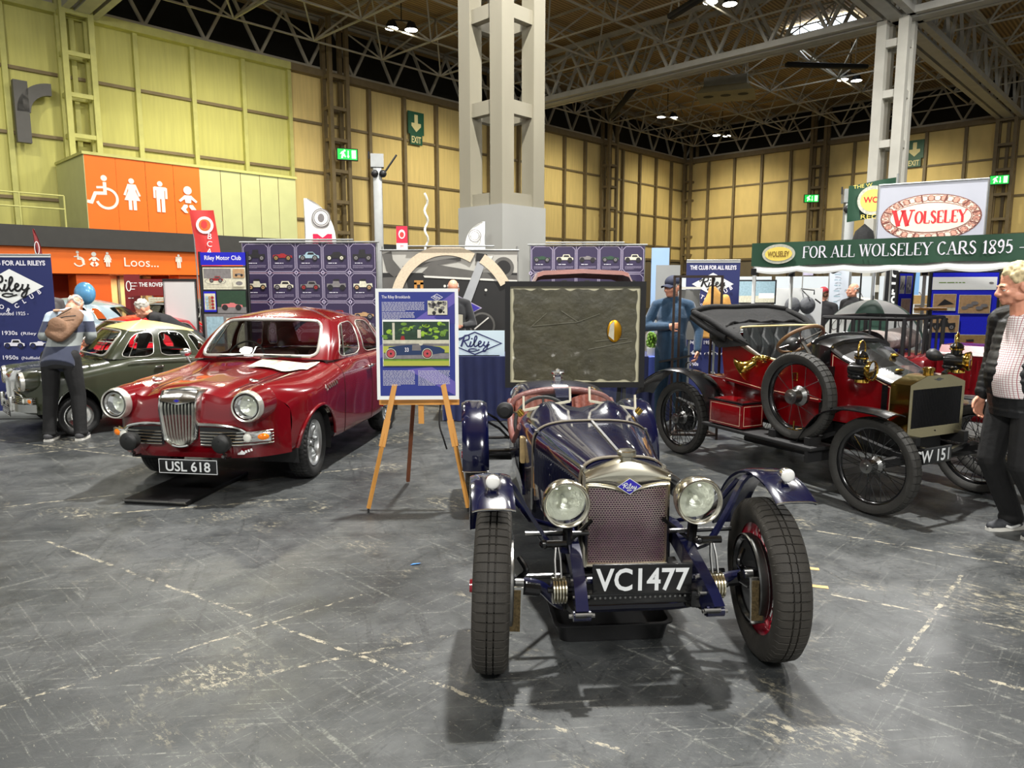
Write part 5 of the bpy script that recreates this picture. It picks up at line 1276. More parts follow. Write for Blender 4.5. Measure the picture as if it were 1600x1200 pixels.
# brass carbide lamps
def brass_lamp(c, rz, nm='carbide_lamp'):
    b = MB(BLACK); b.lathe([(.0, .16), (.045, .155), (.058, .13), (.060, .02), (.066, 0)], (0, 0, 0), (0, 1, 0), 24); b.cyl((0, .075, .05), (0, .075, .10), .04, n=16); b.lathe([(.045, 0), (.05, .012), (.034, .035), (.0, .05)], (0, .075, .10), n=16); b.ball((.0, .10, -.05), (.05, .07, .03), 12, 8)
    o = b.build(nm, t, c, (0, 0, rz), sharp=50)
    b = MB(BRASS); b.lathe([(.055, .03), (.07, .01), (.076, -.01), (.078, -.02), (.072, -.024), (.066, -.018), (.05, .03), (.02, .05), (0, .055)], (0, 0, 0), (0, 1, 0), 28); b.tube([V(.055 * math.sin(a), .075, .15 + .07 * math.cos(a)) for a in [2 * PI * k / 24 for k in range(24)]], .006, 6, True); b.lathe([(.05, 0), (.052, .012)], (0, .075, .085), n=16); b.lathe([(.03, 0), (.055, .01), (.05, .03)], (0, .06, -.10), n=14); b.build('brass_bezel', o, sharp=60)
    b = MB(LENS); b.lathe([(.068, -.016), (.04, -.024), (0, -.027)], (0, 0, 0), (0, 1, 0), 24); b.build('lamp_glass', o)
    b = MB(BLACK); b.bar((0, .10, -.05), (math.copysign(.10, -c[0]) * math.cos(rz), .14, -.10), .025); b.build('lamp_bracket', o)
brass_lamp((-.445, .20, 1.01), R(12)); brass_lamp((.46, .05, 1.055), R(24))
mb = MB(mat('black_rubber_ball')); mb.lathe([(0, 0), (.035, .012), (.05, .045), (.045, .08), (.02, .125), (.012, .14)], (.36, .32, 1.11), (.55, -.7, -.35), 20); mb.use(STEEL); mb.tube([(.435, .22, 1.06), (.50, .13, 1.03), (.53, .06, 1.0)], .009, 8); mb.build('bulb_horn', t, sharp=60)
# steering wheel and column
c = V(-.16, 1.12, 1.175); n_ = V(0.05, .62, .78).normalized(); x_ = V(1, 0, 0); x_ = (x_ - n_ * x_.dot(n_)).normalized(); y_ = n_.cross(x_)
mb = MB(WOODW); mb.tube(arc(c, .20, 0, 2 * PI, 44, x_, y_)[:-1], .015, 10, True); sw = mb.build('steering_wheel', t)
mb = MB(STEEL); [mb.tube([c - n_ * .02, c + (x_ * math.cos(a) + y_ * math.sin(a)) * .195], .007, 6) for a in (R(45), R(135), R(225), R(315))]; mb.lathe([(0, .02), (.03, .015), (.035, -.01), (.02, -.03)], c, n_, 16); mb.build('wheel_spokes', sw)
mb = MB(STEEL); mb.tube([c, c - n_ * .30 + V(0, -.05, 0)], .016, 10); mb.use(BRASS); mb.ball(c - n_ * .26 + V(0, -.04, 0), .03, 10, 8); mb.tube([c - n_ * .24, c - n_ * .20 + V(.10, -.02, .02)], .006, 6); mb.build('steering_column', t)
mb = MB(MATTBLK); mb.bar((-.60, 2.50, .87), (-.58, 2.05, .97), .03, .018); mb.tube(arc((-.60, 2.05, .86), .05, 0, PI, 10, (0, 1, 0)), .008, 6); mb.build('luggage_rail', t)
# ================================================================== STANDS, SIGNS AND BANNERS
BNAVY = mat('navy_banner', (34, 42, 96), .55, noise=(3, .05)); BWHITE = mat('banner_white', (238, 240, 238), .55, noise=(3, .02))
PURP = mat('dark_purple_poster', (44, 34, 66), .5, noise=(3, .06)); LILAC = mat('poster_silver_line', (176, 166, 190), .5, noise=(6, .05))
BLUEHDR = mat('royal_blue_sign', (8, 14, 176), .45, noise=(3, .05)); FELT = mat('blue_felt_board', (8, 22, 200), .85, noise=(60, .12))
PCOL = [mat('print_%s' % n, c, .5, noise=(30, .2)) for n, c in (('black', (30, 28, 30)), ('red', (150, 30, 34)), ('ochre', (150, 120, 70)), ('green', (40, 70, 50)), ('grey', (120, 116, 116)), ('ivory', (206, 202, 180)), ('sky', (150, 178, 190)), ('darkgreen', (30, 60, 40)), ('tan', (176, 140, 100)), ('leaf', (110, 150, 50)), ('road', (130, 126, 130)), ('orange', (206, 110, 50)))]
K = dict(zip(('black', 'red', 'ochre', 'green', 'grey', 'ivory', 'sky', 'darkgreen', 'tan', 'leaf', 'road', 'orange'), PCOL))
GALV = mat('grey_metal_post', (150, 152, 150), .45, .5, noise=(8, .1)); STANDB = mat('black_stand', (20, 20, 22), .5, noise=(9, .15))
TEXT = mat('caption_white', (226, 224, 234), .5, noise=(9, .03))

def mini_car(S, x, y, w, c, wheel, kind=0, wr=None):
    """small side view of an old car in a printed picture"""
    h = w * .42; wr = wr or w * .13; P = lambda q: [(x + a * w, y + b * w) for a, b in q]
    shapes = [[(.05, .14), (.07, .27), (.40, .30), (.43, .34), (.60, .33), (.66, .28), (.95, .24), (.97, .14)], [(.05, .12), (.06, .26), (.36, .28), (.42, .42), (.75, .42), (.82, .28), (.96, .24), (.96, .12)], [(.04, .14), (.05, .30), (.32, .30), (.34, .42), (.60, .44), (.66, .30), (.92, .32), (.94, .14)], [(.03, .12), (.04, .24), (.30, .27), (.40, .40), (.68, .41), (.84, .27), (.97, .24), (.98, .12)]]
    S.poly(P(shapes[kind % 4]), c)
    if kind % 4 in (1, 3): S.poly(P([(.42, .28), (.46, .38), (.70, .38), (.76, .28)]), K['black'])
    if kind % 4 == 2: S.poly(P([(.38, .42), (.34, .50), (.62, .52), (.64, .42)]), K['black'])
    for f in (.2, .78): S.disc(x + f * w, y + wr, wr, K['black'], n=14); S.disc(x + f * w, y + wr, wr * .62, wheel, n=12); S.disc(x + f * w, y + wr, wr * .2, K['black'], n=8)
def outline_car(S, x, y, w, kind):
    mini_car(S, x, y, w, TEXT, BNAVY, kind)
def xy(rz): return (math.cos(rz), math.sin(rz), 0), (0, 0, 1)

# ---- easel with display board
WOODE = mat('varnished_pine', (214, 152, 74), .4, 0, .25, noise=(7, .22, (1, 1, .15)))
EB = mat('easel_board_blue', (46, 58, 140), .4, noise=(2, .08)); EP = mat('easel_board_lilac', (104, 92, 176), .4, noise=(2, .06)); EPD = mat('easel_board_deep', (58, 58, 140), .4, noise=(2, .05))
t = thing('wooden_easel', 'pine tripod easel standing on the floor behind the blue racing car', 'easel', (-.72, 5.22, 0), R(0))
FL, FR_, BK = V(-.325, -.22, 0), V(.40, -.20, 0), V(-.15, .55, 0); top = V(.045, .02, 1.60)
for a, nm in ((FL, 'leg'), (FR_, 'leg')):
    b = MB(WOODE); p = top.lerp(a, 1); tp = V(top.x + (a.x - top.x) * .12, top.y - .01, 1.58)
    b.bar(a + V(0, 0, .03), a.lerp(tp, .36), .026, .022); b.bar(a.lerp(tp, .33), tp, .038, .022, (0, 1, 0)); b.bar(a.lerp(tp, .30), a.lerp(tp, .42), .046, .03, (0, 1, 0)); b.use(MATTBLK); b.bar(a, a + V(0, 0, .04), .012); b.build(nm, t)
b = MB(mat('dark_stained_wood', (112, 64, 38), .5, noise=(9, .2))); b.bar(BK + V(0, 0, .02), top + V(0, .04, -.05), .028, .022); b.build('leg', t)
b = MB(WOODE); b.bar((.045, -.02, .62), (.045, -.02, 1.54), .04, .02, (0, 1, 0)); b.bar((-.26, -.03, .785), (.33, -.03, .785), .03, .04)
for q in ((-.04), (.04)): b.bar((.045 + q * .55, -.03, 1.50), (.045 + q * .55, -.03, 1.66), .018, .03, (0, 1, 0))
b.box((.045, -.03, 1.66), (.062, .03, .03)); b.box((.045, -.03, 1.545), (.066, .04, .055)); b.build('easel_mast', t)
b = MB(MATTBLK); b.strap(curve([(.19, -.0, .80), (.18, -.03, .62), (.21, -.02, .50), (.23, 0, .42)], 5), .012, .003, (1, .3, 0)); b.build('strap', t)
# the board rests on the easel
w, h = .595, .805
mb = MB(BWHITE); mb.bb(-w / 2, w / 2, 0, .006, 0, h); S = Sign(mb, (-w / 2, -.0005, 0), step=.0005)
S.rect(.024, .028, w - .026, h - .024, EB); S.poly([(.024, .30), (.024, .39), (.12, .47), (.57, .781), (.57, .65), (.33, .50)], EP); S.poly([(.22, .22), (.57, .03), (.57, .13), (.40, .24)], EP); S.poly([(.42, .60), (.57, .70), (.57, .55), (.46, .57)], EPD)
S.text('The Riley Brooklands', .045, .735, .021, TEXT, w=.205, bold=.012)
for x0, y1, x1, n, sd in ((.045, .708, .35, 8, 1), (.045, .635, .28, 6, 2), (.045, .214, .275, 13, 3), (.30, .214, .53, 13, 4)): S.lines(x0, y1, x1, n, .0058, .0088, TEXT, sd)
riley_diamond(S, .442, .742, .088, .052, TEXT, EB, TEXT, .08)
S.rect(.375, .617, .517, .718, K['ivory']); rr_ = random.Random(3)
for k in range(26): S.disc(.385 + rr_.random() * .12, .628 + rr_.random() * .08, .006 + rr_.random() * .01, K['grey'] if k % 2 else K['black'], n=7, up=1 if k % 9 == 0 else 0)
S.rect(.048, .246, .532, .583, BWHITE); S.rect(.053, .25, .527, .568, K['leaf'])
S.rect(.053, .43, .527, .568, K['darkgreen'])
for k in range(60):
    xx, yy = .06 + rr_.random() * .455, .45 + rr_.random() * .105; S.disc(xx, yy, .012 + rr_.random() * .012, (K['leaf'], K['green'], K['darkgreen'], mat('print_bright_leaf', (150, 190, 50), .5))[k % 4], .008 + rr_.random() * .008, n=9, up=1 if k % 12 == 0 else 0)
S.rect(.12, .43, .137, .56, K['ivory']); S.rect(.30, .45, .325, .51, K['ivory']); S.poly([(.175, .435), (.21, .435), (.205, .465), (.185, .465)], K['red']); S.rect(.053, .402, .527, .436, K['ivory']); S.rect(.053, .392, .527, .41, K['grey'])
S.rect(.053, .345, .527, .392, mat('print_grass', (176, 180, 70), .5)); S.rect(.053, .30, .527, .34, K['road']); S.rect(.053, .25, .527, .285, mat('print_grass'))
RB = mat('print_race_blue', (30, 52, 92), .45)
S.poly([(.09, .345), (.092, .385), (.19, .398), (.26, .402), (.33, .402), (.36, .398), (.46, .385), (.495, .365), (.495, .345), (.40, .33), (.13, .325)], RB); S.poly([(.26, .36), (.262, .40), (.32, .402), (.325, .36)], K['grey']); S.disc(.325, .412, .016, K['ivory'], n=12); S.text('33', .208, .352, .028, TEXT, w=.028, bold=.02)
for xx in (.108, .37): S.disc(xx, .338, .038, K['ivory'], n=22); S.disc(xx, .338, .033, K['black'], n=22); S.disc(xx, .338, .028, mat('print_wheel_red', (186, 70, 78), .5), n=20); S.disc(xx, .338, .008, K['black'], n=10)
o = mb.build('display_board', None, (-.685, 5.125, .812), (R(-2), 0, R(1.5))); tag(o, 'blue printed board with white border about a racing car, standing on the pine easel', 'display board')

# ---- roll-up banner, far left and right of centre
def rollup(name, loc, rz, w, h, lb, era=True):
    t = thing('roller_banner', lb, 'banner', loc, rz)
    mb = MB(BNAVY); mb.bb(-w / 2, w / 2, 0, .004, .08, h); S = Sign(mb, (-w / 2, -.0005, 0), step=.0012)
    S.rect(0, h - .03, w, h, BWHITE); S.text('THE CLUB FOR ALL RILEYS', w / 2, h - .125, .055, TEXT, w=w * .86, align='c', bold=.035)
    dw, dh = w * .78, w * .42; cy = h - .17 - dh / 2; P = [(w / 2 - dw / 2, cy), (w / 2, cy - dh / 2), (w / 2 + dw / 2, cy), (w / 2, cy + dh / 2)]
    S.poly(P, BWHITE); riley_script(S, w / 2, cy + .01, dw * .66, STANDB, 1.1)
    for wd, a0, a1 in (('MOTOR', R(-158), R(-112)), ('CLUB', R(-66), R(-24))):
        for i, chh in enumerate(wd):
            s_ = -1 if wd == 'MOTOR' else 1; f = i / (len(wd) - 1)
            if wd == 'MOTOR': px, py = w / 2 - dw * .47 + dw * .40 * f, cy - .10 - dh * .44 * f
            else: px, py = w / 2 + dw * .09 + dw * .36 * f, cy - dh * .54 + dh * .40 * f
            S.text(chh, px, py - .03, .05, TEXT, align='c', bold=.03, rot=(-.5 if wd == 'MOTOR' else .5), up=0 if i else 1)
    y = cy - dh / 2 - .14
    S.text('Founded 1925 -', w / 2, y, .042, TEXT, align='c', bold=.01)
    y -= .24
    for s1, s2 in (('1920s & 1930s', '(Riley era)'), ('1940s & 1950s', '(Nuffield era)'), ('1960s', '')):
        if y < .2: break
        S.text(s1, w * .06, y, .048, TEXT, w=w * (.48 if s2 else .2), bold=.015)
        if s2: S.text(s2, w * .58, y, .034, TEXT, w=w * .34, bold=.01)
        for k in range(3): outline_car(S, w * (.05 + .31 * k), y - .17, w * .27, 0 if s1[2] == '2' and k != 1 else 3 if s1[2] == '4' else 1)
        y -= .30
    mb.build('banner_print', t)
    b = MB(GALV); b.rbox((0, .02, .05), (w + .04, .12, .10), .02); b.tube([(0, .03, .1), (0, .03, h)], .012, 6); b.tube([(-w / 2, 0, h), (w / 2, 0, h)], .012, 6); b.build('banner_stand', t)
    return t
rollup('b', (-6.12, 8.75, 0), R(3), 1.0, 2.02, 'navy roll-up banner with white diamond logo beside the dark green saloon')
rollup('b', (2.80, 10.0, 0), R(-2), .74, 2.0, 'navy roll-up banner with white diamond logo behind the black folded car hood')
b = MB(mat('grey_banner_back', (150, 152, 150), .6, noise=(3, .08))); b.bb(-.17, .17, 0, .01, .05, 1.94); b.use(GALV); b.bb(-.18, .18, -.05, .06, 0, .06); o = b.build('banner_back', None, (2.20, 10.12, 0), (0, 0, 0)); tag(o, 'plain grey back of a roll-up banner left of the navy one in the middle distance', 'banner')

# ---- club notice panel
t = thing('notice_panel', 'black framed panel with royal blue club header and motoring photographs behind the red saloon', 'display board', (-4.24, 10.62, 0), R(2))
b = MB(STANDB)
for x in (-.36, .33): b.tube([(x, 0, 0), (x, 0, 2.15)], .022, 8)
for z in (.35, 1.2, 2.1): b.tube([(-.36, .02, z), (.33, .02, z)], .012, 6)
b.box((-.36, 0, .01), (.06, .4, .02)); b.box((.33, 0, .01), (.06, .4, .02)); b.build('panel_frame', t)
mb = MB(BLUEHDR); mb.bb(-.34, .31, -.03, -.01, 1.955, 2.14); S = Sign(mb, (-.34, -.031, 1.955)); S.text('Riley Motor Club', .325, .075, .062, TEXT, w=.53, align='c', bold=.01); mb.build('header_board', t)
mb = MB(STANDB); mb.bb(-.34, .31, -.02, -.005, .35, 1.94); S = Sign(mb, (-.34, -.021, 0))
S.rect(.02, 1.60, .64, 1.92, K['ivory']); S.rect(.03, 1.63, .43, 1.905, K['grey']); S.rect(.03, 1.63, .43, 1.76, K['ivory']); mini_car(S, .10, 1.70, .22, K['red'], K['grey'], 1); S.ring(.2, 1.72, .15, .006, K['grey'], .05)
S.rect(.46, 1.77, .63, 1.90, K['tan']); mini_car(S, .48, 1.79, .14, K['grey'], K['black'], 0); S.rect(.46, 1.64, .63, 1.75, K['ivory']); S.disc(.55, 1.69, .05, K['grey'], .03)
S.rect(.02, 1.27, .20, 1.57, BLUEHDR); S.rect(.03, 1.30, .19, 1.54, K['ivory']); [S.disc(.07 + .04 * (k % 3), 1.33 + .05 * (k // 3), .022, (K['sky'], K['tan'], K['red'])[k % 3], n=9) for k in range(12)]
S.rect(.22, 1.25, .64, 1.58, K['darkgreen']); S.rect(.22, 1.25, .64, 1.34, K['grey']); mini_car(S, .26, 1.29, .34, mat('print_pink', (200, 110, 110), .5), K['black'], 0)
S.rect(.02, .4, .64, 1.24, K['grey']); S.rect(.05, .8, .3, 1.2, K['sky']); S.rect(.34, .7, .6, 1.18, K['ivory']); S.rect(.05, .45, .3, .76, K['tan'])
mb.build('photo_sheet', t)
b = MB(mat('pale_grey_board', (196, 198, 196), .6, noise=(2, .05))); b.bb(-.24, .24, 0, .02, .5, 1.74); b.use(STANDB); b.bb(-.25, .25, -.005, .025, 1.72, 1.76); b.bb(-.25, -.22, 0, .03, 0, 1.74); b.bb(.22, .25, 0, .03, 0, 1.74); o = b.build('pale_board', None, (-5.08, 10.95, 0), (0, 0, R(4))); tag(o, 'plain pale grey display board left of the royal blue club header', 'display board')

# ---- walls of car history posters
def poster_wall(lb, loc, rz, cols, rows, cw, ch, ztop, cars, seed):
    t = thing('poster_wall', lb, 'display wall', loc, rz); W_ = cols * cw; rr = random.Random(seed); kk = 0
    for i in range(cols):
        for j in range(rows):
            x, z = -W_ / 2 + i * cw, ztop - (j + 1) * ch
            mb = MB(PURP); mb.bb(x, x + cw - .004, 0, .006, z, z + ch - .004); S = Sign(mb, (x, -.0005, z), step=.0009)
            e = .018; k_ = .05; S.stroke([(e + k_, e), (cw - e - k_, e), (cw - e, e + k_), (cw - e, ch - e - k_), (cw - e - k_, ch - e), (e + k_, ch - e), (e, ch - e - k_), (e, e + k_)], .007, LILAC, True)
            S.stroke([(0, 0), (cw, 0)], .005, LILAC); S.stroke([(0, 0), (0, ch)], .005, LILAC); S.disc(0, 0, .03, LILAC, n=10); S.disc(0, 0, .018, PURP, n=4)
            c = cars[kk % len(cars)]; mini_car(S, cw * .10, ch * .40, cw * .80, K[c[0]], K[c[1]], c[2]); kk += 1
            S.lines(cw * .22, ch * .33, cw * .80, 1, .016, .02, TEXT, rr.random()); S.lines(cw * .14, ch * .25, cw * .88, 4, .006, .014, LILAC, rr.random())
            mb.build('poster', t)
    b = MB(GALV)
    for x in (-W_ / 2, W_ / 2): b.tube([(x, .05, 0), (x, .05, ztop + .03)], .018, 8); b.box((x, .05, .01), (.1, .5, .02))
    b.tube([(-W_ / 2 - .05, .02, ztop + .015), (W_ / 2 + .05, .02, ztop + .015)], .014, 6); b.tube([(-W_ / 2 + .25, -.02, ztop + .05), (W_ / 2 - .35, -.02, ztop + .05)], .014, 6)
    for i in range(cols * 2): b.cyl((-W_ / 2 + (i + .5) * cw / 2, 0, ztop - .015), (-W_ / 2 + (i + .5) * cw / 2, 0, ztop + .02), .005, n=6)
    b.build('poster_rail', t); return t
carsA = [('black', 'grey', 2), ('ivory', 'tan', 2), ('tan', 'grey', 0), ('red', 'grey', 1), ('red', 'black', 2), ('red', 'ochre', 0), ('ivory', 'grey', 1), ('grey', 'black', 3), ('ochre', 'grey', 2), ('red', 'ivory', 0), ('sky', 'grey', 3), ('grey', 'red', 1), ('black', 'ochre', 2), ('green', 'grey', 2), ('ivory', 'grey', 1), ('black', 'ivory', 3), ('grey', 'black', 2), ('red', 'black', 1), ('ivory', 'black', 3), ('sky', 'black', 1)]
poster_wall('dark purple wall of car history posters behind the red saloon', (-3.24, 11.5, 0), R(-2), 5, 5, .43, .465, 2.33, carsA, 1)
carsC = [('green', 'grey', 0), ('sky', 'ivory', 3), ('grey', 'black', 0), ('ivory', 'grey', 2), ('ivory', 'black', 1), ('black', 'grey', 2)]
poster_wall('dark purple row of car history posters above the big framed picture', (1.28, 12.2, 0), R(-1), 5, 4, .385, .46, 2.33, carsC, 5)

# ---- photographic backdrop of an old car's cockpit
t = thing('photo_backdrop', 'black and white photo backdrop with a cord-bound steering wheel behind the club counter', 'display wall', (-.95, 11.0, 0), R(0))
mb = MB(mat('photo_grey', (176, 174, 166), .6, noise=(1.5, .15))); W_, H_ = 2.06, 1.75; mb.bb(-W_ / 2, W_ / 2, 0, .006, .43, 2.18); S = Sign(mb, (-W_ / 2, -.0005, .43), step=.0012)
PD = mat('photo_black', (26, 25, 24), .6, noise=(3, .2)); PM = mat('photo_mid', (88, 86, 82), .6, noise=(3, .2)); PL = mat('photo_pale', (206, 204, 196), .6, noise=(2, .08)); CORD = mat('photo_cord', (206, 190, 164), .6, noise=(50, .12))
S.rect(0, 0, W_, 1.42, PD); S.poly([(0, 1.35), (.35, 1.36), (.4, 1.1), (.2, 1.0), (0, 1.05)], PM); S.poly([(0, 1.1), (.3, 1.05), (.34, .8), (0, .75)], PM); S.poly([(0, 1.70), (.14, 1.75), (.16, 1.62), (.30, 1.45), (.18, 1.35), (.06, 1.45)], PM)
for k in range(5): S.rect(.02, .98 - .05 * k, .35, 1.0 - .05 * k, PD, 0)
S.poly([(.30, 1.52), (.9, 1.62), (1.2, 1.66), (1.2, 1.60), (.9, 1.55), (.35, 1.48)], PM); S.poly([(.6, 1.42), (.75, 1.56), (1.1, 1.50), (1.45, 1.44), (2.06, 1.38), (2.06, 1.30), (.66, 1.38)], PM); S.poly([(.62, 1.38), (.64, 1.35), (2.06, 1.28), (2.06, 1.31)], PL)
S.disc(1.85, 1.50, .16, PM); S.disc(1.85, 1.50, .11, PD); S.poly([(1.5, 1.7), (1.7, 1.70), (1.62, 1.5), (1.5, 1.45)], PL)
S.disc(.12, .80, .12, PM); S.disc(.12, .80, .09, PD); S.poly([(.40, .86), (.44, .98), (.48, .86)], mat('photo_red', (190, 40, 36), .6)); S.disc(1.52, .62, .20, PM); S.disc(1.52, .62, .17, PD); S.stroke([(1.40, .56), (1.62, .74)], .02, PL); S.poly([(1.1, 0), (1.25, .55), (1.4, .3), (1.6, 0)], PM)
S.poly([(1.18, .92), (1.34, .95), (1.58, 1.58), (1.46, 1.60)], mat('photo_spoke', (158, 160, 162), .6, noise=(6, .08))); S.poly([(1.42, 1.60), (1.62, 1.58), (1.60, 1.70), (1.44, 1.72)], PD)
for q in ((.95, 1.22), (1.58, 1.16)): S.disc(q[0], q[1], .022, PL, n=6)
S.stroke([(.98 + .80 * math.cos(a) * 1.0, .90 + .86 * math.sin(a)) for a in [R(6 * k) for k in range(10, 33)]], .15, CORD); S.stroke([(.98 + 1.0 * math.cos(a), .80 + 1.0 * math.sin(a)) for a in [R(3 * k) for k in range(9, 20)]], .15, CORD)
mb.build('photo_print', t)
b = MB(GALV); b.tube([(-W_ / 2 - .03, -.01, 2.19), (W_ / 2 + .03, -.01, 2.19)], .014, 6); b.tube([(-W_ / 2 + .4, -.05, 2.25), (W_ / 2 - .35, -.05, 2.25)], .012, 6)
for x in (-W_ / 2, W_ / 2): b.tube([(x, .05, 0), (x, .05, 2.25)], .018, 8); b.box((x, .05, .01), (.1, .5, .02))
b.build('backdrop_frame', t)
mb = MB(ENAM); mb.bb(-.02, .02, 0, .01, -.6, -.02); S = Sign(mb, (0, -.002, 0), step=.002); riley_diamond(S, 0, 0, .82, .42, LILAC, mat('purple_diamond', (62, 52, 150), .4, noise=(4, .05)), TEXT, .03)
mb.bb(-.02, .02, .0, .01, -1.32, -.4); mb.bb(-.2, .2, -.1, .12, -1.33, -1.31); o = mb.build('diamond_sign', None, (-.85, 10.5, 1.33)); tag(o, 'purple diamond sign on a stand behind the man at the counter', 'sign')

# ---- club counter with navy cloth and light board
CLOTH = mat('navy_table_cloth', (24, 34, 82), .8, noise=(6, .12), sheen=.2)
t = thing('club_table', 'long table under a navy pleated cloth behind the big framed picture', 'table', (.45, 8.9, 0), R(0))
mb = MB(CLOTH); x0, x1 = -1.30, 1.55
def drape(u, v): 
    x = x0 + (x1 - x0) * u; d = .022 * math.sin(u * 150) * (1 - v) + .012 * math.sin(u * 67 + 1) * (1 - v); return V(x, -.35 + d, .79 * v + .01)
mb.grid(drape, 220, 6); mb.bb(x0, x1, -.35, .35, .78, .80)
for x in (x0, x1): mb.grid(lambda u, v, x=x: V(x + .015 * math.sin(u * 30) * (1 - v), -.35 + .7 * u, .79 * v + .01), 24, 4)
mb.build('table_cloth', t)
[MB(GALV).tube([(x, y, 0), (x, y, .78)], .02, 8).build('leg', t) for x in (-1.2, 1.45) for y in (-.28, .28)]
mb = MB(mat('pale_blue_board', (206, 226, 236), .5, noise=(2, .03))); mb.bb(-.36, .36, 0, .012, 0, .31); S = Sign(mb, (-.36, -.001, 0))
P = [(.04, .155), (.36, .02), (.68, .155), (.36, .29)]; S.stroke(P, .016, BNAVY, True); riley_script(S, .36, .165, .40, BNAVY)
mb.use(GALV); mb.bb(-.3, .3, 0, .12, 0, .012); o = mb.build('counter_sign', None, (-.45, 8.60, .80)); tag(o, 'pale blue counter board with navy diamond logo on the navy tablecloth', 'sign')

# ---- framed relic behind the racing car
t = thing('framed_relic', 'large black frame with cream mount and creased dark fabric, behind the blue racing car', 'picture', (.622, 7.0, 0), R(1))
w, z0, z1 = 1.38, .64, 1.685
b = MB(MATTBLK)
for a in ((-w / 2, -w / 2 + .05, z0, z1), (w / 2 - .05, w / 2, z0, z1)): b.bb(a[0], a[1], -.02, .05, a[2], a[3])
b.bb(-w / 2 + .05, w / 2 - .05, -.02, .05, z0, z0 + .05); b.bb(-w / 2 + .05, w / 2 - .05, -.02, .05, z1 - .05, z1); b.bb(-w / 2 + .05, w / 2 - .05, .03, .05, z0 + .05, z1 - .05); b.build('frame', t)
b = MB(mat('cream_mount', (222, 216, 186), .7, noise=(5, .05))); b.bb(-w / 2 + .05, w / 2 - .05, .018, .03, z0 + .05, z1 - .05); b.build('mount', t)
OLD = mat('creased_dark_hide', (92, 88, 70), .45, noise=(5, .3), bump=(9, .9))
mb = MB(OLD); rr_ = random.Random(9); ph = [(rr_.uniform(2, 9), rr_.uniform(2, 9), rr_.uniform(0, 6)) for _ in range(7)]
def hide(u, v):
    e = .008 * math.sin(37 * u) + .006 * math.sin(61 * u + 2); x = (u - .5) * (w - .17) + .006 * math.sin(29 * v); z = z0 + .075 + (z1 - z0 - .155) * v + (e if v > .98 or v < .02 else 0)
    d = sum(abs(math.sin(a * u + b_ * v + c)) for a, b_, c in ph) * .004; return V(x, .012 - d * .8 + .005, z)
mb.grid(hide, 90, 60); mb.use(mat('crease_line', (150, 148, 132), .6)); 
for p, q in (((-.42, 1.25), (.02, 1.29)), ((.02, 1.29), (.24, 1.37)), ((.13, 1.02), (.56, 1.10)), ((.20, 1.10), (.52, 1.13)), ((-.14, 1.40), (.03, 1.29)), ((-.28, 1.38), (-.44, 1.24))): mb.bar((p[0], -.014, p[1]), (q[0], -.014, q[1]), .0035)
mb.build('fabric_panel', t)
mb = MB(mat('gold_reflection_oval', (206, 150, 30), .3, .8, noise=(12, .2))); mb.lathe([(0, 0), (.075, 0), (.085, .006), (.075, .012), (0, .012)], (0, 0, 0), (0, -1, 0), 28); mb.use(K['ivory']); mb.prism([(-.07, -.035), (-.005, -.07), (-.005, .075), (-.05, .05)], Matrix(((1, 0, 0, 0), (0, 0, -1, -.013), (0, 1, 0, 0), (0, 0, 0, 1))), .002)
o = mb.build('gold_reflection_oval', t, (.385, -.012, 1.20)); o.scale = (.85, 1, 1.3)  # solid oval added in place of a reflection on the glass
g = MB(glass('picture_glass', (252, 252, 250), 1.0)); g.add([(-w / 2 + .05, -.021, z0 + .05), (w / 2 - .05, -.021, z0 + .05), (w / 2 - .05, -.021, z1 - .05), (-w / 2 + .05, -.021, z1 - .05)], [(0, 1, 2, 3)]); g.build('glass_pane', t)
for x in (-.5, .5): MB(STANDB).bar((x, .03, z0 + .02), (x, .0, 0), .05, .03).build('leg', t); MB(STANDB).bar((x, .06, 1.2), (x, .55, 0), .04, .03).build('prop', t)

# ---- tall open cabinet frame
t = thing('display_cabinet', 'tall dark wooden frame of a glass display cabinet beside the man in blue', 'cabinet', (1.95, 7.62, 0), R(-6))
b = MB(mat('dark_oak', (52, 38, 30), .4, noise=(6, .2, (1, 1, .2))))
for x, y in ((-.23, -.10), (-.14, .12), (.20, .12), (.26, -.10)): b.bar((x, y, 0), (x, y, 1.75), .024)
for z in (.05, 1.74): b.bar((-.23, -.10, z), (.26, -.10, z), .024); b.bar((-.14, .12, z), (.20, .12, z), .024); b.bar((-.23, -.10, z), (-.14, .12, z), .02); b.bar((.26, -.10, z), (.20, .12, z), .02)
b.build('cabinet_frame', t)
g = MB(LENS); g.add([(.20, .12, .06), (.26, -.10, .06), (.26, -.10, 1.73), (.20, .12, 1.73)], [(0, 1, 2, 3)]); g.build('side_glass', t)
b = MB(mat('grey_overcoat_cloth', (112, 112, 108), .85, noise=(5, .12), sheen=.2)); b.loft([[V((.10 + .012 * math.sin(7 * k)) * math.cos(a) * s_, (.05 + .01 * math.sin(4 * a + k)) * math.sin(a), z) for a in [2 * PI * q / 20 for q in range(20)]] for k, (z, s_) in enumerate(((.98, 1.25), (1.2, 1.2), (1.4, 1.1), (1.55, 1.05), (1.60, 1.2)))]); b.use(mat('white_cap', (224, 222, 210), .7)); b.box((.0, -.01, 1.62), (.24, .08, .03)); b.use(GALV); b.tube([(0, 0, 0), (0, 0, 1.0)], .015, 6); b.box((0, 0, .01), (.3, .3, .02))
o = b.build('coat_stand', None, (2.22, 8.9, 0)); tag(o, 'grey cloth hanging on a stand with a pale top beside the man in blue', 'cloth')
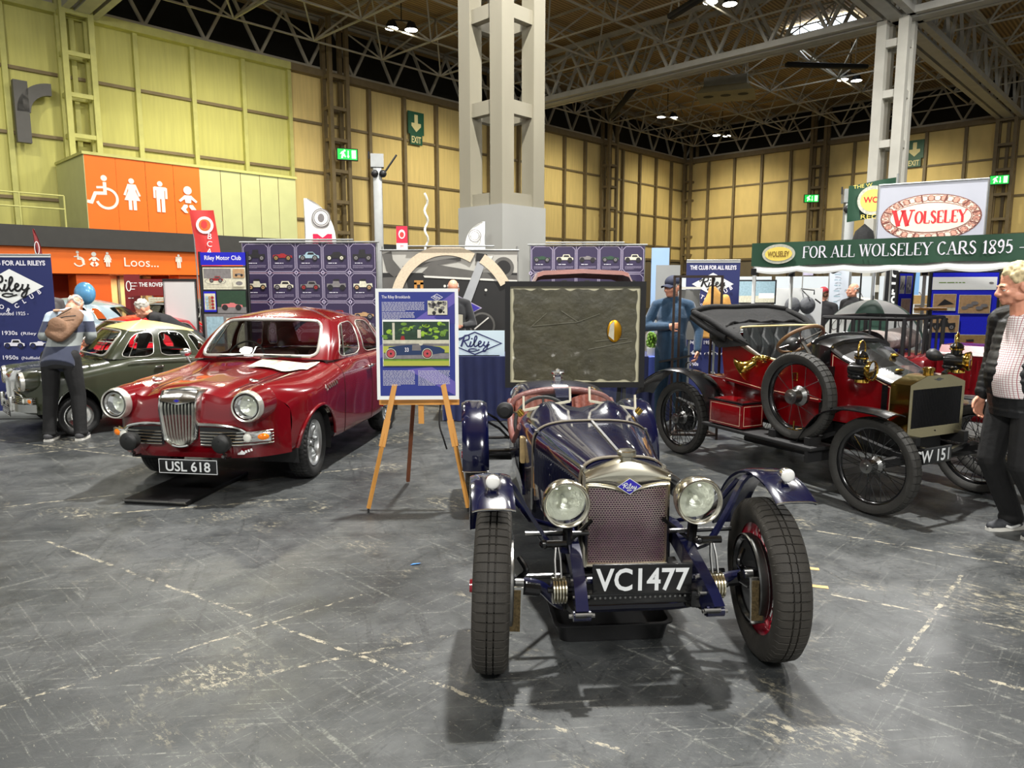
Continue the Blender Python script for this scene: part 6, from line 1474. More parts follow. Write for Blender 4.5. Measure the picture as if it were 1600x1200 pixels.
# table clutter right of the picture
b = MB(STANDB); b.lathe([(0, 0), (.07, 0), (.075, .04), (.05, .06), (.05, .16), (.075, .18), (.08, .25), (.05, .28), (0, .28)], n=20); b.use(GALV); b.lathe([(.052, .06), (.054, .11), (.052, .16)], n=20); o = b.build('coffee_flask', None, (1.84, 8.72, .80)); tag(o, 'dark metal coffee flask on the navy table beside the man in blue', 'flask')
b = MB(BWHITE); b.lathe([(.035, 0), (.04, .09), (.036, .09), (.032, .01), (0, .01)], n=16); o = b.build('paper_cup', None, (1.93, 8.62, .80)); tag(o, 'white cup on the navy table beside the flask', 'cup')
b = MB(K['leaf'])
for k in range(26): a = k * 2.4; r_ = .02 + .03 * (k % 5) / 5; b.ball((r_ * math.cos(a), r_ * math.sin(a), .12 + .006 * k), (.03, .012, .03), 6, 4, Matrix.Rotation(a, 3, 'Z'))
b.use(BWHITE); b.lathe([(0, 0), (.05, 0), (.06, .1), (0, .1)], n=14); o = b.build('potted_plant', None, (1.70, 8.62, .80)); tag(o, 'small green plant in a white pot on the navy table', 'plant')
b = MB(mat('folded_blue_cloth', (70, 88, 170), .8, noise=(9, .1))); b.grid(lambda u, v: V(-.09 + .18 * u, -.37 - .006 * math.sin(9 * u) if v < .7 else -.37 + (v - .7) * .5, .56 + .35 * v if v < .7 else .806), 10, 12); o = b.build('tea_towel', None, (1.74, 8.9, 0)); tag(o, 'lighter blue cloth hanging over the front of the navy table', 'cloth')

# ---- gazebo of the green club
GRN = mat('dark_green_valance', (24, 66, 44), .6, noise=(3, .08)); YEL = mat('oval_yellow', (232, 206, 96), .5, noise=(8, .05)); TENTW = mat('white_tent_cloth', (232, 234, 232), .6, noise=(2, .04))
A = V(2.66, 8.0, 0); dA = V(1.94, -1.5, 0).normalized(); dB = V(1.5, 1.94, 0).normalized(); LA, LB = 4.2, 1.5
t = thing('club_gazebo', 'white gazebo with dark green lettered valance at right', 'tent', A, math.atan2(dA.y, dA.x))
mb = MB(GRN)
def val(u, v): return V(LA * u, .012 * math.sin(u * 40) * (1 - v), 1.86 + .25 * v - .012 * math.sin(u * 23) * (1 - v))
mb.grid(val, 80, 4); S = Sign(mb, (0, -.022, 1.86), step=.002)
S.disc(.30, .125, .175, mat('oval_silver', (186, 186, 170), .5, noise=(40, .3)), .105, 40); S.disc(.30, .125, .145, YEL, .075, 36); S.text('WOLSELEY', .30, .097, .055, mat('oval_brown', (120, 90, 30), .5), w=.23, align='c', bold=.03)
SERIF = {}
def serif_text(S, txt, x, y, h, m, wid, bold=1.0):
    """roman capitals with thick and thin strokes and slab feet"""
    G = {'F': [('v', .18), ('h', 1, .18, .72), ('h', .52, .18, .58), ('s', .18, 0), ('t', .72, 1, -.22), ('w', .78)], 'O': [('o',), ('w', .98)], 'R': [('v', .18), ('b', .18, .72, .5, 1), ('d', .42, .5, .86, 0), ('s', .18, 0), ('s', .86, 0), ('w', .96)],
         'A': [('d', .48, 1, .86, 0), ('n', .48, 1, .14, 0), ('h', .33, .26, .74), ('s', .14, 0), ('s', .86, 0), ('w', 1.0)], 'L': [('v', .18), ('h', 0, .18, .72), ('s', .18, 1), ('t', .72, 0, .25), ('w', .8)],
         'W': [('d', .10, 1, .38, 0), ('n', .62, 1, .38, 0), ('d', .62, 1, .90, 0), ('n', 1.14, 1, .90, 0), ('s', .10, 1), ('s', .62, 1), ('s', 1.14, 1), ('w', 1.26)],
         'S': [('S',), ('w', .74)], 'E': [('v', .18), ('h', 1, .18, .70), ('h', .52, .18, .58), ('h', 0, .18, .72), ('t', .70, 1, -.22), ('t', .72, 0, .25), ('w', .80)], 'Y': [('d', .12, 1, .48, .48), ('n', .86, 1, .48, .48), ('vv', .48, 0, .5), ('s', .12, 1), ('s', .86, 1), ('s', .48, 0), ('w', .98)],
         'C': [('C',), ('w', .88)], '1': [('v', .30), ('n', .30, 1, .12, .82), ('s', .30, 0), ('w', .56)], '8': [('8',), ('w', .70)], '9': [('9',), ('w', .70)], '5': [('5',), ('w', .68)], '-': [('h', .38, .1, .55), ('w', .66)], ' ': [('w', .42)]}
    tot = sum(G[c][-1][1] for c in txt); k = wid / tot; cx = x; S.l += 1
    for c in txt:
        T = lambda a, b: (cx + a * k, y + b * h)
        for g in G[c]:
            q = g[0]; th = .17 * k * bold; tn = .065 * k * bold
            if q == 'w': continue
            if q == 'v': S.stroke([T(g[1], 0), T(g[1], 1)], th, m, up=0)
            elif q == 'vv': S.stroke([T(g[1], g[2]), T(g[1], g[3])], th, m, up=0)
            elif q == 'h': S.stroke([T(g[2], g[1]), T(g[3], g[1])], tn, m, up=0)
            elif q == 'd': S.stroke([T(g[1], g[2]), T(g[3], g[4])], th, m, up=0)
            elif q == 'n': S.stroke([T(g[1], g[2]), T(g[3], g[4])], tn, m, up=0)
            elif q == 's': S.stroke([T(g[1] - .16, g[2]), T(g[1] + .16, g[2])], tn, m, up=0)
            elif q == 't': S.stroke([T(g[1], g[2]), T(g[1], g[2] + g[3])], tn, m, up=0)
            else:
                path = {'o': [(.48 + .38 * math.cos(a), .5 + .5 * math.sin(a)) for a in [2 * PI * i / 28 for i in range(29)]], 'C': [(.48 + .36 * math.cos(a), .5 + .5 * math.sin(a)) for a in [R(45 + 270 * i / 20) for i in range(21)]],
                        'b': [(.18, 1), (.48, 1), (.66, .93), (.70, .76), (.66, .58), (.48, .5), (.18, .5)], 'S': [(.60, .82), (.48, .97), (.32, 1), (.16, .90), (.15, .72), (.30, .58), (.46, .48), (.60, .32), (.58, .12), (.40, 0), (.24, .03), (.12, .2)],
                        '8': [(.35 + .24 * math.sin(2 * a) * 1.0, .5 + .5 * math.cos(a)) for a in [2 * PI * i / 36 for i in range(37)]], '9': [(.16, .1), (.34, .0), (.52, .2), (.58, .6), (.52, .9), (.36, 1), (.18, .88), (.14, .68), (.24, .5), (.38, .47), (.54, .62)], '5': [(.56, .98), (.20, .98), (.16, .56), (.36, .62), (.54, .5), (.58, .28), (.48, .06), (.28, 0), (.12, .1)]}[q]
                n_ = len(path); S.stroke([T(a, b) for a, b in path], [(tn + (th - tn) * abs(math.cos(2 * PI * i / (n_ - 1)) if q in 'oC' else math.sin(PI * i / (n_ - 1)))) for i in range(n_)], m, up=0)
        cx += G[c][-1][1] * k
serif_text(S, 'FOR ALL WOLSELEY CARS 1895 -', .55, .078, .115, TEXT, 1.93)
mb.build('lettered_valance', t)
mb = MB(GRN); mb.grid(lambda u, v: V(0, LB * u, 1.86 + .25 * v), 10, 2); mb.build('side_valance', t)
mb = MB(TENTW); mb.bb(.01, LA - .01, .02, LB, 2.08, 2.10); mb.grid(lambda u, v: V(.02 + (LA - .04) * u, .03 + .10 * v, 1.80 + .27 * v - .03 * abs(math.sin(u * PI * 9))), 90, 3); mb.build('canopy_cloth', t)
for x, y in ((0.02, .06), (LA - .04, .06), (0.02, LB - .06), (LA - .04, LB - .06), (1.5, LB - .06)):
    b = MB(mat('white_tent_pole', (214, 216, 214), .4, noise=(5, .05))); b.rbox((x, y, 1.03), (.035, .035, 2.06), .005); b.use(STANDB); b.box((x, y, 1.80), (.06, .06, .07)); b.box((x, y, .01), (.12, .12, .02)); b.build('tent_pole', t)
b = MB(GALV)
for yy in (.14, LB - .1):
    for k in range(8):
        x0_, x1_ = LA * k / 8, LA * (k + 1) / 8; b.bar((x0_, yy, 1.80), (x1_, yy, 2.05), .018); b.bar((x0_, yy, 2.05), (x1_, yy, 1.80), .018)
b.build('scissor_frame', t)
# framed oval sign standing above the gazebo
t = thing('oval_sign', 'tall pale grey sign with pink oval wreath rising behind the green valance', 'sign', (5.44, 9.45, 0), R(-30))
mb = MB(mat('sign_pale_grey', (164, 166, 176), .55, noise=(3, .04))); w, z0, z1 = 1.22, 1.95, 2.98; mb.bb(-w / 2, w / 2, 0, .02, z0, z1); S = Sign(mb, (-w / 2, -.001, z0), step=.0015)
PINK = mat('oval_pink', (240, 206, 186), .55, noise=(20, .05)); WRE = mat('wreath_rose', (214, 150, 130), .55, noise=(20, .1)); BRN = mat('wreath_line', (110, 60, 50), .6, noise=(9, .1)); RED = mat('letter_red', (200, 26, 34), .5, noise=(9, .04))
cx, cy, rx, ry = w / 2, .58, .57, .30
S.disc(cx, cy, rx, BRN, ry, 56); S.disc(cx, cy, rx - .012, PINK, ry - .012, 56)
for k in range(44):
    a = 2 * PI * k / 44; px, py = cx + (rx - .055) * math.cos(a), cy + (ry - .055) * math.sin(a); S.disc(px, py, .042, WRE if k % 2 else PINK, .034, 10, up=1 if k == 0 else 0); S.ring(px, py, .042, .008, BRN, .034, 10, up=0)
for k in range(12):
    a = 2 * PI * k / 12 + .2; c_, s_ = math.cos(a), math.sin(a); S.stroke([(cx + (rx - .1) * c_, cy + (ry - .1) * s_), (cx + (rx - .01) * c_, cy + (ry - .01) * s_)], .018, BRN, up=1 if k == 0 else 0)
S.disc(cx, cy, rx - .105, BRN, ry - .105, 56); S.disc(cx, cy, rx - .115, PINK, ry - .115, 56)
serif_text(S, 'W', cx - .43, cy - .10, .20, RED, .25, 1.5); serif_text(S, 'OLSELEY', cx - .17, cy - .07, .15, RED, .58, 1.7)
mb.build('sign_board', t)
b = MB(GALV); b.tube([(-w / 2, 0, z0), (w / 2, 0, z0), (w / 2, 0, z1), (-w / 2, 0, z1)], .016, 6, True); [b.tube([(x, .03, 0), (x, .03, z1)], .02, 8) for x in (-w / 2, w / 2)]; [b.box((x, .03, .01), (.12, .6, .02)) for x in (-w / 2, w / 2)]; b.build('sign_frame', t)
# green flag behind it
t = thing('club_flag', 'dark green flag with yellow oval beside the big oval sign', 'flag', (5.22, 10.6, 0), R(-18))
mb = MB(GRN); mb.grid(lambda u, v: V(-.30 + .62 * u, .03 * math.sin(u * 7), 2.58 + .52 * v + .10 * u), 20, 8); S = Sign(mb, (-.30, -.035, 2.58), step=.002); S.disc(.33, .30, .21, mat('oval_silver'), .21, 30); S.disc(.33, .30, .17, YEL, .16, 30); S.text('WOL', .20, .27, .08, RED, w=.26, bold=.03); S.text('THE W', .06, .47, .05, YEL, w=.25, rot=.12); S.text('REG', .18, .04, .06, YEL, w=.22); mb.build('flag_cloth', t)
b = MB(GALV); b.tube([(.34, .02, 0), (.34, .02, 3.25)], .015, 8); b.box((.34, .02, .01), (.4, .4, .02)); b.use(HOODC); b.lathe([(0, 2.1), (.09, 2.15), (.16, 2.3), (.12, 2.45), (0, 2.56)], (-.05, .05, 0), n=14); b.tube([(-.05, .05, 0), (-.05, .05, 2.2)], .012, 6); b.build('flag_pole', t)

# ---- blue photo boards
def felt_board(lb, x, y, rz, w, z0, z1, pics, head=None):
    t = thing('photo_board', lb, 'display board', (x, y, 0), rz)
    mb = MB(FELT); mb.bb(-w / 2, w / 2, 0, .02, z0, z1); S = Sign(mb, (-w / 2, -.001, z0)); H_ = z1 - z0
    if head: S.rect(.02, H_ - .20, w - .03, H_ - .05, BWHITE); S.lines(.09, H_ - .11, w - .14, 1, .018, .02, K['leaf'], 2); S.disc(w - .09, H_ - .12, .025, K['grey'], .012)
    for (px, py, pw, ph_, bg, c, kind) in pics:
        S.rect(px, py, px + pw, py + ph_, K['ivory']); S.rect(px + .006, py + (.04 if kind == 9 else .006), px + pw - .006, py + ph_ - .006, K[bg])
        if kind == 9: S.poly([(px + .05, py + .06), (px + pw * .5, py + ph_ * .7), (px + pw - .02, py + .08)], K[c])
        elif kind == 8: [S.disc(px + pw * (.2 + .15 * q), py + ph_ * (.3 + .13 * (q % 3)), pw * .12, K[c] if q % 2 else K['grey'], ph_ * .10, n=9) for q in range(5)]
        else: mini_car(S, px + .02, py + .03, pw - .04, K[c], K['grey'], kind)
    mb.build('felt_panel', t)
    b = MB(STANDB); [b.tube([(q, .01, 0), (q, .01, z1 + .02)], .02, 8) for q in (-w / 2, w / 2)]; b.tube([(-w / 2, .01, z1 + .01), (w / 2, .01, z1 + .01)], .012, 6); b.tube([(-w / 2, .01, z0 - .01), (w / 2, .01, z0 - .01)], .012, 6); [b.box((q, .01, .01), (.08, .4, .02)) for q in (-w / 2, w / 2)]; b.build('board_frame', t)
felt_board('narrow blue felt photo board left of the wide one behind the brass lamp', 4.93, 8.97, R(24), .28, .75, 1.80, [(.03, .80, .09, .22, 'ivory', 'grey', 8), (.135, .80, .10, .22, 'grey', 'ivory', 8), (.06, .48, .17, .26, 'tan', 'black', 2), (.06, .20, .17, .25, 'grey', 'black', 2)])
felt_board('wide blue felt board of vintage photographs with white heading strip', 5.37, 8.5, R(-12), .74, .75, 1.80, [(.04, .60, .25, .20, 'tan', 'black', 9), (.32, .57, .34, .22, 'tan', 'grey', 8), (.02, .34, .32, .21, 'tan', 'black', 2), (.30, .08, .34, .24, 'ochre', 'red', 2)], True)
felt_board('blue felt photo board nearest the man in the quilted jacket', 6.15, 8.33, R(-14), .62, .75, 1.80, [(.06, .72, .22, .24, 'grey', 'black', 8), (.05, .42, .24, .22, 'ochre', 'red', 2), (.04, .14, .2, .2, 'ivory', 'grey', 9), (.34, .5, .22, .3, 'tan', 'black', 2)])

# ---- umbrella, rack vehicle, pump
t = thing('golf_umbrella', 'open green and white golf umbrella behind the black rail rack', 'umbrella', (4.27, 8.45, 0), R(-14))
UG = mat('umbrella_green', (74, 112, 96), .6, noise=(3, .06)); UW = mat('umbrella_white', (246, 248, 246), .6, noise=(3, .04))
for k in range(8):
    mb = MB(UG if k % 2 else UW)
    def uf(u, v, k=k):
        a = 2 * PI * (k + u) / 8 + .1; r_ = .58 * math.sin(v * 1.25) / math.sin(1.25) * (1 - .05 * math.sin(PI * u) * v); return V(r_ * math.cos(a), r_ * math.sin(a), 1.485 - .44 * (1 - math.cos(v * 1.25)) / (1 - math.cos(1.25)))
    mb.grid(uf, 8, 10); 
    if k % 2 == 0:
        S = None
        mb.use(K['grey']); cu = [uf(.5 + .16 * math.cos(a), .78 + .10 * math.sin(a)) * 1.002 for a in [2 * PI * q / 20 for q in range(20)]]; mb.tube(cu, .005, 4, True)
    mb.build('umbrella_panel', t)
b = MB(GALV); b.tube([(0, 0, .02), (0, 0, 1.53)], .010, 8); b.box((0, 0, .02), (.35, .35, .04)); b.build('shaft', t)

t = thing('maroon_vintage_car', 'maroon vintage car with black rail rack, mostly hidden behind the crimson Edwardian car', 'car', (4.55, 6.25, 0), R(40))
MAR = mat('maroon_bonnet', (104, 10, 18), .25, 0, .7, noise=(5, .06))
b = MB(MAR); b.loft([[V(-.28, y, .62), V(-.28, y, 1.0), V(-.2, y, 1.10), V(.2, y, 1.10), V(.28, y, 1.0), V(.28, y, .62)] for y in (-.2, .62)])
for s_ in (-1, 1):
    for k in range(12): b.bar((s_ * .284, -.10 + k * .055, .72), (s_ * .284, -.10 + k * .055, .98), .012, .02)
    b.use(BWHITE); b.bar((s_ * .285, -.2, 1.03), (s_ * .285, .62, 1.03), .03, .012); b.use(MAR)
b.build('bonnet', t)
b = MB(MAR); b.rbox((0, 1.15, .80), (.95, 1.0, .36), .05); b.rbox((0, .25, .48), (.6, 1.0, .12), .03); b.use(mat('silver_edge', (210, 200, 214), .3, .3)); b.rbox((.30, -.24, .80), (.5, .05, .04), .01); b.rbox((.30, -.24, 1.06), (.5, .05, .04), .01); b.use(MAR); b.rbox((.30, -.22, .93), (.5, .02, .22), .005); b.build('body', t)
for x, y in ((-.58, 0), (.58, 0), (-.58, 1.7), (.58, 1.7)): wire_wheel(t, (x, y, .36), 1 if x > 0 else -1, .36, .10, .28, BLACK, BLACK, STEEL, n=24, tread=32, ribs=(-.5, .5), rubber=TY)
b = MB(STANDB); x0_, x1_, y0_, y1_ = -.48, .48, .85, 1.62
for z in (1.33,): b.tube([(x0_, y0_, z), (x1_, y0_, z), (x1_, y1_, z), (x0_, y1_, z)], .018, 6, True)
for k in range(7):
    f = k / 6
    for yy in (y0_, y1_): b.tube([(x0_ + (x1_ - x0_) * f, yy, .95), (x0_ + (x1_ - x0_) * f, yy, 1.33)], .012 if 0 < k < 6 else .02, 6)
for k in range(1, 5):
    for xx in (x0_, x1_): b.tube([(xx, y0_ + (y1_ - y0_) * k / 5, .95), (xx, y0_ + (y1_ - y0_) * k / 5, 1.33)], .012, 6)
b.build('rail_rack', t)
b = MB(mat('grey_wool_blanket', (120, 108, 102), .9, noise=(6, .2), bump=(12, .5), sheen=.3)); b.grid(lambda u, v: V(-.42 + .84 * u, 1.20 + .17 * math.cos(2 * PI * v) * (1 + .1 * math.sin(9 * u)), 1.10 + .10 * math.sin(2 * PI * v) * (1 + .15 * math.sin(7 * u + 1))), 24, 18); o = b.build('rolled_blanket', None, t.location, (0, 0, R(40))); tag(o, 'rolled grey blanket lying inside the black rail rack', 'blanket')
t2 = thing('hand_pump', 'upright black pump with wooden cross handle in front of the blue felt boards', 'pump', (4.72, 8.05, 0), R(-8))
b = MB(WOODE); b.tube([(-.17, 0, 1.385), (.17, 0, 1.385)], .018, 8); b.build('handle', t2)
b = MB(STANDB); b.tube([(0, 0, .06), (0, 0, 1.38)], .022, 8); b.tube([(0, 0, .06), (0, 0, .7)], .04, 10); b.box((0, 0, .03), (.3, .12, .06)); b.use(STEEL); b.lathe([(.03, 1.10), (.036, 1.13), (.03, 1.16)], n=12); b.lathe([(.03, 1.2), (.036, 1.22), (.03, 1.24)], n=12); b.build('pump_barrel', t2)

# ---- hall masts
def mast(lb, x, y, z, rz):
    t = thing('lifting_mast', lb, 'mast', (x, y, 0), rz)
    b = MB(GALV); b.rbox((0, 0, z / 2), (.17, .17, z), .02); b.box((0, 0, .02), (.7, .7, .04)); b.box((0, 0, z + .12), (.24, .2, .24)); b.build('mast_post', t)
    b = MB(STANDB); b.tube([(.12, 0, z - .1), (.36, .05, z + .25)], .02, 6); b.ball((-.05, -.1, z - .12), .07, 10, 8); b.ball((.1, -.1, z - .12), .07, 10, 8); b.tube([(-.15, -.05, z + .15), (-.15, -.05, z + .28)], .015, 6); b.build('mast_head', t)
mast('tall grey mast with gadget head behind the photo backdrop', -2.52, 13.7, 3.85, R(10))
mast('tall grey mast left of the green flag', 6.12, 13.2, 3.15, R(-10))
b = MB(mat('white_rope', (226, 224, 212), .8, noise=(40, .2))); b.tube([(.03 * math.sin(k * 1.1), .03 * math.cos(k * 1.1), .02 + k * .06) for k in range(56)], .022, 6); b.box((0, 0, .01), (.2, .2, .02)); o = b.build('rope_line', None, (-1.56, 13.2, 0)); tag(o, 'white twisted rope hanging vertically right of the tall grey mast', 'rope')

# ---- feather flags and small banners
def feather(lb, x, y, z0, z1, w, m, rz=0, art=None, lean=.12, square=False, mirror=False):
    t = thing('feather_flag', lb, 'flag', (x, y, 0), rz)
    mb = MB(m); H_ = z1 - z0
    mb.grid(lambda u, v: V((u - .5) * w + lean * v if square else (-w / 2 + w * u * max(.03, 1 - v ** 2.4) ** .6) * (-1 if mirror else 1), .015 * math.sin(6 * u + 4 * v), z0 + H_ * v), 8, 24)
    if art: art(Sign(mb, (-w / 2, -.03, z0), step=.002), w, H_)
    mb.build('flag_cloth', t); b = MB(GALV); g_ = w / 2 if mirror else -w / 2; b.tube([(g_, .02, 0), (g_ + (lean * .5 if square else 0), .02, (z0 + z1) / 2), (g_ + (lean if square else 0), .02, z1)], .012, 6); b.box((g_, .02, .01), (.4, .4, .02)); b.build('flag_pole', t); return t
FRED = mat('salmon_red_flag', (206, 58, 56), .6, noise=(3, .05)); FDRED = mat('maroon_flag', (120, 24, 26), .6, noise=(3, .06)); FWH = mat('white_flag', (232, 232, 226), .6, noise=(3, .04)); MAG = mat('magenta_print', (200, 20, 70), .6)
def ringart(c1, c2, yy, rr=.32):
    def f(S, w, H_):
        S.disc(w / 2 + .03, H_ * yy, w * rr, c1); S.disc(w / 2 + .03, H_ * yy, w * rr * .72, c2); S.ring(w / 2 + .03, H_ * yy, w * rr * .85, .01, c2); S.disc(w / 2 + .03, H_ * yy, w * rr * .35, c1, w * rr * .45)
    return f
def art1(S, w, H_):
    S.disc(w / 2 - .05, H_ * .74, w * .36, BWHITE); S.disc(w / 2 - .05, H_ * .74, w * .25, K['orange']); S.disc(w / 2 - .06, H_ * .75, w * .13, FRED, w * .17)
    for k, c in enumerate('BCA'): S.text(c, w * .55 - .01 * k, H_ * (.50 - .13 * k), .10, BWHITE, align='c', rot=-.15)
feather('salmon red flag with round white emblem above the royal blue club header', -5.45, 13.0, 1.98, 3.0, .42, FRED, R(5), art1, -.10, square=True)
feather('narrow maroon feather flag above the navy banner at the far left', -7.55, 11.5, 1.8, 2.55, .12, FDRED, 0, lambda S, w, H_: S.ring(w / 2, H_ * .6, w * .3, .012, BWHITE, .1), .02)
def art2(S, w, H_):
    ringart(K['grey'], FWH, .60, .30)(S, w, H_); S.text('M', w * .58, .03, .20, MAG, w=.36, align='c', bold=.06)
feather('white feather flag with grey ring emblem above the purple poster wall', -3.60, 13.6, 2.38, 3.28, .58, FWH, 0, art2, .10)
feather('small white feather flag with grey ring in front of the grey column casing', -.62, 12.1, 2.25, 2.72, .34, FWH, 0, lambda S, w, H_: (S.ring(w / 2, H_ * .5, .10, .012, K['grey']), S.ring(w / 2, H_ * .5, .07, .008, K['grey'])), .08, mirror=True)
b = MB(mat('crimson_board', (206, 24, 60), .5, noise=(3, .05))); b.bb(-.10, .10, 0, .02, 2.42, 2.72); b.use(FWH); b.bb(-.10, .10, 0, .02, 2.30, 2.42); b.use(GALV); b.tube([(0, .03, 0), (0, .03, 2.4)], .015, 6); b.box((0, .03, .01), (.3, .3, .02)); S = Sign(b, (-.1, -.001, 2.42)); S.disc(.1, .16, .06, FWH, .08); S.disc(.1, .15, .04, FRED, .05); S.text('M', .1, -.08, .05, MAG, align='c'); o = b.build('crimson_sign', None, (-1.98, 13.0, 0)); tag(o, 'small crimson sign with white emblem above the photo backdrop', 'sign')
feather('white feather flag with pale blue writing behind the gazebo pole', 5.75, 12.6, 1.2, 2.15, .34, mat('pale_blue_white_flag', (206, 214, 224), .6, noise=(3, .05)), 0, lambda S, w, H_: [S.lines(w * .2, H_ * (.9 - .1 * k), w * .8, 1, .03, .04, K['sky'], k) for k in range(9)], .0, square=True)
def art3(S, w, H_):
    S.text('or LC', w * .42, .10, .15, BWHITE, w=.62, rot=R(88), bold=.03); S.text('gister', w * .85, .08, .12, BWHITE, w=.62, rot=R(86), bold=.03)
feather('black feather flag with white vertical lettering behind the bald man', 6.70, 12.4, 1.25, 2.25, .52, STANDB, 0, art3, .04, square=True)
feather('slim purple and white feather flag far behind the black folded hood', 6.6, 16.0, 1.9, 2.5, .22, mat('purple_white_flag', (196, 190, 214), .6, noise=(4, .3)), 0, None, .05)
b = MB(mat('light_blue_flag', (130, 178, 224), .6, noise=(3, .05))); b.bb(-.13, .13, 0, .02, 1.5, 2.2); S = Sign(b, (-.13, -.001, 1.5)); S.ring(.13, .5, .06, .02, BWHITE); b.use(GALV); b.tube([(0, .03, 0), (0, .03, 2.2)], .015, 6); b.box((0, .03, .01), (.3, .3, .02)); o = b.build('light_blue_banner', None, (7.2, 12.9, 0)); tag(o, 'light blue banner showing above the wide blue felt board', 'banner')
b = MB(mat('pale_blue_banner', (150, 180, 214), .6, noise=(3, .05))); b.bb(-.14, .14, 0, .02, .9, 2.25); b.use(GALV); b.tube([(0, .03, 0), (0, .03, 2.2)], .015, 6); b.box((0, .03, .01), (.3, .3, .02)); o = b.build('pale_blue_banner', None, (2.35, 11.4, 0)); tag(o, 'pale blue banner in the gap right of the purple poster row', 'banner')

# ---- white board with hanging bag, screen and partitions on the right
b = MB(BWHITE); b.bb(-.32, .32, 0, .02, .9, 1.62); b.use(GALV); [b.tube([(q, .03, 0), (q, .03, 1.6)], .015, 6) for q in (-.3, .3)]; [b.box((q, .03, .01), (.06, .4, .02)) for q in (-.3, .3)]; o = b.build('white_board', None, (4.02, 10.0, 0)); tag(o, 'plain white board with a grey bag hanging in front of it', 'display board')
b = MB(mat('grey_nylon_bag', (98, 100, 104), .7, noise=(6, .15), bump=(20, .4))); b.ball((-.11, 0, -.10), (.11, .06, .13), 18, 12); b.ball((.10, .01, -.09), (.11, .06, .12), 18, 12); b.use(STANDB); b.tube([(.16, -.05, .06), (.16, -.05, .12), (.02, .06, .14)], .01, 6); b.tube([(.18, -.04, 0), (.25, -.07, -.06)], .01, 6); b.tube([(.10, -.05, .02), (.05, .09, .12)], .008, 6); o = b.build('drawstring_bag', None, (4.0, 9.90, 1.47)); tag(o, 'grey drawstring bag hanging on the plain white board', 'bag')
b = MB(STANDB); b.bb(-.42, .42, 0, .04, -.01, .46); S = Sign(b, (-.42, -.001, 0)); S.rect(.03, .02, .81, .43, K['sky']); S.rect(.03, .02, .81, .15, K['ivory']); S.rect(.5, .1, .8, .2, BWHITE); b.use(GALV); b.bar((0, .03, -1.28), (0, .03, 0), .06); b.box((0, .03, -1.30), (.6, .4, .03)); o = b.build('tv_screen', None, (4.75, 14.0, 1.32)); tag(o, 'flat screen showing a pale landscape behind the navy banner', 'television')
for i, (x, lb) in enumerate(((6.2, 'white partition panel with car outlines, left of three in the distance'), (8.9, 'white partition panel with car outlines, middle of three in the distance'), (11.6, 'white partition panel with car outlines, right of three in the distance'))):
    mb = MB(mat('white_partition', (212, 220, 226), .6, noise=(1.5, .04))); mb.bb(-1.33, 1.33, 0, .05, 0, 1.95); S = Sign(mb, (-1.33, -.002, 0), step=.003)
    for k in range(4): S.stroke([(.12 + .62 * k, 1.35), (.2 + .62 * k, 1.5), (.42 + .62 * k, 1.5), (.5 + .62 * k, 1.35)], .02, K['grey']); S.ring(.2 + .62 * k, 1.32, .05, .02, K['grey'])
    o = mb.build('partition_panel', None, (x, 21 - i * .6, 0), (0, 0, R(-12))); tag(o, lb, 'partition')
# distant wooden crate stack and white old car on the right
b = MB(K['ochre'])
for k in range(7): b.box((.1 * (k % 3), 0, .1 + .21 * k), (1.3, .5, .19))
o = b.build('crate_stack', None, (9.6, 16.0, 0), (0, 0, R(-10))); tag(o, 'ochre crates stacked far behind the umbrella', 'crates')
b = MB(STANDB); b.bb(-.1, .1, 0, .03, 2.12, 2.30); S = Sign(b, (-.1, -.002, 2.12), step=.002); S.rect(.02, .02, .18, .16, BWHITE); S.disc(.1, .09, .04, RED); b.use(GALV); b.tube([(0, .03, 0), (0, .03, 2.2)], .012, 6); b.box((0, .03, .01), (.3, .3, .02)); o = b.build('fire_point_sign', None, (7.1, 15.0, 0)); tag(o, 'small white sign with red dot above the far white partitions', 'sign')

# ---- toilets side: balloon, maroon banners
b = MB(mat('blue_foil_balloon', (96, 160, 204), .25, .1, .5, noise=(7, .25))); b.ball((0, 0, 0), (.19, .12, .21), 18, 14); b.use(BWHITE); b.tube([(0, 0, -.2), (.02, 0, -.5), (-.01, .0, -1.45)], .004, 4); b.use(GALV); b.lathe([(0, -1.5), (.05, -1.5), (.04, -1.44), (0, -1.43)], n=10); o = b.build('foil_balloon', None, (-7.85, 13.15, 1.52)); tag(o, 'round blue balloon floating on a string in front of the toilet entrance', 'balloon')
def mbanner(lb, x, y, w, z0, z1, art, m=FDRED):
    mb = MB(m); mb.bb(-w / 2, w / 2, 0, .02, z0, z1); art(Sign(mb, (-w / 2, -.001, z0), step=.0015), w, z1 - z0); mb.use(GALV); mb.tube([(0, .03, 0), (0, .03, z1)], .014, 6); mb.box((0, .03, .01), (w, .3, .02)); o = mb.build('maroon_banner', None, (x, y, 0), (0, 0, R(6))); tag(o, lb, 'banner')
mbanner('tall maroon banner with white ring against the orange doors', -8.75, 16.5, .34, .6, 1.93, lambda S, w, h: (S.ring(w * .28, h * .80, .05, .02, BWHITE, .11), S.lines(w * .42, h * .86, w * .9, 3, .03, .07, BWHITE, 1), S.lines(w * .2, h * .6, w * .85, 1, .03, .05, BWHITE, 4)))
mbanner('wide maroon banner with white capital letters partly behind the pale board', -8.15, 16.2, .62, 1.45, 1.82, lambda S, w, h: S.text('THE ROVER', w * .5, h * .55, .09, BWHITE, w=.54, align='c', bold=.02))
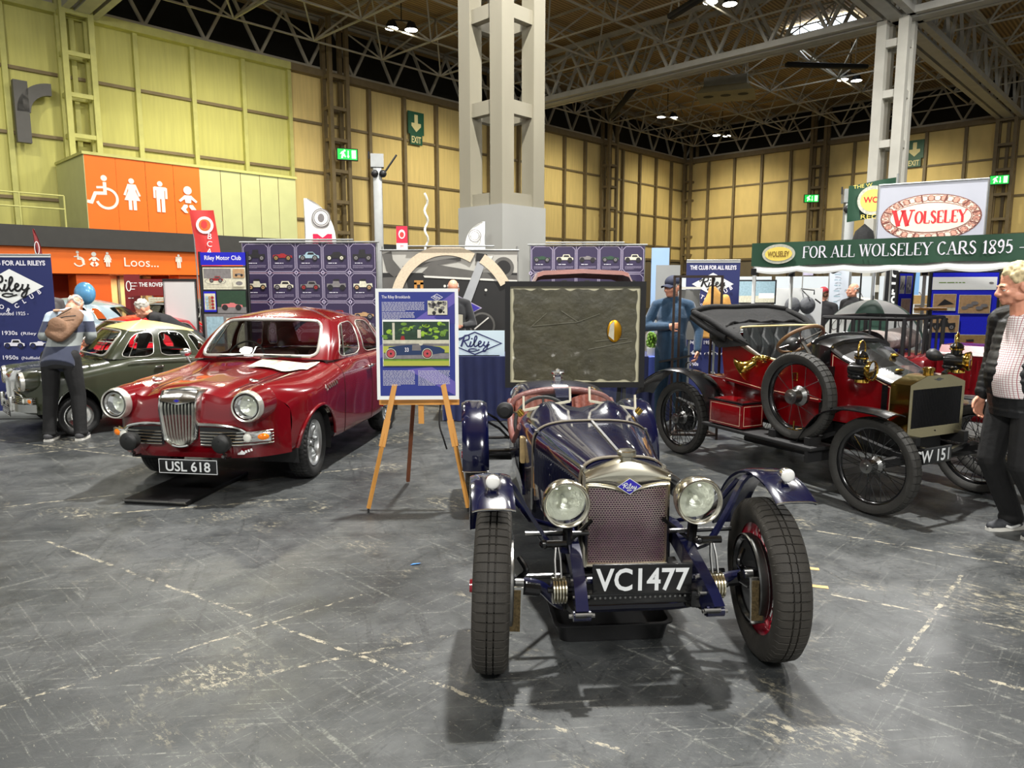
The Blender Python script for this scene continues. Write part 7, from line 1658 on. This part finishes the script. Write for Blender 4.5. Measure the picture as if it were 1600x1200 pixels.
b = MB(K['ivory']); b.bb(-.24, .24, 0, .02, .6, 1.42); S = Sign(b, (-.24, -.001, .6)); S.lines(.04, .78, .44, 14, .02, .045, K['tan'], 6); b.use(GALV); b.tube([(0, .03, 0), (0, .03, 1.4)], .014, 6); b.box((0, .03, .01), (.4, .3, .02)); o = b.build('cream_banner', None, (-7.75, 15.7, 0)); tag(o, 'cream printed banner below the wide maroon one with capital letters', 'banner')
# scrap on the floor
b = MB(mat('blue_scrap', (60, 130, 210), .6)); b.add([(0, 0, .004), (.05, .01, .008), (.06, .03, .004), (.015, .025, .003)], [(0, 1, 2, 3)]); o = b.build('paper_scrap', None, (-.60, 4.0, 0)); tag(o, 'tiny blue paper scrap lying on the bare floor', 'litter')

# ---- car with brown hood behind the framed picture
t = thing('brown_hood_car', 'vintage car with brown hood showing above the big black frame', 'car', (1.0, 10.1, 0), R(0))
BRH = mat('brown_hood_cloth', (98, 52, 42), .7, noise=(4, .15), bump=(15, .4), sheen=.2)
b = MB(BRH); b.loft([[V(-.78, y, 1.35), V(-.76, y, 1.60 + dz), V(-.64, y, 1.84 + dz), V(-.55, y, 1.87 + dz), V(0, y, 1.895 + dz), V(.55, y, 1.87 + dz), V(.64, y, 1.84 + dz), V(.76, y, 1.60 + dz), V(.78, y, 1.35)] for y, dz in ((-.05, -.07), (.0, -.01), (.4, .0), (.9, .0), (1.1, -.12))], False, False); b.build('hood', t)
b = MB(mat('dark_brown_body', (50, 30, 26), .3, 0, .6, noise=(5, .1))); b.rbox((0, .7, .82), (1.4, 1.9, .7), .12); b.loft([[V(-.4, y, .5), V(-.4, y, 1.0), V(0, y, 1.12), V(.4, y, 1.0), V(.4, y, .5)] for y in (-.6, -.1)]); b.build('body', t)
for x, y in ((-.62, -.45), (.62, -.45), (-.62, 1.5), (.62, 1.5)): wire_wheel(t, (x, y, .36), 1 if x > 0 else -1, .36, .11, .26, BLACK, BLACK, STEEL, n=20, tread=30, rubber=TY)

# ---- background saloons on the left, white car on the right
def bg_car(lb, paint, loc, rz, sc, roof=None):
    t = thing('classic_saloon_car', lb, 'car', loc, rz); t.scale = (sc,) * 3
    saloon(t, paint, roof or paint, mat('dark_seat'), wheel='cap', full=False); b = MB(CHROME); b.strap([(x, warp(x, -.70) - .12, .42) for x in [k * .07 - .70 for k in range(21)]], .09, .025, (0, 0, 1)); b.rbox((0, -.76, .60), (.5, .04, .16), .02); b.build('bumper', t); return t
bg_car('grey-black saloon with roof rack and white cards, beyond the cream roof', mat('dark_grey_paint', (46, 48, 50), .25, 0, .8, noise=(4, .06)), (-6.75, 12.6, 0), R(-20), 1.0)
bg_car('pale blue-grey saloon with a bright blue strip in its window, beyond the man with backpack', mat('pale_blue_grey_paint', (150, 168, 176), .25, 0, .8, noise=(4, .05)), (-10.2, 14.2, 0), R(-80), 1.0)
bg_car('bright red saloon seen through the windows of the dark green one', mat('bright_red_paint', (200, 16, 36), .2, 0, .9, noise=(4, .05)), (-6.25, 9.95, 0), R(-35), .86)
bg_car('ivory saloon far behind the open umbrella', mat('ivory_paint', (226, 222, 206), .3, 0, .7, noise=(4, .04)), (8.0, 15.0, 0), R(10), 1.0)
bg_car('pale saloon under the flat screen in the distance', mat('silver_white_paint', (206, 208, 206), .3, 0, .7, noise=(4, .04)), (3.7, 12.2, 0), R(8), .9)
for (x, y, z, w, c, lb) in ((-6.75, 11.72, .995, .16, BWHITE, 'white card on the scuttle of the grey-black saloon'), (-7.15, 11.66, .995, .18, mat('pink_card', (224, 150, 160), .6), 'pink card on the scuttle of the grey-black saloon')):
    pass
# ================================================================== PEOPLE
class Blob(MB):
    """overlapping tapered limbs fused into one skin"""
    def cap(s, a, b, ra, rb, n=12):
        a = Vector(a); b = Vector(b); d = (b - a); L = d.length; d.normalize(); x = d.orthogonal().normalized(); y = d.cross(x); secs = []
        for t_, r_ in [(-ra * math.cos(R(q)), ra * math.sin(R(q))) for q in (8, 35, 62)] + [(0, ra), (L * .5, (ra + rb) / 2), (L, rb)] + [(L + rb * math.cos(R(q)), rb * math.sin(R(q))) for q in (62, 35, 8)]:
            secs.append([a + d * t_ + (x * math.cos(2 * PI * j / n) + y * math.sin(2 * PI * j / n)) * r_ for j in range(n)])
        s.loft(secs); return s
    def chain(s, pts, rs):
        for i in range(len(pts) - 1): s.cap(pts[i], pts[i + 1], rs[i], rs[i + 1])
        return s
    def rings(s, L, n=20, M=None):
        """L: list of (centre, rx, ry) stacked ellipses"""
        secs = []
        for c, rx, ry in L:
            c = Vector(c)
            secs.append([(M @ (c + V(rx * math.cos(2 * PI * j / n), ry * math.sin(2 * PI * j / n), 0))) if M is not None else c + V(rx * math.cos(2 * PI * j / n), ry * math.sin(2 * PI * j / n), 0) for j in range(n)])
        s.loft(secs); return s
    def fuse(s, name, parent, voxel=.01, smooth=4, fac=.5):
        o = s.build(name); bm = bmesh.new(); bm.from_mesh(o.data); bmesh.ops.recalc_face_normals(bm, faces=bm.faces); bm.to_mesh(o.data); bm.free()
        m = o.modifiers.new('r', 'REMESH'); m.mode = 'VOXEL'; m.voxel_size = voxel; m.use_smooth_shade = True
        if smooth: q = o.modifiers.new('s', 'SMOOTH'); q.factor = fac; q.iterations = smooth
        dg = bpy.context.evaluated_depsgraph_get(); dg.update(); me = bpy.data.meshes.new_from_object(o.evaluated_get(dg)); mm = list(o.data.materials)
        bpy.data.objects.remove(o); me.materials.clear()
        for k in mm: me.materials.append(k)
        me.polygons.foreach_set('use_smooth', [True] * len(me.polygons))
        n = bpy.data.objects.new(name, me); COL.objects.link(n); n.parent = parent; return n
def hand(B, w, d, up, curl=.5, side=1, k=1.0):
    """palm and five fingers at wrist w, pointing along d; up = back of the hand"""
    d = Vector(d).normalized(); up = Vector(up); up = (up - d * up.dot(d)).normalized(); x = d.cross(up) * side
    w = Vector(w); B.cap(w, w + d * .03 * k, .024 * k, .026 * k)
    for q in (-.026, -.009, .009, .026): B.cap(w + d * .02 * k + x * q * .6 * k, w + d * .088 * k + x * q * k, .016 * k, .0125 * k, 10)
    for q, L, r_ in ((-.029, .062, .0085), (-.010, .078, .0092), (.010, .074, .0092), (.029, .056, .008)):
        p = w + d * .09 * k + x * q * k; c = curl; dd = (d * math.cos(c * .6) - up * math.sin(c * .6)); p2 = p + dd * L * .5 * k; dd = (d * math.cos(c * 1.5) - up * math.sin(c * 1.5)); p3 = p2 + dd * L * .3 * k; dd = (d * math.cos(c * 2.2) - up * math.sin(c * 2.2)); p4 = p3 + dd * L * .24 * k
        B.chain([p, p2, p3, p4], [r_ * 1.1 * k, r_ * k, r_ * .92 * k, r_ * .8 * k])
    t0 = w + d * .022 * k + x * .026 * k; t1 = t0 + (d * .7 + x * .65 - up * .25).normalized() * .036 * k; t2 = t1 + (d * .92 + x * .3 - up * .3).normalized() * .032 * k; t3 = t2 + (d - up * .4).normalized() * .024 * k
    B.chain([t0, t1, t2, t3], [.015 * k, .0125 * k, .0105 * k, .009 * k])
def head(B, M, k=1.0):
    """M: head frame, origin at the top of the neck, -y the face, z up; about .235 high"""
    def E(c, r, n=16, m=12): B.ball(M @ V(*c) , r, n, m, M.to_3x3())
    E((0, .018, .135), (.074, .095, .098), 24, 16); E((0, -.020, .075), (.062, .078, .082)); E((0, -.045, .035), (.045, .048, .038)); E((0, -.083, .018), (.020, .014, .015))
    E((0, -.074, .122), (.050, .020, .016)); B.chain([M @ V(0, -.090, .115), M @ V(0, -.112, .080), M @ V(0, -.106, .068)], [.009, .015, .012])
    for s_ in (-1, 1):
        E((s_ * .014, -.098, .070), (.010, .012, .009)); E((s_ * .040, -.066, .078), (.022, .022, .020)); E((s_ * .076, .012, .095), (.010, .022, .034)); E((s_ * .056, -.01, .045), (.014, .035, .03))
    E((0, -.090, .046), (.024, .012, .007)); E((0, -.089, .034), (.021, .012, .008))
def eyes(parent, M, nm='eyes'):
    b = MB(mat('eye_white', (226, 222, 214), .25, 0, .4, noise=(30, .05)))
    for s_ in (-1, 1): b.ball(M @ V(s_ * .031, -.077, .102), .0125, 12, 8)
    b.use(mat('eye_iris', (46, 52, 56), .2)); [b.ball(M @ V(s_ * .031, -.0855, .101), .0052, 8, 6) for s_ in (-1, 1)]; b.use(SKIN); [b.ball(M @ V(s_ * .031, -.0775, .107), .0134, 12, 8) for s_ in (-1, 1)]
    b.use(SKIN); [b.tube([M @ V(s_ * (.018 + .026 * q), -.0905 - .003 * math.sin(PI * q) + .008 * q, .109 + .005 * math.sin(PI * q)) for q in (0, .25, .5, .75, 1)], .0035, 6) for s_ in (-1, 1)]
    b.use(mat('eyebrow_hair', (150, 128, 100), .8)); [b.tube([M @ V(s_ * (.014 + .036 * q), -.094 - .002 * math.sin(PI * q) + .014 * q, .121 + .008 * math.sin(PI * q)) for q in (0, .25, .5, .75, 1)], [.003, .0045, .0045, .004, .002], 6) for s_ in (-1, 1)]
    b.use(mat('lip_tone', (178, 96, 86), .45)); b.tube([M @ V(.017 * q, -.1005 + .008 * q * q, .0405) for q in (-1, -.5, 0, .5, 1)], [.0015, .003, .0032, .003, .0015], 6)
    return b.build(nm, parent)
def yaw(a): return Matrix.Rotation(a, 4, 'Z')
STAND = dict(pel=(0, 0, .95), che=(0, 0, 1.30), nek=(0, .01, 1.475), sl=(-.185, .01, 1.425), sr=(.185, .01, 1.425), el=(-.25, .03, 1.14), er=(.25, .03, 1.14), wl=(-.27, -.06, .89), wr=(.27, -.06, .89),
             hl=(-.09, 0, .92), hr=(.09, 0, .92), kl=(-.105, -.02, .50), kr=(.105, -.02, .50), al=(-.11, .02, .09), ar=(.11, .02, .09))
def person(label, loc, rz, H=1.75, pose=None, bend=0, hyaw=0, hpitch=0, top=None, legs=None, hair=None, hairkind='short', voxel=.012, belly=0, quilt=False, group=None, shoes=None, shirt=None, cap=None, hand_dirs=None, curl=.6, stripes=None, lower=True):
    t = thing('person', label, 'person', loc, rz); k = H / 1.75; t.scale = (k, k, k)
    J = {a: Vector(b) for a, b in STAND.items()}
    B_ = Matrix.Translation(J['pel']) @ Matrix.Rotation(bend, 4, 'X') @ Matrix.Translation(-J['pel'])
    for a in ('che', 'nek', 'sl', 'sr', 'el', 'er', 'wl', 'wr'): J[a] = B_ @ J[a]
    for a, b in (pose or {}).items(): J[a] = Vector(b)
    hp = (B_ @ V(0, -.012, 1.535)) if bend else J['nek'] + V(0, -.02, .06)
    HMx = Matrix.Translation(hp) @ yaw(hyaw) @ Matrix.Rotation(bend * .8 + hpitch, 4, 'X') @ Matrix.Scale(1.0, 4)
    T = Matrix.Translation(J['pel']) @ Matrix.Rotation(bend, 4, 'X') @ Matrix.Translation(-V(0, 0, .95))
    b = Blob(SKIN); head(b, HMx); b.chain([J['nek'] + V(0, .01, -.03), hp + V(0, .012, .03)], [.062, .058])
    b.rings([(V(0, 0, .88), .15, .10), (V(0, 0, .98), .155, .105), (V(0, 0, 1.12), .14, .10), (V(0, 0, 1.30), .165, .115), (V(0, 0, 1.40), .15, .095), (V(0, 0, 1.47), .07, .065)], M=T)
    for s_ in 'lr':
        b.chain([J['s' + s_], J['e' + s_], J['w' + s_]], [.050, .038, .026]); b.chain([J['h' + s_], J['k' + s_], J['a' + s_]], [.075, .052, .038])
        d = (J['w' + s_] - J['e' + s_]).normalized(); side = 1 if s_ == 'l' else -1; hd = (hand_dirs or {}).get(s_)
        hand(b, J['w' + s_], hd[0] if hd else d, hd[1] if hd else V(-side * .9, .1, 0), curl, -side if not hd else hd[2])
        b.cap(J['a' + s_] + V(0, .01, -.03), J['a' + s_] + V(0, -.10, -.055), .030, .022)
    b.fuse('body', t, min(voxel, .009) if voxel > .006 else voxel, 2, .4); eyes(t, HMx)
    # upper garment
    g = Blob(top); e = .018; q_ = (lambda z: 1 + .05 * abs(math.sin(z * 62))) if quilt else (lambda z: 1)
    zs = [.80 + .02 * i for i in range(34)]
    def prof(z):
        P = [(.80, .172, .128), (.90, .176, .13), (.98, .174, .128), (1.12, .165, .125), (1.30, .185, .135), (1.40, .165, .112), (1.46, .085, .085)]
        for (a, x1, y1), (c, x2, y2) in zip(P, P[1:]):
            if a <= z <= c: f = (z - a) / (c - a); return x1 + (x2 - x1) * f, y1 + (y2 - y1) * f
        return P[-1][1:]
    g.rings([(V(0, -belly * math.exp(-((z - 1.08) / .14) ** 2) * .5, z), prof(z)[0] * q_(z), (prof(z)[1] + belly * .5 * math.exp(-((z - 1.08) / .14) ** 2)) * q_(z)) for z in zs if lower or z > .9], M=T)
    for s_ in 'lr':
        a, c, d = J['s' + s_], J['e' + s_], J['w' + s_]; d = c.lerp(d, .96)
        if quilt:
            for p, q, r1, r2 in ((a, c, .080, .066), (c, d, .066, .050)):
                n = 6
                for i in range(n): g.ball(p.lerp(q, (i + .5) / n), (r1 + (r2 - r1) * i / n) * 1.02, 14, 10)
                g.cap(p, q, r1 * .86, r2 * .86)
        else: g.chain([a, c, d], [.066, .056, .042])
        g.chain([T @ V(-.05 if s_ == 'l' else .05, .01, 1.455), a + V(0, 0, .005)], [.075, .066])
    g.chain([T @ V(0, .015, 1.44), T @ V(0, .005, 1.50)], [.082, .072]); og = g.fuse('jacket' if quilt else 'top', t, voxel, 2 if quilt else 4)
    if shirt:
        g = Blob(shirt); g.rings([(V(.035, -.055 - belly * .75 * math.exp(-((z - 1.06) / .16) ** 2), z), .105 - .05 * max(0, (z - 1.3) / .16), .10) for z in [.93 + .03 * i for i in range(18)]], M=T)
        for s_ in (-1, 1): g.cap(T @ V(.03 + s_ * .05, -.06, 1.455), T @ V(.03 + s_ * .012, -.112, 1.42), .022, .014)
        g.fuse('shirt', t, voxel, 3)
    # trousers and shoes
    g = Blob(legs)
    g.rings([(V(0, 0, .80), .16, .11), (V(0, .005, .90), .172, .122), (V(0, 0, .98), .166, .116), (V(0, 0, 1.0), .15, .10)])
    for s_ in 'lr': g.chain([J['h' + s_], J['k' + s_], J['a' + s_] + V(0, 0, .0)], [.102, .078, .066]); g.ball(J['a' + s_] + V(0, -.01, -.01), (.072, .082, .05))
    g.fuse('trousers', t, voxel, 3)
    for s_ in 'lr':
        g = Blob(shoes or MATTBLK); A_ = J['a' + s_]; g.cap(A_ + V(0, .03, -.035), A_ + V(0, -.045, -.035), .050, .046); g.cap(A_ + V(0, -.06, -.052), A_ + V(0, -.165, -.060), .042, .030); o = g.fuse('shoe', t, voxel, 3)
        m = MB(mat('shoe_sole', (210, 208, 200), .6, noise=(20, .1))); m.loft([[A_ + V(x, y, z) for x, y in ((-.036, .068), (.036, .068), (.044, -.05), (.042, -.13), (.018, -.192), (-.018, -.192), (-.042, -.13), (-.044, -.05))] for z in (-.09, -.066)]); m.build('sole', o)
    # hair
    if hair:
        g = Blob(hair); r3 = random.Random(5); Mr = HMx.to_3x3()
        def hb(c, r): g.ball(HMx @ V(*c), r, 10, 8, Mr if isinstance(r, tuple) else None)
        if hairkind in ('short', 'curly'):
            g.ball(HMx @ V(0, .028, .150), (.080, .094, .092), 20, 14, Mr); n = 90 if hairkind == 'curly' else 40
            for i in range(n):
                a = r3.uniform(0, 2 * PI); z = r3.uniform(-.1, 1); rr = math.sqrt(max(0, 1 - z * z)); c = (.078 * rr * math.cos(a), .028 + .094 * rr * math.sin(a), .150 + .092 * z)
                if c[1] < -.035 and c[2] < .185: continue
                hb(c, .012 + r3.random() * (.010 if hairkind == 'curly' else .004))
        else:   # bald crown, hair round the sides and back
            for i in range(60):
                a = R(r3.uniform(-20, 200)); z = r3.uniform(.06, .16); rr = math.sqrt(max(.2, 1 - ((z - .135) / .11) ** 2)); hb((.070 * rr * math.cos(a), .02 + .090 * rr * math.sin(a), z), .014)
        g.fuse('hair', t, min(voxel, .008), 1)
    if cap:
        g = Blob(cap); g.ball(HMx @ V(0, .015, .160), (.084, .104, .080), 20, 14, HMx.to_3x3()); g.fuse('cap', t, .008, 1)
        m = MB(cap); m.grid(lambda u, v: HMx @ V((u - .5) * .15 * (1 - .15 * v), -.075 - .085 * v + .05 * (2 * u - 1) ** 2, .155 - .012 * v - .03 * (2 * u - 1) ** 2), 10, 6); m.grid(lambda u, v: HMx @ V((u - .5) * .15 * (1 - .15 * v), -.075 - .085 * v + .05 * (2 * u - 1) ** 2, .149 - .012 * v - .03 * (2 * u - 1) ** 2), 10, 6); m.build('cap_peak', t)
    return t, J, T, HMx
def check_mat(name, base, line, w=.014):
    m = mat(name, base, .75); nt = m.node_tree; b = nt.nodes['Principled BSDF']; tc = nt.nodes.new('ShaderNodeTexCoord'); mp = nt.nodes.new('ShaderNodeMapping'); mp.inputs['Rotation'].default_value = (R(90), 0, 0); nt.links.new(tc.outputs['Object'], mp.inputs[0])
    br = nt.nodes.new('ShaderNodeTexBrick'); br.offset = 0; br.inputs['Scale'].default_value = 1; br.inputs['Brick Width'].default_value = w; br.inputs['Row Height'].default_value = w; br.inputs['Mortar Size'].default_value = .0012; br.inputs['Color1'].default_value = lin(base); br.inputs['Color2'].default_value = lin(base); br.inputs['Mortar'].default_value = lin(line)
    nt.links.new(mp.outputs[0], br.inputs['Vector']); nt.links.new(br.outputs[0], b.inputs['Base Color']); return m
def band_mat(name, stops):
    m = mat(name, (100, 100, 100), .85, sheen=.2); nt = m.node_tree; b = nt.nodes['Principled BSDF']; tc = nt.nodes.new('ShaderNodeTexCoord'); sx = nt.nodes.new('ShaderNodeSeparateXYZ'); nt.links.new(tc.outputs['Object'], sx.inputs[0])
    r = nt.nodes.new('ShaderNodeValToRGB'); r.color_ramp.interpolation = 'CONSTANT'; e = r.color_ramp.elements
    mr = nt.nodes.new('ShaderNodeMapRange'); mr.inputs[1].default_value = .7; mr.inputs[2].default_value = 1.6; nt.links.new(sx.outputs[2], mr.inputs[0]); nt.links.new(mr.outputs[0], r.inputs[0])
    for i, (z, c) in enumerate(stops):
        x = e[i] if i < 2 else e.new(.99); x.position = (z - .7) / .9; x.color = lin(c)
    nt.links.new(r.outputs[0], b.inputs['Base Color']); return m
GREYHAIR = mat('grey_hair', (176, 172, 164), .8, noise=(40, .2)); BLONDE = mat('fair_curly_hair', (206, 188, 146), .75, noise=(50, .25)); BLKTROU = mat('black_trousers', (18, 18, 19), .8, noise=(9, .2), bump=(14, .3)); JEANS = mat('blue_jeans', (34, 62, 84), .85, noise=(12, .2), bump=(16, .3))
PUFF = mat('black_quilted_nylon', (20, 21, 23), .42, noise=(9, .15), bump=(30, .2)); TRAIN = mat('grey_knit_trainer', (50, 52, 56), .7, noise=(60, .3)); CHECK = check_mat('checked_shirt', (226, 222, 220), (150, 70, 80))
# man at the right edge, walking left
t, J, T, HX = person('man in black quilted jacket and checked shirt walking left at the right edge', (3.265, 4.52, 0), R(-78), 1.755, dict(
    hl=(-.09, 0, .92), kl=(-.11, -.06, .50), al=(-.10, .15, .09), hr=(.09, 0, .92), kr=(.10, -.04, .50), ar=(.10, .22, .09), nek=(0, -.05, 1.465), el=(-.23, .03, 1.15), wl=(-.225, -.05, .90), er=(.25, .12, 1.16), wr=(.26, .18, .90)),
    hyaw=R(-24), hpitch=R(14), top=PUFF, legs=BLKTROU, hair=BLONDE, hairkind='curly', voxel=.006, belly=.085, quilt=True, shirt=CHECK, shoes=TRAIN)
sw = MB(WHITE)
for a in 'lr':
    A_ = J['a' + a]
    for s_ in (-1, 1): sw.strap(curve([A_ + V(s_ * .046, -.09, -.050), A_ + V(s_ * .047, -.05, -.062), A_ + V(s_ * .046, .0, -.055), A_ + V(s_ * .043, .045, -.035)], 5), .016, .004, (0, .2, 1))
sw.build('shoe_flash', t)
# man with backpack, back view
KNIT = band_mat('banded_fleece', [(.0, (40, 46, 66)), (.7, (40, 46, 66)), (1.04, (128, 134, 132)), (1.18, (44, 50, 72)), (1.30, (176, 192, 206))])
KNIT.node_tree.nodes['Color Ramp'].color_ramp.elements[0].position = 0
t, J, T, HX = person('man seen from behind with brown backpack bending over the dark green saloon', (-4.79, 7.5, 0), R(188), 1.70, dict(hl=(-.10, 0, .92), kl=(-.14, -.02, .50), al=(-.15, .02, .09), hr=(.10, 0, .92), kr=(.14, -.02, .50), ar=(.17, .02, .09), er=(.25, -.20, 1.14), wr=(.12, -.42, 1.06), el=(-.25, -.20, 1.14), wl=(-.12, -.42, 1.06)),
    bend=R(36), hpitch=R(30), top=KNIT, legs=BLKTROU, hair=GREYHAIR, hairkind='sides', voxel=.010, belly=.05, shoes=mat('grey_walking_shoe', (70, 70, 72), .7, noise=(30, .25)))
bp = thing('backpack', 'brown rucksack on the back of the man bending over the dark green saloon', 'bag', (-4.79, 7.5, 0), R(188)); bp.scale = (1.70 / 1.75,) * 3
PACK = mat('brown_canvas', (132, 100, 76), .75, noise=(9, .2), bump=(40, .3)); g = Blob(PACK); Mp = T @ Matrix.Translation((-.075, .20, 1.20)) @ Matrix.Rotation(R(-28), 4, 'Y')
g.rings([(V(0, 0, z), .125 * f, .075 * f) for z, f in ((-.20, .55), (-.17, .9), (-.08, 1.05), (.04, 1.05), (.14, .95), (.20, .7), (.22, .35))], M=Mp); g.ball(Mp @ V(0, .07, -.07), (.095, .045, .10), 16, 12); g.fuse('pack', bp, .010, 3)
m = MB(mat('tan_strap', (176, 134, 104), .7, noise=(12, .1))); m.strap(curve([Mp @ V(.05, -.02, .20), T @ V(.08, .13, 1.43), T @ V(.12, .02, 1.515), T @ V(.13, -.10, 1.42)], 6), .055, .012, (1, 0, 0)); m.use(MATTBLK); m.tube(curve([Mp @ V(-.09, .085, .12), Mp @ V(0, .115, .02), Mp @ V(.08, .09, -.12)], 6), .006, 6); m.tube(curve([Mp @ V(.0, .10, .17), Mp @ V(.07, .09, .02)], 6), .005, 6); m.build('pack_strap', bp)
# man in blue
FLEECE = mat('teal_blue_fleece', (26, 58, 84), .9, noise=(14, .15), sheen=.3, bump=(60, .2))
person('man in navy cap and blue fleece with his hand on his chest', (1.835, 8.15, 0), R(-20), 1.74, dict(er=(.30, .02, 1.16), wr=(.30, -.08, .92), el=(-.30, -.02, 1.18), wl=(-.02, -.19, 1.20)), hyaw=R(-35), hpitch=R(8), top=FLEECE, legs=JEANS, hair=GREYHAIR, hairkind='sides', cap=mat('navy_cap', (34, 40, 62), .8, noise=(20, .15)), voxel=.011, belly=.03, hand_dirs={'l': (V(1, .0, .1), V(0, -1, 0), 1)}, curl=.9)
# man behind the counter
person('balding man in black fleece reading behind the club counter', (-.80, 9.75, 0), R(8), 1.72, dict(er=(.27, -.06, 1.15), wr=(.10, -.28, 1.14), el=(-.27, -.06, 1.15), wl=(-.08, -.30, 1.13)), hyaw=R(-6), hpitch=R(24), top=mat('black_fleece', (20, 21, 24), .9, noise=(14, .2), sheen=.2), legs=BLKTROU, hair=GREYHAIR, hairkind='sides', voxel=.012, curl=.8)
b = MB(PAPER); b.grid(lambda u, v: V(-.10 + .2 * u, -.36 - .03 * v, 1.13 + .14 * v + .01 * math.sin(3 * u)), 6, 4); o = b.build('leaflet', None, (-.80, 9.75, 0), (0, 0, R(8))); tag(o, 'pale leaflet held by the man in black fleece behind the counter', 'paper')
person('person in green top with pale sleeves beside the big black frame, mostly hidden', (.10, 9.72, 0), R(70), 1.66, dict(el=(-.26, .02, 1.18), wl=(-.20, -.2, 1.05)), top=mat('green_cream_top', (86, 132, 92), .9, noise=(6, .4)), legs=JEANS, hair=mat('brown_hair', (84, 62, 44), .8, noise=(30, .2)), voxel=.013)
# hanging tan jacket
g = Blob(mat('tan_jacket', (206, 152, 78), .8, noise=(6, .15), bump=(12, .3))); g.rings([(V(0, 0, .95), .20, .08), (V(0, 0, 1.2), .19, .09), (V(0, 0, 1.42), .17, .09), (V(-.02, 0, 1.55), .09, .07), (V(-.05, 0, 1.64), .04, .05)]); g.chain([(.13, 0, 1.48), (.17, -.02, 1.3), (.18, -.04, 1.05)], [.06, .06, .05])
t = thing('tan_jacket', 'tan jacket hanging in front of the navy roll-up banner above the black hood', 'jacket', (2.72, 9.55, 0), 0); g.fuse('jacket_cloth', t, .012, 3); b = MB(GALV); b.tube([(0, 0, 0), (0, 0, 1.62)], .015, 6); b.box((0, 0, .01), (.3, .3, .02)); b.build('coat_stand_pole', t)
DKCOAT = mat('dark_coat', (22, 22, 25), .85, noise=(9, .2))
t, J, T, HX = person('bald man with glasses in black jacket looking left beyond the open umbrella', (5.72, 12.0, 0), R(-65), 1.68, hyaw=R(-20), top=DKCOAT, legs=BLKTROU, hair=GREYHAIR, hairkind='sides', voxel=.013)
b = MB(MATTBLK); [b.tube(arc(HX @ V(s_ * .031, -.112, .103), .022, 0, 2 * PI, 14, HX.to_3x3() @ V(1, 0, 0), HX.to_3x3() @ V(0, 0, 1))[:-1], .0025, 4, True) for s_ in (-1, 1)]; [b.tube([HX @ V(s_ * .053, -.11, .105), HX @ V(s_ * .08, .02, .108)], .0025, 4) for s_ in (-1, 1)]; b.build('glasses', t)
person('person in red hat and dark coat behind the plain white board', (5.05, 11.6, 0), R(150), 1.62, top=DKCOAT, legs=BLKTROU, hair=mat('brown_hair'), hairkind='sides', cap=mat('red_hat', (150, 24, 40), .8, noise=(20, .15)), voxel=.014)
person('man with grey hair in dark jacket stooping behind the dark green saloon', (-4.55, 10.0, 0), R(-70), 1.74, bend=R(58), hpitch=R(-10), top=DKCOAT, legs=BLKTROU, hair=GREYHAIR, voxel=.013, pose=dict(el=(-.24, -.55, .98), wl=(-.2, -.62, .78), er=(.24, -.55, .98), wr=(.2, -.62, .78)))
person('dark-haired person in black in the group near the toilets, left one', (-8.1, 12.3, 0), R(160), 1.66, top=DKCOAT, legs=BLKTROU, hair=mat('black_hair', (24, 22, 22), .7, noise=(30, .2)), voxel=.014)
person('bald person in grey in the group near the toilets, right one', (-8.4, 12.95, 0), R(30), 1.68, top=mat('grey_sweater', (96, 92, 92), .9, noise=(9, .2)), legs=BLKTROU, hair=GREYHAIR, hairkind='sides', voxel=.014)
